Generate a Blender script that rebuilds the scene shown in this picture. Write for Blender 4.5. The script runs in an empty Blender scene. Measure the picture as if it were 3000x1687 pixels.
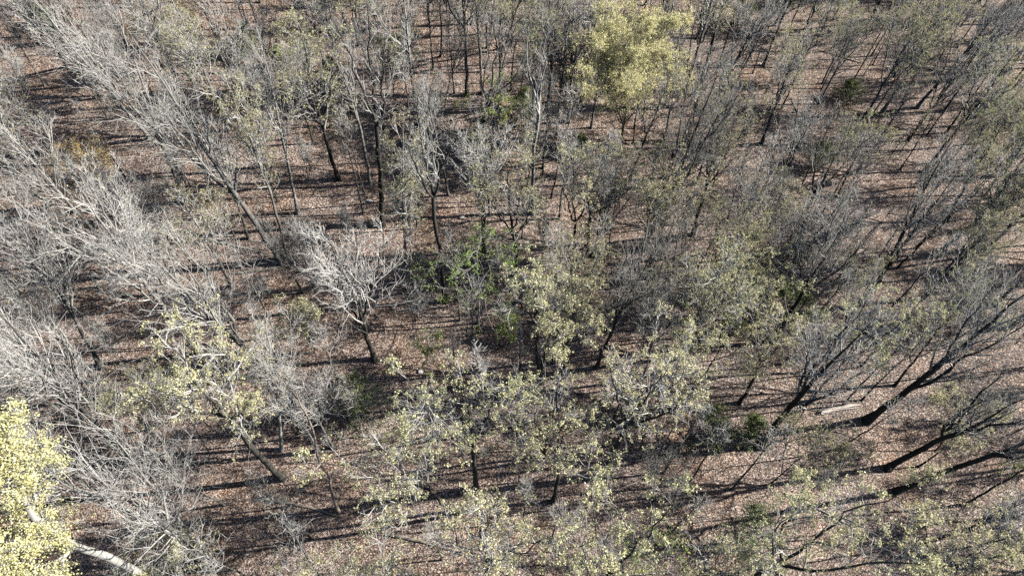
import bpy, math, random
import numpy as np
from mathutils import Vector, Quaternion, Matrix, Euler

# ------------------------------------------------------------ camera, sky, sun, exposure
scene = bpy.context.scene
COL = scene.collection
CAM_H = 60.0; DEP = math.radians(58.0); ROLL = math.radians(2.0)
F = Vector((0, math.cos(DEP), -math.sin(DEP)))
R0 = Vector((1, 0, 0)); U0 = Vector((0, math.sin(DEP), math.cos(DEP)))
Rv = R0 * math.cos(ROLL) + U0 * math.sin(ROLL)
Uv = -R0 * math.sin(ROLL) + U0 * math.cos(ROLL)
cam = bpy.data.cameras.new('camera'); camo = bpy.data.objects.new('camera', cam); COL.objects.link(camo)
camo.matrix_world = Matrix(((Rv.x, Uv.x, -F.x, 0), (Rv.y, Uv.y, -F.y, 0), (Rv.z, Uv.z, -F.z, CAM_H), (0, 0, 0, 1)))
cam.sensor_width = 36.0; cam.lens = 36.0 * 2100 / 3000
cam.clip_start = 0.5; cam.clip_end = 3000
scene.camera = camo

SUN_EL = math.radians(34); SUN_B = math.radians(9)        # sun to the right, slightly beyond the wood
sd = Vector((math.cos(SUN_EL) * math.cos(SUN_B), math.cos(SUN_EL) * math.sin(SUN_B), math.sin(SUN_EL)))
world = bpy.data.worlds.new('World'); scene.world = world; world.use_nodes = True
wn = world.node_tree; wn.nodes.clear()
sky = wn.nodes.new('ShaderNodeTexSky'); sky.sky_type = 'NISHITA'; sky.sun_disc = False
sky.sun_elevation = SUN_EL; sky.sun_rotation = math.atan2(sd.x, sd.y)
bg = wn.nodes.new('ShaderNodeBackground'); bg.inputs['Strength'].default_value = 0.05
wo = wn.nodes.new('ShaderNodeOutputWorld')
wn.links.new(sky.outputs[0], bg.inputs[0]); wn.links.new(bg.outputs[0], wo.inputs[0])
sl = bpy.data.lights.new('sun', 'SUN'); sl.energy = 5.0; sl.angle = math.radians(0.5); sl.color = (1.0, 0.955, 0.88)
so = bpy.data.objects.new('sun', sl); COL.objects.link(so)
so.rotation_euler = sd.to_track_quat('Z', 'Y').to_euler(); so.location = (60, 0, 80)
vs = scene.view_settings; vs.view_transform = 'Standard'; vs.look = 'None'; vs.gamma = 1.0; vs.exposure = 1.08
scene.cycles.max_bounces = 4; scene.cycles.diffuse_bounces = 0; scene.cycles.transmission_bounces = 2
scene.cycles.use_denoising = False

# ------------------------------------------------------------ what stands where (world metres)
TREES = [
 ('B', -33.16, 15.85, 18, -0.1, -0.21, 0, 0.9, 'pale grey trunk crossing behind the golden crown at the lower left'),
 ('B', -23.14, 11.17, 23.1, 1.41, 2.28, 0, 0.9, 'short showing pale stem among creamy sprays near the bottom left'),
 ('L', -24.27, 7.84, 10.0, 1.48, 2.83, 8, 0.9, 'creamy white crown low in the lower left beside the nearest thick pale trunk'),
 ('L', -27.46, 6.34, 7, 1.18, 1.91, 10, 0.9, 'creamy crown on the bottom edge right of the nearest thick pale trunk'),
 ('L', -16.17, 7.16, 7, 1.55, 1.62, 9, 0.8, 'small creamy crown on the bottom edge below the dead bleached snag'),
 ('M', -30.45, 19.92, 9, 1.98, 1.51, 7, 0.7, 'white stemmed slim tree right of the long pale trunk, lower left'),
 ('L', -22.47, 21.53, 14.6, 1.47, 1.35, 9, 0.8, 'yellow clumped crown above the leaning white trunk, lower left'),
 ('P', -28.89, 29.87, 9.8, 1.2, 1.08, 4, 0.8, 'dark straight pole just behind the twin looking pale trunk'),
 ('B', -33.61, 38.82, 10.4, 1.58, 1.26, 0, 0.8, 'dark straight trunk in the left middle before two black shadow bars'),
 ('P', -33.28, 36.05, 9.2, 0.85, 0.75, 4, 0.8, 'thin dark trunk between long pale trunks in the left middle'),
 ('P', -31.35, 24.21, 4, 0.98, 0.82, 3, 0.7, 'little dark stem on a black shadow stripe, lower left'),
 ('P', -25.41, 19.82, 7.7, 0.48, 0.59, 3, 0.6, 'leaning thin stem below the yellow clumped crown, lower left'),
 ('B', -37.44, 17.22, 18, 1.86, 2.43, 0, 0.9, 'pale trunk half hidden by the golden crown at the left edge'),
 ('B', -36.47, 36.52, 15.5, 2.36, 2.09, 0, 0.9, 'straight grey tree in the open left middle'),
 ('B', -47.01, 34.14, 18, 5.16, -2.57, 0, 0.9, 'grey tree hard against the left edge'),
 ('B', -26.57, 41.53, 14.9, 1.15, 0.69, 0, 1.0, 'dark trunk under the big white limbs, left of centre'),
 ('B', -51.65, 63.4, 18, 3.58, -4.51, 0, 1.1, 'bare grey tree whose dark foot meets a black shadow patch near the upper left corner'),
 ('B', -39.82, 53.64, 18.4, -1.82, -1.45, 0, 1.35, 'stout bare tree with dark trunk, pale ascending limbs reaching the upper left corner'),
 ('B', -40.19, 57.14, 14.0, -0.29, -0.21, 0, 0.9, 'slimmer bare tree just behind the stout dark trunk in the upper left'),
 ('B', -33.83, 45.45, 22.2, 2.2, 1.48, 0, 1.2, 'tall bare tree with whitish sunlit limbs, left of the amber budded tree'),
 ('B', -30.22, 41.6, 19.8, 0.67, 0.47, 5, 0.6, 'slender straight bare tree in front of a pair of dark shadow bars, upper left'),
 ('B', -52.06, 55.25, 10.0, 1.03, 0.93, 0, 0.9, 'bare tree with short black trunk seen close to the upper left edge'),
 ('B', -46.25, 65.04, 18, 3.83, -4.3, 0, 0.8, 'bare tree with narrow dark trunk under the grey twigs at the top left'),
 ('V', -33.42, 53.64, 14.9, 1.81, 1.05, 7, 0.9, 'white barked tree forking into a narrow V in the upper left'),
 ('B', -22.71, 38.94, 27, -2.94, -0.47, 0, 1.4, 'big leaning bare tree with bright white limbs, foot beside a rotten log'),
 ('B', -22.32, 45.1, 21.6, 1.81, 0.81, 0, 0.9, 'straight dark trunked tree with pale top left of the centre'),
 ('M', -22.26, 39.48, 23.0, 1.04, 0.55, 5, 0.8, 'slim tree with yellow buds rising just behind the big white limbed leaning tree'),
 ('B', -22.39, 64.53, 18, 2.02, -5.39, 0, 0.7, 'dark thin trunked tree among evergreen saplings at the top left of centre'),
 ('M', -21.55, 66.53, 18, 2.26, -5.3, 0, 0.7, 'thin tree with budding top next to the small evergreens near the top edge'),
 ('V', -28.44, 59.55, 13.3, 2.54, 1.09, 7, 0.8, 'pale forked tree with upright twin stems left of the evergreen saplings'),
 ('O', -40.92, 62.71, 8.3, 1.01, 0.64, 6, 0.6, 'tree with amber orange buds standing between bare grey trees at the upper left'),
 ('O', -38.05, 68.48, 8.2, -1.11, -0.64, 6, 0.6, 'tree with a thin haze of amber buds at the upper edge, left part'),
 ('V', -4.75, 52.63, 19.6, 3.72, 0.07, 9, 1.15, 'dark tree alone in the clearing with one limb forking off to the right'),
 ('V', 1.87, 47.04, 24.4, -0.05, 0.0, 8, 1.1, 'dark trunk splitting into a clear V right of the green understory tree'),
 ('B', 4.44, 58.06, 17.1, 0.12, -0.01, 0, 1.1, 'straight black trunk left of the golden flowering tree'),
 ('V', -13.57, 44.2, 26.6, 2.6, 0.64, 10, 1.35, 'large tree with dark trunk dividing into four ascending limbs in the upper centre left'),
 ('V', -15.51, 49.54, 20.4, 0.62, 0.19, 7, 1.1, 'tree standing tight against the left side of the four limbed tree'),
 ('L', -18.19, 66.9, 18, 1.44, -5.58, 9, 0.8, 'budding tree with pale green clumps at the top edge behind the four limbed tree'),
 ('L', -9.72, 69.92, 18, 1.51, -5.56, 8, 0.8, 'yellow green leafing tree at the top edge left of centre'),
 ('M', -1.18, 72.57, 18, 0.22, -5.76, 8, 0.8, 'thinly budding tree behind the arched shadow line in the top centre'),
 ('B', -8.6, 61.14, 11.6, 2.65, 0.26, 6, 0.6, 'slightly right leaning thin dark tree between the four limbed tree and the clearing'),
 ('B', -10.39, 67.68, 18, 1.29, -5.61, 6, 0.6, 'short looking black stem in the distance left of the clearing'),
 ('M', -12.42, 62.71, 11.3, 0.96, 0.18, 5, 0.6, 'thin stem with pale buds right behind the four limbed tree'),
 ('M', -14.01, 60.9, 10.1, 0.32, 0.07, 5, 0.6, 'thin stem with pale buds nearest to the four limbed tree on its right'),
 ('G', -2.83, 51.14, 14, 0.88, 0.21, 6.5, 0.7, 'wispy green understory tree in the upper clearing'),
 ('E', 0.66, 60.76, 4.3, -0.14, 0.0, 4, 0.7, 'feathery green young conifer beside the wispy green understory tree'),
 ('B', 0.86, 48.15, 14.9, 1.11, -0.05, 5, 0.65, 'thin dark leaning tree in front of the V shaped dark trunk'),
 ('V', -6.39, 35.71, 26.3, -0.02, -0.0, 9, 1.0, 'tall straight dark trunk carrying a pale fan of bare twigs'),
 ('B', -8.12, 51.27, 14.4, -0.4, -0.07, 5, 0.7, 'straight dark pole tree seen through the pale fan of bare twigs'),
 ('M', -10.63, 37.63, 22.7, 2.37, 0.51, 5, 0.8, 'dark pole tree with few twigs left of the pale fan tree'),
 ('S', -10.02, 36.32, 13.5, 1.47, 0.34, 4, 0.8, 'thin wavy stemmed tree standing directly in front of the dark pole tree'),
 ('B', -10.07, 43.99, 11.5, 1.5, 0.29, 3, 0.6, 'short thin dark stem behind the pale fan tree'),
 ('Y', 11.74, 55.87, 18.2, -1.43, 0.26, 15.5, 1.0, 'large golden flowering tree with dense two lobed crown, upper right of centre'),
 ('B', 13.39, 43.16, 23.9, 1.51, -0.53, 0, 1.2, 'dark tree leaning right in front of the golden flowering tree'),
 ('B', 12.61, 52.67, 15.4, 1.34, -0.36, 0, 0.9, 'dark tree below right of the golden crown with curved limbs'),
 ('V', 5.54, 39.35, 19.1, -0.06, 0.01, 8, 1.0, 'dark multi limbed tree with creamy buds at the centre, left one of the cluster'),
 ('L', 7.16, 41.15, 18.5, -0.3, 0.05, 9, 1.1, 'creamy budding tree in the middle of the dark trunk cluster right of centre'),
 ('M', 7.91, 41.83, 15.3, 1.29, -0.28, 7, 0.9, 'right one of the dark trunk cluster right of centre, budding creamy'),
 ('B', 59.45, 86.86, 18, -3.73, -4.39, 0, 1.5, 'very thick black trunk cut by the top edge at the upper right'),
 ('B', 48.45, 85.56, 18, -3.05, -4.89, 0, 1.3, 'thick black trunk at the top edge between two budding crowns'),
 ('L', 39.38, 79.23, 7.4, -0.31, 0.15, 10, 0.9, 'tree with bright yellow clumps along the top edge right of the golden tree'),
 ('L', 32.57, 82.2, 18, -2.25, -5.3, 8, 0.8, 'yellow green tree beside dark evergreens on the top edge'),
 ('B', 19.54, 59.13, 13.5, -0.04, 0.01, 6, 0.8, 'bare tree immediately right of the golden crown, leaning right'),
 ('M', 18.8, 45.33, 19.4, -1.18, 0.45, 8, 1.1, 'tree with dark trunk and pale budding twigs, right of the golden crown'),
 ('V', 27.76, 47.55, 18.4, -2.84, 1.45, 9, 1.0, 'dark tree with broken pale limb stubs in the upper right quarter'),
 ('V', 28.5, 43.78, 17.7, -0.74, 0.46, 10, 1.15, 'forked dark tree with a long side limb to the right, upper right quarter'),
 ('M', 35.67, 51.77, 10.6, -0.8, 0.53, 7, 0.9, 'olive budding tree just behind the forked dark tree'),
 ('V', 56.23, 73.74, 11.4, 0.61, -0.48, 9, 1.1, 'spreading bare tree leaning right near the upper right corner'),
 ('B', 64.55, 76.56, 18, -3.64, -4.46, 0, 1.2, 'thick dark trunk leaning out at the upper right edge'),
 ('M', 46.74, 48.68, 14.3, -1.45, 1.32, 9, 1.1, 'olive tinted tree leaning right near the right edge'),
 ('B', 34.41, 37.05, 18.8, -0.56, 0.5, 0, 1.25, 'long black trunk of a parallel pair at the right, nearer one'),
 ('B', 37.08, 40.12, 19.1, -2.01, 1.68, 0, 1.0, 'long black trunk of a parallel pair at the right, farther one'),
 ('V', 25.17, 32.69, 19.0, -0.54, 0.4, 11, 1.25, 'big dark leaning tree with pale crooked upper limbs, right of the round yellow clump tree'),
 ('B', 24.3, 36.55, 13.5, -0.08, 0.05, 7, 0.95, 'dark trunk passing behind the round yellow clump tree'),
 ('B', 21.32, 39.94, 16.9, -1.26, 0.62, 7, 1.0, 'straight dark leaning trunk left of the round yellow clump tree'),
 ('M', 18.37, 37.15, 14.9, 0.37, -0.19, 7, 0.8, 'thin dark leaning tree with a few buds, left of the round yellow clump tree'),
 ('L', 20.97, 26.24, 13.7, -0.78, 0.58, 11, 1.2, 'dark thick trunk with pale yellow clumps spreading over a curved foot'),
 ('L', 20.69, 33.41, 14.0, -0.98, 0.57, 9.5, 0.7, 'round crown of separate pale yellow clumps in the right middle'),
 ('L', 14.46, 25.14, 15.6, -0.98, 0.52, 9, 0.8, 'tree with loose yellow green clumps below the thin dark leaning tree'),
 ('B', 22.05, 22.12, 22.0, 0.02, -0.02, 0, 1.5, 'very thick dark trunk leaning right, foot in a wide black shadow, lower right'),
 ('L', 27.46, 26.68, 16.6, -0.26, 0.26, 10, 0.8, 'amber and yellow speckled tree behind the very thick dark leaning trunk'),
 ('B', 32.18, 24.93, 24.1, 0.24, -0.31, 0, 1.4, 'long straight dark trunk running to the right edge beside the white split log'),
 ('V', 33.04, 20.59, 18.9, 0.38, -0.64, 10, 1.6, 'massive black trunk foot half hidden by pale clumps, lower right'),
 ('V', 33.28, 18.64, 21.4, 0.91, -1.85, 10, 1.2, 'smooth dark trunk leaning steeply right behind the large yellow green crown'),
 ('L', 17.38, 10.02, 27, 0.78, -0.3, 14, 1.2, 'large yellow green crown on a curved dark trunk in the lower right corner'),
 ('L', 30.48, 9.07, 16.2, -1.04, 2.62, 12, 1.0, 'yellow green crown touching the bottom right corner'),
 ('L', 13.37, 7.99, 19.4, -0.86, 1.17, 9, 0.8, 'creamy white budding crown at the bottom edge right of centre'),
 ('L', 37.74, 22.42, 8.0, -0.79, 1.23, 8, 0.7, 'upright pale clumped tree near the right edge'),
 ('M', 22.41, 18.71, 9, -0.02, -0.18, 9, 0.6, 'small budding tree with tangled grey branches at the lower right'),
 ('B', -31.8, 18.75, 23.2, 1.16, 1.74, 0, 1.2, 'long pale trunk rising to the left edge from the lower left shadows'),
 ('B', -37.17, 22.55, 18, 0.76, 0.34, 0, 1.0, 'pale bare trunk left of the long pale trunk, lower left'),
 ('B', -37.32, 21.9, 18, 0.36, -0.94, 0, 0.9, 'outermost pale bare trunk above the golden crown at the left edge'),
 ('B', -36.64, 26.02, 16.3, 0.39, 0.53, 0, 1.1, 'pale leaning trunk with dark flecked bark in the left middle'),
 ('B', -37.04, 27.33, 21.4, 2.67, 3.02, 9, 1.15, 'white barked forked tree by the left edge'),
 ('B', -39.85, 39.69, 17.4, -0.47, -0.48, 0, 1.2, 'dark footed tree with amber buds around it near the left edge'),
 ('O', -41.47, 41.3, 10.2, 2.34, 2.11, 6, 0.5, 'small amber budded tree in front of the dark footed tree near the left edge'),
 ('B', -28.56, 29.03, 24.3, 0.29, 0.28, 0, 1.15, 'twin looking pale trunk crossing the left middle'),
 ('B', -21.56, 27.29, 24.0, -2.0, -1.85, 10, 1.35, 'long white trunk with a bent side limb, left of centre'),
 ('L', -18.87, 18.04, 25.7, -0.31, -0.34, 11, 1.35, 'leaning white trunk under a yellow clumped crown, lower left'),
 ('B', -19.42, 20.33, 20.2, 3.65, 2.52, 5, 0.8, 'dark upright stem right of the yellow clumped crown, lower left'),
 ('D', -13.61, 15.32, 20, 0.81, 2.21, 2, 0.7, 'dead bleached leaning snag with reddish bark scars'),
 ('B', -14.92, 20.62, 13.7, 0.33, 0.23, 5, 0.9, 'flecked grey trunk beside the dead bleached snag'),
 ('B', -16.09, 20.29, 16.6, -0.07, -0.06, 5, 0.6, 'thin leaning tree meeting the foot of the dead bleached snag'),
 ('B', -22.48, 10.81, 24.6, 0.35, 0.68, 12, 1.5, 'stout whitish tree with wide limbs in the lower left'),
 ('L', -19.37, 28.76, 8.3, 1.21, 0.75, 6, 0.5, 'low spreading tree with yellow buds, centre left'),
 ('H', -23.85, 33.04, 4.3, 0.72, 0.5, 6, 0.6, 'tangled low grey bush left of centre'),
 ('V', -21.51, 39.19, 4.2, 1.23, 0.5, 6, 0.7, 'black crooked tree leaning right in the centre left'),
 ('B', -17.83, 33.67, 12.4, 0.13, 0.07, 6, 1.0, 'dark tree with its foot in a heap of dead branches'),
 ('D', -40.94, 34.3, 2.5, 0.02, 0.03, 0.5, 0.9, 'short bare leaning stub standing in sunlit leaves at the left'),
 ('D', -46.39, 39.48, 2.5, 1.92, 2.06, 1, 0.8, 'pale split snag leaning right at the left edge'),
 ('V', -42.53, 32.48, 5.2, 1.13, 1.23, 5, 0.45, 'small crooked bare tree with looping twigs at the left'),
 ('B', -45.87, 35.43, 5.1, 1.06, 1.25, 3, 0.8, 'short dark trunk behind the white barked forked tree'),
 ('H', -36.31, 32.93, 4.4, 0.97, 1.01, 6, 0.5, 'bare sapling with soft grey twigs in the left middle'),
 ('S', -9.22, 37.34, 5.7, 0.45, 0.11, 2, 0.6, 'thin grey sapling between the dark pole tree and the pale fan tree'),
 ('S', -15.03, 41.55, 3.8, -0.02, -0.01, 2, 0.6, 'short dark sapling left of the dark pole tree'),
 ('S', -5.49, 37.61, 10.2, -0.19, -0.03, 3, 0.7, 'thin dark sapling touching the left side of the bright green sapling'),
 ('G', -3.1, 33.45, 13.4, 0.06, 0.01, 9, 0.7, 'bright green leafing understory tree in the centre'),
 ('H', -9.12, 32.82, 6.8, 0.94, 0.23, 5, 0.6, 'small whitish twiggy tree below the pale fan tree'),
 ('S', -0.97, 32.68, 6.1, -0.09, -0.0, 3, 0.6, 'twin stemmed dark sapling right below the bright green understory tree'),
 ('S', 1.04, 27.23, 11.8, -0.44, 0.01, 3, 0.8, 'crooked dark sapling left of the pale straight trunk'),
 ('L', 2.4, 26.25, 23.4, -1.02, 0.05, 7, 0.9, 'pale straight sunlit trunk with creamy clumps on top, right of centre'),
 ('V', 1.74, 36.22, 9.0, -2.87, -0.17, 4, 0.6, 'slender white leaning tree right of the bright green understory tree'),
 ('D', 0.5, 35.92, 4.7, 1.45, -0.08, 0.6, 1.0, 'short thick black leaning stub right of the bright green understory tree'),
 ('M', 4.07, 29.48, 17.5, 0.25, -0.04, 7, 1.0, 'dark flecked trunk right of the pale straight sunlit trunk'),
 ('L', 4.57, 26.32, 19.2, -0.09, 0.02, 7, 0.8, 'tree with yellow clumps and a crooked pale limb, right of the pale straight trunk'),
 ('B', 8.06, 29.06, 21.7, 1.76, -0.61, 7, 0.85, 'long thin dark leaning tree in the right centre'),
 ('B', 14.76, 35.32, 14.1, -1.24, 0.47, 8, 0.8, 'tree with a fan of whitish bare twigs in the right middle'),
 ('L', 8.49, 18.95, 24.1, -0.1, 0.04, 10, 1.2, 'tall dark trunk with pale clumps above, right of the round cream crown'),
 ('S', 7.86, 16.37, 12.3, -0.19, 0.09, 3, 0.6, 'thin pale sapling at the foot of the tall dark trunk'),
 ('L', 3.93, 16.58, 22.0, -0.8, 0.15, 9.5, 0.9, 'round cream budded crown above a pale shaggy trunk, bottom centre'),
 ('L', -3.28, 15.6, 22.7, -4.72, -2.99, 10, 0.9, 'leaning grey flecked trunk below a wide creamy crown, lower centre'),
 ('L', -0.75, 8.56, 27, -0.06, 0.71, 10, 0.9, 'creamy crown at the bottom edge in the centre'),
 ('L', 7.6, 7.82, 26.4, -2.21, 1.3, 10, 0.9, 'cream and grey crown at the bottom edge beside the green holly'),
 ('L', -8.98, 7.84, 14.2, 1.97, 1.48, 9, 0.8, 'low cream crown cut by the bottom edge left of centre'),
 ('H', 12.13, 16.49, 9, -0.07, 1.64, 8, 0.7, 'small tree with a flat whitish crown of bare twigs, lower right of centre'),
 ('S', 0.89, 23.09, 10.7, -0.16, 0.01, 3, 0.8, 'dark straight sapling left of the round cream crown'),
 ('S', 1.13, 18.13, 9.1, -0.14, 0.01, 2, 0.6, 'grey sapling close to the left of the shaggy pale trunk'),
 ('S', -1.87, 19.44, 4.3, 0.06, 0.01, 1, 0.5, 'little bare sapling right of the clear V shaped cream tree'),
 ('G', 11.8, 10.69, 6.3, -1.18, 1.07, 6, 0.4, 'bright green holly bush at the bottom edge'),
 ('G', 21.53, 9.75, 2.8, -0.44, 0.8, 5, 0.4, 'fresh yellow green bush cut by the bottom edge'),
 ('E', -13.2, 23.68, 6.9, 0.74, 0.38, 5.5, 0.8, 'dense dark green conifer in the lower centre left'),
 ('E', 17.96, 22.2, 5.6, -1.31, 0.94, 5, 0.8, 'dull green conifer left of the very thick dark leaning trunk'),
 ('E', 21.66, 22.77, 3.5, -0.83, 0.73, 3.2, 0.7, 'smaller dull green conifer left of the very thick trunk foot'),
 ('E', 20.08, 13.28, 6.0, -1.18, 1.51, 5.5, 0.8, 'dark green conifer near the bottom right behind a creamy crown'),
 ('G', 42.61, 17.37, 3.8, -0.51, 1.11, 6, 0.5, 'green leafing bush at the lower right edge'),
 ('G', 40.77, 11.69, 2.6, -0.26, 0.8, 5, 0.5, 'deep green bush in the lower right corner'),
 ('E', -32.66, 67.1, 4.5, 1.05, 0.49, 5, 0.8, 'dark green conifer near the top, left part'),
 ('E', -28.2, 65.58, 3.3, 0.49, 0.21, 3.5, 0.7, 'small green conifer by the pale forked tree'),
 ('E', -21.93, 62.7, 4.3, 0.81, 0.27, 4.5, 0.7, 'green conifer behind thin dark trunks near the top'),
 ('E', -56.12, 69.16, 2.3, 0.57, 0.45, 5, 0.7, 'dull green conifer in the upper left corner'),
 ('E', 7.16, 55.86, 2.9, -0.28, 0.03, 3, 0.6, 'little green conifer below left of the golden flowering tree'),
 ('E', 30.01, 82.3, 4.0, -1.13, 0.39, 5, 0.8, 'dark conifer on the top edge right of the golden tree'),
 ('E', 36.11, 86.87, 3.0, -0.88, 0.35, 5, 0.8, 'dark conifer poking in from the top edge, farther right'),
 ('E', 41.39, 68.53, 2.9, -0.8, 0.47, 4.5, 0.7, 'dull green conifer in the upper right among grey twigs'),
 ('E', 34.88, 56.12, 3.4, -0.75, 0.45, 5, 0.7, 'dull green conifer beside the forked dark tree in the upper right'),
 ('G', 59.48, 63.68, 6.0, -1.44, 1.29, 8, 0.7, 'fresh green crown at the right edge, upper part'),
 ('E', 20.39, 37.56, 2.9, -0.83, 0.43, 4, 0.7, 'dull green conifer left under the round yellow clump tree'),
 ('E', 29.2, 42.45, 2.9, -0.65, 0.43, 3.5, 0.7, 'dull green conifer right above the round yellow clump tree'),
 ('E', 21.22, 33.27, 3.3, -0.72, 0.44, 4, 0.7, 'dark green conifer below the round yellow clump tree'),
 ('G', 27.54, 36.81, 2.2, -0.57, 0.41, 3.5, 0.4, 'bright green low sapling right of the round yellow clump tree'),
 ('G', 28.28, 34.23, 2.7, -0.69, 0.54, 4, 0.4, 'green low sapling beside the big dark leaning tree'),
 ('G', -7.69, 28.89, 4.6, 0.49, 0.12, 4, 0.4, 'dull green sapling left of the yellow clumps, lower centre'),
 ('G', -0.21, 32.31, 2.7, -0.04, -0.0, 2.5, 0.35, 'tiny green sapling below the twin stemmed dark sapling'),
 ('E', 11.34, 24.16, 2.7, -0.43, 0.19, 3, 0.6, 'small dull conifer next to the tall dark trunk, lower right of centre'),
 ('V', 48.25, 38.0, 18, -4.36, -3.77, 8, 1.0, 'dark limbed tree at the right edge with three parallel stems'),
 ('L', 47.19, 43.66, 18, -4.7, -3.33, 9, 1.0, 'yellow green clumped tree on the right edge, middle'),
 ('M', 35.62, 28.47, 13.9, -0.87, 1.02, 10, 0.9, 'olive speckled tree in the right middle with grey haze of twigs'),
]
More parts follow.
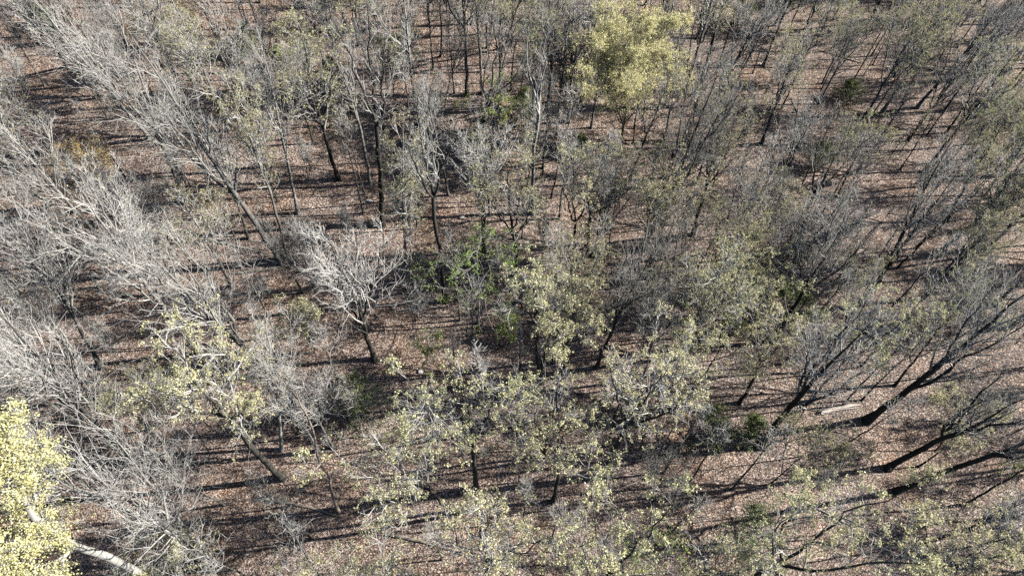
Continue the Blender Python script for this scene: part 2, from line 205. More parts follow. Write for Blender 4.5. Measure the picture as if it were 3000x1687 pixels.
FILL = [
 ('H', -1.37, 92.95, 7.8, 0.03, -0.0, 0, 1.04, 'taller small bushy bare tree far left of the dark conifer on the top edge'),
 ('P', 29.58, 72.28, 9.5, -0.31, 0.15, 0, 0.93, 'low slender dark pole tree left of the dull conifer among grey twigs'),
 ('B', 4.28, 34.97, 12.6, -0.34, 1.41, 0, 0.75, 'low bare grey tree close in front of the dark trunk cluster'),
 ('H', -2.63, 85.29, 6.7, 0.13, -0.13, 0, 0.98, 'taller small bushy bare tree far behind the dark tree alone in the clearing'),
 ('P', 32.09, 65.79, 16.6, -0.38, -1.2, 0, 1.1, 'middling slender dark pole tree left of the dull conifer among grey twigs'),
 ('S', -9.0, 75.55, 5.3, 0.08, 0.09, 0, 0.86, 'thin sapling well behind the dark tree alone in the clearing'),
 ('B', 3.49, 62.44, 19.3, 0.33, -0.09, 0, 0.77, 'tall bare grey tree behind and left of the golden flowering tree'),
 ('P', -39.3, 27.67, 11.1, -0.87, -0.38, 0, 0.98, 'low slender dark pole tree well left of the white trunk with a bent limb'),
 ('M', 16.55, 69.94, 11.0, -0.11, 0.08, 0, 0.95, 'low tree with sparse olive buds well behind the golden flowering tree'),
 ('P', -43.87, 19.85, 9.0, 0.7, 0.11, 0, 0.95, 'low slender dark pole tree left of the long pale trunk at the left edge'),
 ('H', -16.56, 42.06, 5.9, 0.14, 0.11, 0, 0.81, 'small bushy bare tree close in front and left of the four limbed tree'),
 ('P', 19.07, 18.13, 13.2, -0.04, 0.57, 0, 0.77, 'middling slender dark pole tree behind the large yellow green corner crown'),
 ('P', 67.07, 60.59, 15.5, 0.56, -1.22, 0, 0.79, 'middling slender dark pole tree right of the fresh green crown at the right edge'),
 ('S', 16.97, 41.11, 3.1, -0.33, 0.11, 0, 1.1, 'slim thin sapling close right of the dark tree before the golden crown'),
 ('P', -41.57, 26.95, 14.0, -0.58, -0.82, 0, 0.73, 'middling slender dark pole tree well left of the white trunk with a bent limb'),
 ('B', 45.14, 102.08, 18.8, 0.86, -0.16, 0, 0.86, 'tall bare grey tree well behind the thick black trunk between two budding crowns'),
 ('M', 77.82, 109.83, 12.2, -1.32, -0.22, 0, 0.87, 'low tree with sparse olive buds far behind the thick trunk at the upper right edge'),
 ('P', -43.42, 29.7, 13.7, 0.37, -0.23, 0, 0.88, 'middling slender dark pole tree left of the white barked forked tree by the left edge'),
 ('P', 29.92, 101.47, 13.0, -0.26, 0.1, 0, 0.7, 'middling slender dark pole tree well behind the dark conifer on the top edge'),
 ('P', 8.28, 81.77, 13.1, -0.36, -0.14, 0, 0.81, 'middling slender dark pole tree far behind the golden flowering tree'),
 ('V', 67.14, 57.85, 18.2, -1.08, 0.34, 0, 0.89, 'tall bare forked tree well in front of the thick trunk at the upper right edge'),
 ('M', 25.22, 105.76, 14.4, -0.64, -1.16, 0, 1.06, 'middling tree with sparse olive buds well behind the dark conifer on the top edge'),
 ('B', -54.57, 80.77, 11.0, -0.98, 0.08, 0, 1.03, 'low bare grey tree well behind the bare tree in the upper left corner'),
 ('P', -53.19, 49.47, 10.6, -0.4, -0.14, 0, 0.71, 'low slender dark pole tree well left of the stout dark trunk of the upper left'),
 ('P', -19.69, 70.63, 16.9, -0.01, 0.06, 0, 1.01, 'middling slender dark pole tree well right of the amber budded tree'),
 ('P', -31.72, 16.25, 15.6, -0.89, -0.42, 0, 0.74, 'middling slender dark pole tree behind and left of the stout whitish tree'),
 ('P', -73.67, 77.7, 16.5, 0.06, -0.08, 0, 1.05, 'middling slender dark pole tree far left of the amber budded tree'),
 ('P', -59.54, 59.96, 10.3, -0.24, 0.66, 0, 0.82, 'low slender dark pole tree left of the bare tree in the upper left corner'),
 ('P', 13.52, 21.57, 11.0, 0.23, 0.57, 0, 1.07, 'low slender dark pole tree left of the very thick dark leaning trunk'),
 ('P', 50.49, 110.07, 14.7, 0.21, 0.07, 0, 0.73, 'middling slender dark pole tree well behind the thick black trunk between two budding crowns'),
 ('P', -53.97, 51.04, 16.8, -0.2, 0.5, 0, 0.7, 'middling slender dark pole tree in front of the bare tree in the upper left corner'),
 ('P', -32.96, 11.87, 9.2, -0.61, -0.11, 0, 0.96, 'low slender dark pole tree in front of the long pale trunk at the left edge'),
 ('P', 56.05, 98.7, 16.9, 1.59, 0.45, 0, 1.06, 'middling slender dark pole tree behind the very thick trunk on the top edge'),
 ('M', 38.58, 82.72, 13.1, -1.19, -0.69, 0, 0.97, 'middling tree with sparse olive buds close behind the yellow clumps on the top edge'),
 ('H', -58.78, 41.68, 6.5, -0.0, 0.0, 0, 1.02, 'taller small bushy bare tree far in front and left of the amber budded tree'),
 ('P', 62.41, 57.33, 9.5, -0.08, 0.81, 0, 0.78, 'low slender dark pole tree in front of the fresh green crown at the right edge'),
 ('P', 60.75, 109.33, 12.8, -0.07, -0.09, 0, 0.76, 'low slender dark pole tree well behind the very thick trunk on the top edge'),
 ('P', -34.97, 83.75, 9.1, -0.2, -0.52, 0, 0.82, 'low slender dark pole tree well behind the amber budded tree'),
 ('P', 16.76, 53.11, 16.1, 0.86, 0.1, 0, 1.03, 'middling slender dark pole tree close right of the golden flowering tree'),
 ('B', -57.08, 59.65, 10.2, 0.35, -0.27, 0, 0.71, 'low bare grey tree well left of the amber budded tree'),
 ('B', 39.29, 102.48, 18.5, -0.38, -0.49, 0, 0.72, 'tall bare grey tree well behind the dark conifer on the top edge'),
 ('P', 8.02, 39.8, 16.8, -0.73, -0.27, 0, 0.77, 'middling slender dark pole tree close right of the dark trunk cluster'),
 ('V', -34.1, 64.66, 16.0, 0.37, 0.15, 0, 1.09, 'middling bare forked tree right of the amber budded tree'),
 ('M', -60.2, 57.37, 16.7, 1.22, -0.37, 0, 1.05, 'middling tree with sparse olive buds well left of the amber budded tree'),
 ('P', 54.77, 100.53, 9.0, 0.63, -0.81, 0, 0.8, 'low slender dark pole tree well behind the thick black trunk between two budding crowns'),
 ('B', 17.91, 77.03, 14.2, 0.08, -0.38, 0, 1.07, 'middling bare grey tree well left of the dark conifer on the top edge'),
 ('H', 42.16, 35.42, 6.8, -0.35, -0.05, 0, 0.86, 'taller small bushy bare tree left of the three stemmed dark tree'),
 ('S', -40.95, 68.12, 4.5, -0.09, 0.01, 0, 0.8, 'thin sapling close behind the amber budded tree'),
 ('P', -24.44, 4.4, 12.4, 0.01, 0.04, 0, 0.84, 'low slender dark pole tree in front of the stout whitish tree'),
 ('P', -2.15, 77.08, 14.9, -0.42, 1.02, 0, 0.79, 'middling slender dark pole tree well behind the dark tree alone in the clearing'),
 ('P', -41.38, 85.65, 13.0, -0.56, -0.95, 0, 0.76, 'low slender dark pole tree well behind the bare tree in the upper left corner'),
 ('M', 59.35, 111.73, 18.0, -0.57, 0.54, 0, 0.83, 'tall tree with sparse olive buds well behind the very thick trunk on the top edge'),
 ('S', 74.93, 86.33, 3.2, 0.1, -0.08, 0, 0.81, 'slim thin sapling well behind and right of the thick trunk at the upper right edge'),
 ('P', -33.35, 80.83, 9.0, 0.02, -0.01, 0, 0.79, 'low slender dark pole tree far behind the stout dark trunk of the upper left'),
 ('P', -35.54, 49.29, 15.4, -0.36, -0.28, 0, 0.83, 'middling slender dark pole tree well in front of the amber budded tree'),
 ('S', -13.71, 88.05, 4.0, -0.11, -0.04, 0, 1.09, 'slim thin sapling far behind the dark tree alone in the clearing'),
 ('P', 13.2, 80.07, 12.3, 0.55, -0.79, 0, 0.75, 'low slender dark pole tree well left of the dark conifer on the top edge'),
 ('H', -36.26, 28.99, 5.6, 0.05, 0.4, 0, 0.96, 'small bushy bare tree close behind the white barked forked tree by the left edge'),
 ('V', 8.53, 92.1, 19.8, -1.87, -1.07, 0, 0.85, 'tall bare forked tree far left of the dark conifer on the top edge'),
 ('B', -33.79, 87.56, 14.8, 0.1, 0.33, 0, 0.94, 'middling bare grey tree far behind the amber budded tree'),
 ('S', 43.37, 24.38, 4.6, 0.08, -0.29, 0, 0.73, 'thin sapling right of the massive black trunk foot'),
 ('H', 23.38, 72.31, 5.6, 0.15, -0.05, 0, 0.93, 'small bushy bare tree well left of the yellow clumps on the top edge'),
 ('P', -46.15, 82.08, 16.2, 0.5, -0.45, 0, 0.77, 'middling slender dark pole tree well behind the bare tree in the upper left corner'),
 ('S', 41.21, 102.08, 6.1, -0.66, -0.09, 0, 0.74, 'thin sapling well behind the dark conifer on the top edge'),
 ('M', 11.63, 90.53, 14.3, 0.58, -0.29, 0, 1.06, 'middling tree with sparse olive buds well left of the dark conifer on the top edge'),
 ('H', 37.21, 92.7, 5.6, 0.05, 0.1, 0, 0.86, 'small bushy bare tree close behind the dark conifer on the top edge'),
 ('H', 17.02, 44.19, 7.6, 0.0, -0.03, 0, 1.04, 'taller small bushy bare tree close right of the dark tree before the golden crown'),
 ('P', -61.81, 67.95, 11.4, -0.25, -0.39, 0, 0.88, 'low slender dark pole tree well left of the amber budded tree'),
 ('B', 11.43, 27.88, 14.8, -0.14, 0.07, 0, 0.88, 'middling bare grey tree in front and left of the round yellow clump tree'),
 ('M', 15.5, 6.48, 16.3, 0.25, -0.08, 0, 1.04, 'middling tree with sparse olive buds close in front of the large yellow green corner crown'),
 ('B', -52.47, 88.72, 10.4, 0.05, -0.12, 0, 0.9, 'low bare grey tree far behind the bare tree in the upper left corner'),
 ('P', -33.22, 57.66, 10.5, 0.13, -0.1, 0, 1.01, 'low slender dark pole tree in front and right of the amber budded tree'),
 ('B', -62.33, 60.38, 9.5, 0.54, -0.03, 0, 0.86, 'low bare grey tree left of the bare tree in the upper left corner'),
 ('P', -14.03, 86.11, 14.9, -0.85, -1.01, 0, 0.93, 'middling slender dark pole tree far behind the dark tree alone in the clearing'),
 ('S', 45.75, 36.39, 3.2, 0.04, -0.03, 0, 0.79, 'slim thin sapling close in front and left of the three stemmed dark tree'),
 ('H', 37.91, 54.24, 4.6, 0.22, -0.23, 0, 0.86, 'small bushy bare tree behind and left of the olive tree by the right edge'),
 ('P', 42.05, 63.86, 12.6, 0.05, -0.04, 0, 0.91, 'low slender dark pole tree close in front of the dull conifer among grey twigs'),
 ('S', -5.02, 28.14, 6.9, 0.12, 0.36, 0, 0.9, 'taller thin sapling close in front of the bright green understory tree'),
 ('P', 41.39, 91.47, 11.4, -0.0, -0.01, 0, 1.04, 'low slender dark pole tree behind and right of the dark conifer on the top edge'),
 ('P', 61.8, 53.18, 9.8, -0.0, -0.8, 0, 1.04, 'low slender dark pole tree well right of the olive tree by the right edge'),
 ('P', 55.2, 31.26, 13.2, 0.28, 1.33, 0, 0.71, 'middling slender dark pole tree in front and right of the three stemmed dark tree'),
 ('V', 7.49, 94.37, 15.3, -0.1, -0.1, 0, 1.06, 'middling bare forked tree far left of the dark conifer on the top edge'),
 ('S', -17.06, 17.6, 3.2, 0.16, 0.07, 0, 0.85, 'slim thin sapling close right of the leaning white trunk under yellow clumps'),
 ('M', 76.06, 92.15, 15.2, 0.05, 0.04, 0, 1.04, 'middling tree with sparse olive buds far behind the fresh green crown at the right edge'),
 ('M', 74.97, 71.76, 15.9, -0.03, 0.02, 0, 0.8, 'middling tree with sparse olive buds right of the thick trunk at the upper right edge'),
 ('P', -29.33, 80.73, 16.7, 0.61, 0.12, 0, 0.87, 'middling slender dark pole tree well behind and right of the amber budded tree'),
 ('P', 67.29, 40.15, 15.9, 0.38, 0.0, 0, 1.0, 'middling slender dark pole tree well right of the three stemmed dark tree'),
 ('M', 12.43, 40.19, 17.0, 0.98, 0.81, 0, 0.73, 'middling tree with sparse olive buds right of the dark trunk cluster'),
 ('B', 70.22, 78.69, 9.4, 0.02, -0.02, 0, 0.78, 'low bare grey tree right of the thick trunk at the upper right edge'),
 ('B', 5.8, 60.47, 19.1, -0.87, -1.41, 0, 0.77, 'tall bare grey tree behind and right of the dark tree alone in the clearing'),
 ('M', 1.44, 87.08, 15.8, -0.46, -1.49, 0, 0.76, 'middling tree with sparse olive buds far behind the golden flowering tree'),
 ('P', -54.27, 29.23, 10.3, -0.01, -0.09, 0, 1.08, 'low slender dark pole tree well left of the long pale trunk at the left edge'),
 ('P', 59.46, 49.84, 9.9, -0.73, 0.54, 0, 0.98, 'low slender dark pole tree right of the olive tree by the right edge'),
 ('P', 13.6, 71.56, 13.8, -0.84, 0.4, 0, 1.0, 'middling slender dark pole tree well behind the golden flowering tree'),
 ('B', 67.49, 79.01, 14.6, -1.17, 0.65, 0, 0.99, 'middling bare grey tree right of the spreading tree near the upper right corner'),
 ('P', 39.03, 29.51, 12.3, -0.63, -0.92, 0, 0.86, 'low slender dark pole tree in front and right of the parallel pair of black trunks'),
 ('P', -65.09, 65.2, 13.1, -0.94, 0.6, 0, 0.78, 'middling slender dark pole tree left of the bare tree in the upper left corner'),
 ('M', 49.82, 45.17, 16.4, 0.8, 0.07, 0, 0.87, 'middling tree with sparse olive buds behind the three stemmed dark tree'),
 ('P', 52.56, 40.73, 14.9, 0.22, -0.65, 0, 0.78, 'middling slender dark pole tree close behind and right of the three stemmed dark tree'),
 ('B', -59.53, 87.43, 10.8, -0.51, -0.61, 0, 1.03, 'low bare grey tree far behind and left of the amber budded tree'),
 ('P', 7.22, 34.38, 15.7, -0.33, 0.33, 0, 0.87, 'middling slender dark pole tree close in front of the dark trunk cluster'),
 ('P', -25.54, 54.75, 14.3, 1.0, 0.37, 0, 1.06, 'middling slender dark pole tree well right of the stout dark trunk of the upper left'),
 ('H', -35.74, 13.17, 5.4, 0.02, -0.08, 0, 1.06, 'small bushy bare tree left of the stout whitish tree'),
 ('P', 70.25, 94.27, 13.2, -0.39, -0.14, 0, 0.79, 'middling slender dark pole tree well behind the thick trunk at the upper right edge'),
 ('S', -57.55, 56.24, 5.3, 0.0, -0.0, 0, 1.04, 'thin sapling in front and left of the bare tree in the upper left corner'),
 ('B', 7.19, 63.88, 17.8, -0.04, -0.04, 0, 0.94, 'tall bare grey tree behind the golden flowering tree'),
 ('P', 49.47, 104.46, 13.1, -0.19, -0.94, 0, 0.84, 'middling slender dark pole tree well behind the very thick trunk on the top edge'),
 ('M', 8.48, 59.81, 10.5, 0.23, -0.44, 0, 0.9, 'low tree with sparse olive buds close behind and left of the golden flowering tree'),
 ('P', 71.01, 38.4, 14.1, 0.67, -0.59, 0, 0.72, 'middling slender dark pole tree far right of the olive tree by the right edge'),
 ('V', 34.91, 74.38, 17.6, -0.18, -0.4, 0, 0.97, 'tall bare forked tree in front and left of the yellow clumps on the top edge'),
 ('H', 5.2, 85.89, 7.1, -0.36, 0.39, 0, 1.01, 'taller small bushy bare tree far behind the golden flowering tree'),
 ('P', 25.73, 30.38, 11.5, 0.72, 0.26, 0, 0.72, 'low slender dark pole tree close in front and right of the round yellow clump tree'),
 ('P', 28.34, 103.05, 12.1, -0.58, 0.09, 0, 0.74, 'low slender dark pole tree well behind the dark conifer on the top edge'),
 ('H', 41.97, 25.35, 6.7, 0.45, 0.28, 0, 0.75, 'taller small bushy bare tree right of the massive black trunk foot'),
 ('P', -37.27, 82.69, 15.2, 0.74, 0.43, 0, 0.98, 'middling slender dark pole tree well behind the amber budded tree'),
 ('H', -23.72, 82.24, 4.2, -0.24, 0.1, 0, 0.76, 'slim small bushy bare tree far behind and right of the amber budded tree'),
 ('P', 42.04, 71.27, 15.3, -0.03, 0.1, 0, 1.09, 'middling slender dark pole tree close behind the dull conifer among grey twigs'),
 ('P', 53.54, 93.01, 16.8, -1.57, 0.76, 0, 0.85, 'middling slender dark pole tree well right of the dark conifer on the top edge'),
 ('B', 49.91, 68.2, 17.5, 0.73, -1.67, 0, 0.72, 'tall bare grey tree right of the dull conifer among grey twigs'),
 ('M', 79.15, 91.29, 10.7, 0.6, 0.35, 0, 1.02, 'low tree with sparse olive buds far right of the yellow clumps on the top edge'),
 ('B', -45.52, 84.52, 15.5, 0.01, -1.11, 0, 0.88, 'middling bare grey tree well behind the bare tree in the upper left corner'),
 ('V', 67.12, 27.62, 15.2, 0.52, 1.13, 0, 0.85, 'middling bare forked tree well right of the three stemmed dark tree'),
 ('P', 26.19, 46.27, 9.4, -0.58, -0.64, 0, 0.76, 'low slender dark pole tree behind and left of the parallel pair of black trunks'),
 ('P', 32.65, 39.94, 9.3, -0.26, -0.12, 0, 1.01, 'low slender dark pole tree close behind and left of the parallel pair of black trunks'),
 ('M', 66.15, 92.07, 14.3, -1.36, -0.51, 0, 0.88, 'middling tree with sparse olive buds well behind the thick trunk at the upper right edge'),
 ('M', 41.2, 107.21, 10.1, 0.29, 0.07, 0, 0.84, 'low tree with sparse olive buds well behind the dark conifer on the top edge'),
 ('M', 63.73, 105.33, 15.5, 0.62, 0.62, 0, 0.77, 'middling tree with sparse olive buds well behind the very thick trunk on the top edge'),
 ('P', 38.75, 17.7, 14.7, -0.07, 0.7, 0, 0.76, 'middling slender dark pole tree right of the massive black trunk foot'),
 ('P', 46.65, 25.23, 11.1, 1.2, -0.02, 0, 0.74, 'low slender dark pole tree in front of the three stemmed dark tree'),
 ('P', -73.68, 81.91, 9.1, 0.68, 0.01, 0, 0.91, 'low slender dark pole tree far left of the amber budded tree'),
 ('B', -48.39, 49.88, 12.6, 0.03, 0.08, 0, 0.73, 'low bare grey tree left of the stout dark trunk of the upper left'),
 ('M', -44.41, 69.37, 11.0, -0.01, -0.05, 0, 1.02, 'low tree with sparse olive buds behind the amber budded tree'),
 ('B', -18.96, 94.61, 10.3, 0.3, 0.71, 0, 0.85, 'low bare grey tree far behind and right of the amber budded tree'),
 ('B', -52.79, 42.83, 13.1, 0.25, -0.28, 0, 0.98, 'middling bare grey tree well in front of the bare tree in the upper left corner'),
 ('S', -9.87, 84.64, 7.4, -0.01, -0.0, 0, 1.09, 'taller thin sapling far behind the dark tree alone in the clearing'),
 ('H', -40.93, 22.06, 4.1, 0.0, 0.01, 0, 0.94, 'slim small bushy bare tree left of the long pale trunk at the left edge'),
 ('M', 28.57, 59.52, 17.0, -0.55, -0.0, 0, 0.75, 'middling tree with sparse olive buds behind the dark tree with broken pale stubs'),
 ('H', 27.85, 84.12, 5.6, -0.2, -0.03, 0, 1.08, 'small bushy bare tree left of the dark conifer on the top edge'),
 ('M', -18.99, 49.91, 19.7, 0.41, -0.18, 0, 0.87, 'tall tree with sparse olive buds behind and left of the four limbed tree'),
 ('P', 39.64, 42.09, 12.5, 1.11, -0.22, 0, 1.07, 'low slender dark pole tree behind and right of the parallel pair of black trunks'),
 ('P', -32.64, 76.63, 16.4, -1.28, 0.57, 0, 0.82, 'middling slender dark pole tree well behind the stout dark trunk of the upper left'),
 ('H', -24.83, 73.23, 6.1, -0.08, -0.02, 0, 0.75, 'small bushy bare tree well behind and right of the amber budded tree'),
 ('P', -4.91, 33.71, 13.4, -0.14, -0.2, 0, 0.98, 'middling slender dark pole tree close left of the bright green understory tree'),
 ('P', -23.83, 28.65, 12.1, 0.17, -0.2, 0, 0.92, 'low slender dark pole tree in front of the big leaning white limbed tree'),
 ('M', 11.81, 33.33, 11.2, 0.47, 0.19, 0, 0.88, 'low tree with sparse olive buds in front and right of the dark trunk cluster'),
 ('P', -54.56, 39.07, 13.9, -0.07, -0.93, 0, 1.0, 'middling slender dark pole tree far in front of the amber budded tree'),
 ('V', 8.62, 88.34, 11.9, -1.34, 0.02, 0, 0.93, 'low bare forked tree far left of the dark conifer on the top edge'),
 ('B', -2.67, 88.21, 10.5, -0.4, 0.33, 0, 0.85, 'low bare grey tree far behind the golden flowering tree'),
 ('B', -21.57, 88.58, 17.5, -0.12, -0.07, 0, 1.07, 'tall bare grey tree far behind and right of the amber budded tree'),
 ('P', 80.12, 107.46, 16.3, -1.75, 0.03, 0, 1.01, 'middling slender dark pole tree far behind the thick trunk at the upper right edge'),
 ('M', 16.94, 58.9, 12.4, -0.14, -0.02, 0, 0.85, 'low tree with sparse olive buds right of the golden flowering tree'),
 ('M', -6.02, 63.75, 20.0, -0.53, 0.79, 0, 1.03, 'tall tree with sparse olive buds behind the dark tree alone in the clearing'),
 ('M', -51.37, 36.99, 14.0, 0.4, -0.34, 0, 0.76, 'middling tree with sparse olive buds far in front of the amber budded tree'),
 ('S', 70.16, 35.74, 4.5, -0.29, 0.0, 0, 0.81, 'thin sapling well right of the three stemmed dark tree'),
 ('B', 42.42, 60.46, 9.5, 0.15, 0.11, 0, 0.91, 'low bare grey tree in front of the dull conifer among grey twigs'),
 ('P', -21.4, 80.7, 11.1, -0.26, 0.37, 0, 0.85, 'low slender dark pole tree far behind and right of the amber budded tree'),
 ('P', 1.61, 70.22, 16.4, 0.23, -0.54, 0, 0.94, 'middling slender dark pole tree well behind and left of the golden flowering tree'),
 ('P', -8.21, 81.03, 16.0, 0.24, 0.46, 0, 0.77, 'middling slender dark pole tree far behind and left of the golden flowering tree'),
 ('P', 25.62, 14.64, 9.5, 0.01, 0.21, 0, 0.81, 'low slender dark pole tree in front of the very thick dark leaning trunk'),
 ('M', 2.33, 93.99, 10.0, 0.56, -0.18, 0, 0.79, 'low tree with sparse olive buds far left of the dark conifer on the top edge'),
 ('B', -12.5, 29.09, 18.6, -0.83, 0.73, 0, 0.93, 'tall bare grey tree close behind the dense dark green conifer'),
 ('S', -23.77, 44.89, 3.9, -0.12, -0.05, 0, 0.9, 'slim thin sapling behind the big leaning white limbed tree'),
 ('P', -26.5, 9.25, 10.0, 0.59, -0.38, 0, 1.05, 'low slender dark pole tree close left of the stout whitish tree'),
 ('B', -3.72, 74.5, 14.7, 0.83, -0.51, 0, 0.99, 'middling bare grey tree well behind the dark tree alone in the clearing'),
 ('S', -25.29, 43.88, 4.6, -0.02, -0.1, 0, 0.87, 'thin sapling close behind the big leaning white limbed tree'),
 ('S', 49.81, 40.39, 7.2, -0.03, -0.02, 0, 0.8, 'taller thin sapling close behind and right of the three stemmed dark tree'),
 ('P', 62.66, 11.48, 15.6, -1.51, 0.78, 0, 0.98, 'middling slender dark pole tree far in front of the three stemmed dark tree'),
 ('M', 60.51, 93.3, 19.6, 1.21, 1.25, 0, 0.72, 'tall tree with sparse olive buds behind the very thick trunk on the top edge'),
 ('P', 53.44, 90.63, 16.8, 0.65, 0.26, 0, 0.86, 'middling slender dark pole tree well behind the spreading tree near the upper right corner'),
 ('P', 54.27, 75.74, 13.1, -0.41, 1.29, 0, 0.76, 'middling slender dark pole tree left of the thick trunk at the upper right edge'),
 ('B', 25.96, 38.69, 16.8, 0.16, -1.62, 0, 0.75, 'middling bare grey tree close in front of the forked dark tree with a side limb'),
 ('P', -28.0, 41.65, 11.2, 0.25, 0.21, 0, 0.89, 'low slender dark pole tree close left of the big leaning white limbed tree'),
 ('S', -13.49, 20.49, 3.1, 0.15, -0.02, 0, 0.74, 'slim thin sapling close in front of the dense dark green conifer'),
 ('P', 11.31, 49.77, 9.1, 0.63, -0.28, 0, 0.8, 'low slender dark pole tree in front of the golden flowering tree'),
 ('P', 67.56, 94.35, 14.1, 0.29, -1.34, 0, 1.0, 'middling slender dark pole tree well right of the thick black trunk between two budding crowns'),
 ('M', 23.57, 42.62, 12.5, 1.14, -0.78, 0, 0.9, 'low tree with sparse olive buds behind the round yellow clump tree'),
 ('P', 13.41, 19.32, 14.5, 0.06, 0.04, 0, 0.88, 'middling slender dark pole tree behind the green holly bush'),
 ('P', 80.64, 96.09, 14.3, -1.03, 0.42, 0, 1.03, 'middling slender dark pole tree well right of the very thick trunk on the top edge'),
 ('B', -26.74, 50.75, 19.8, 1.29, -0.84, 0, 1.09, 'tall bare grey tree behind the big leaning white limbed tree'),
 ('P', 48.26, 69.01, 16.6, -0.95, 1.43, 0, 0.71, 'middling slender dark pole tree right of the dull conifer among grey twigs'),
 ('P', -47.8, 76.66, 14.3, -0.71, -0.13, 0, 0.86, 'middling slender dark pole tree behind the bare tree in the upper left corner'),
 ('P', -35.45, 55.82, 13.6, 0.44, 0.24, 0, 0.73, 'middling slender dark pole tree close right of the stout dark trunk of the upper left'),
 ('P', 1.59, 96.98, 15.1, 1.17, 0.87, 0, 0.86, 'middling slender dark pole tree far left of the dark conifer on the top edge'),
 ('H', 25.92, 87.25, 4.9, -0.08, -0.05, 0, 0.82, 'small bushy bare tree well behind and left of the yellow clumps on the top edge'),
 ('B', 54.36, 48.86, 9.8, -0.01, -0.39, 0, 1.01, 'low bare grey tree right of the olive tree by the right edge'),
 ('H', 49.06, 92.82, 7.8, -0.06, -0.04, 0, 0.92, 'taller small bushy bare tree behind the thick black trunk between two budding crowns'),
 ('P', -34.84, 23.25, 9.9, 0.2, 0.45, 0, 0.82, 'low slender dark pole tree left of the white trunk with a bent limb'),
 ('M', 50.84, 90.9, 13.0, 0.27, 0.06, 0, 1.03, 'middling tree with sparse olive buds close behind the thick black trunk between two budding crowns'),
 ('B', -7.5, 98.03, 14.3, 0.22, 0.41, 0, 0.89, 'middling bare grey tree far left of the dark conifer on the top edge'),
 ('P', -19.25, 4.26, 9.4, -0.06, 0.42, 0, 0.8, 'low slender dark pole tree close in front and left of the dead bleached snag'),
 ('B', 66.87, 97.96, 13.4, 0.99, -0.4, 0, 0.82, 'middling bare grey tree behind and right of the very thick trunk on the top edge'),
 ('P', 65.38, 83.35, 11.8, -0.23, 0.38, 0, 1.1, 'low slender dark pole tree behind the thick trunk at the upper right edge'),
 ('P', 9.85, 42.4, 11.8, -0.59, 0.18, 0, 0.93, 'low slender dark pole tree close left of the dark tree before the golden crown'),
 ('P', 10.45, 100.9, 9.2, 0.09, 0.42, 0, 0.78, 'low slender dark pole tree far left of the dark conifer on the top edge'),
 ('M', 33.77, 97.05, 18.9, 0.53, -0.53, 0, 0.75, 'tall tree with sparse olive buds behind the dark conifer on the top edge'),
 ('B', -47.93, 61.06, 16.4, -0.22, -0.45, 0, 0.72, 'middling bare grey tree left of the amber budded tree'),
 ('P', 32.78, 30.27, 16.4, -1.05, -0.91, 0, 0.83, 'middling slender dark pole tree in front of the parallel pair of black trunks'),
 ('S', -56.9, 86.39, 7.1, -0.21, -0.32, 0, 0.83, 'taller thin sapling well behind the bare tree in the upper left corner'),
 ('B', 60.99, 30.36, 15.7, -1.71, -0.25, 0, 0.75, 'middling bare grey tree well in front and right of the three stemmed dark tree'),
 ('P', 44.11, 87.16, 10.8, 0.05, 0.06, 0, 0.9, 'low slender dark pole tree close left of the thick black trunk between two budding crowns'),
 ('B', -50.05, 83.15, 11.5, -0.23, -0.27, 0, 1.02, 'low bare grey tree well behind the amber budded tree'),
 ('P', 59.48, 9.2, 9.5, 0.65, -0.24, 0, 0.79, 'low slender dark pole tree far right of the massive black trunk foot'),
 ('P', 63.05, 92.51, 12.9, -0.56, -0.39, 0, 0.93, 'low slender dark pole tree well behind the thick trunk at the upper right edge'),
 ('P', 68.62, 96.97, 17.0, 0.02, -0.0, 0, 1.06, 'middling slender dark pole tree far behind the spreading tree near the upper right corner'),
 ('H', -55.29, 82.96, 4.4, -0.07, -0.34, 0, 1.09, 'slim small bushy bare tree well behind the bare tree in the upper left corner'),
 ('P', 14.44, 27.48, 9.2, 0.38, 0.36, 0, 0.75, 'low slender dark pole tree in front and left of the round yellow clump tree'),
 ('P', 13.64, 14.36, 11.8, -0.04, -0.37, 0, 0.77, 'low slender dark pole tree close behind the green holly bush'),
 ('S', -32.86, 9.58, 5.5, -0.12, -0.3, 0, 0.92, 'thin sapling in front of the long pale trunk at the left edge'),
 ('V', 23.12, 77.93, 19.8, -0.68, 0.58, 0, 0.86, 'tall bare forked tree well left of the yellow clumps on the top edge'),
 ('P', 35.35, 43.47, 9.9, 0.77, 0.25, 0, 0.83, 'low slender dark pole tree behind the parallel pair of black trunks'),
 ('P', 42.31, 62.38, 9.0, -0.88, -0.57, 0, 0.79, 'low slender dark pole tree in front of the dull conifer among grey twigs'),
 ('P', 55.3, 45.29, 14.4, 0.17, 1.02, 0, 0.81, 'middling slender dark pole tree right of the olive tree by the right edge'),
 ('P', 57.15, 59.42, 10.1, -0.95, -0.16, 0, 0.8, 'low slender dark pole tree well right of the dull conifer among grey twigs'),
 ('V', 5.68, 72.46, 13.1, 0.17, 0.16, 0, 0.8, 'middling bare forked tree well behind the golden flowering tree'),
 ('P', 4.2, 11.68, 12.6, 0.59, 0.81, 0, 0.85, 'low slender dark pole tree close in front of the round cream crown'),
 ('P', 17.58, 28.14, 12.0, 0.24, 0.09, 0, 0.99, 'low slender dark pole tree behind and left of the very thick dark leaning trunk'),
 ('P', -30.9, 37.64, 9.7, -0.61, 0.32, 0, 0.95, 'low slender dark pole tree left of the big leaning white limbed tree'),
 ('P', -11.79, 6.83, 14.7, 0.17, -0.43, 0, 0.85, 'middling slender dark pole tree close right of the dead bleached snag'),
 ('P', -11.65, 75.22, 15.0, 0.83, -0.6, 0, 0.71, 'middling slender dark pole tree far behind the four limbed tree'),
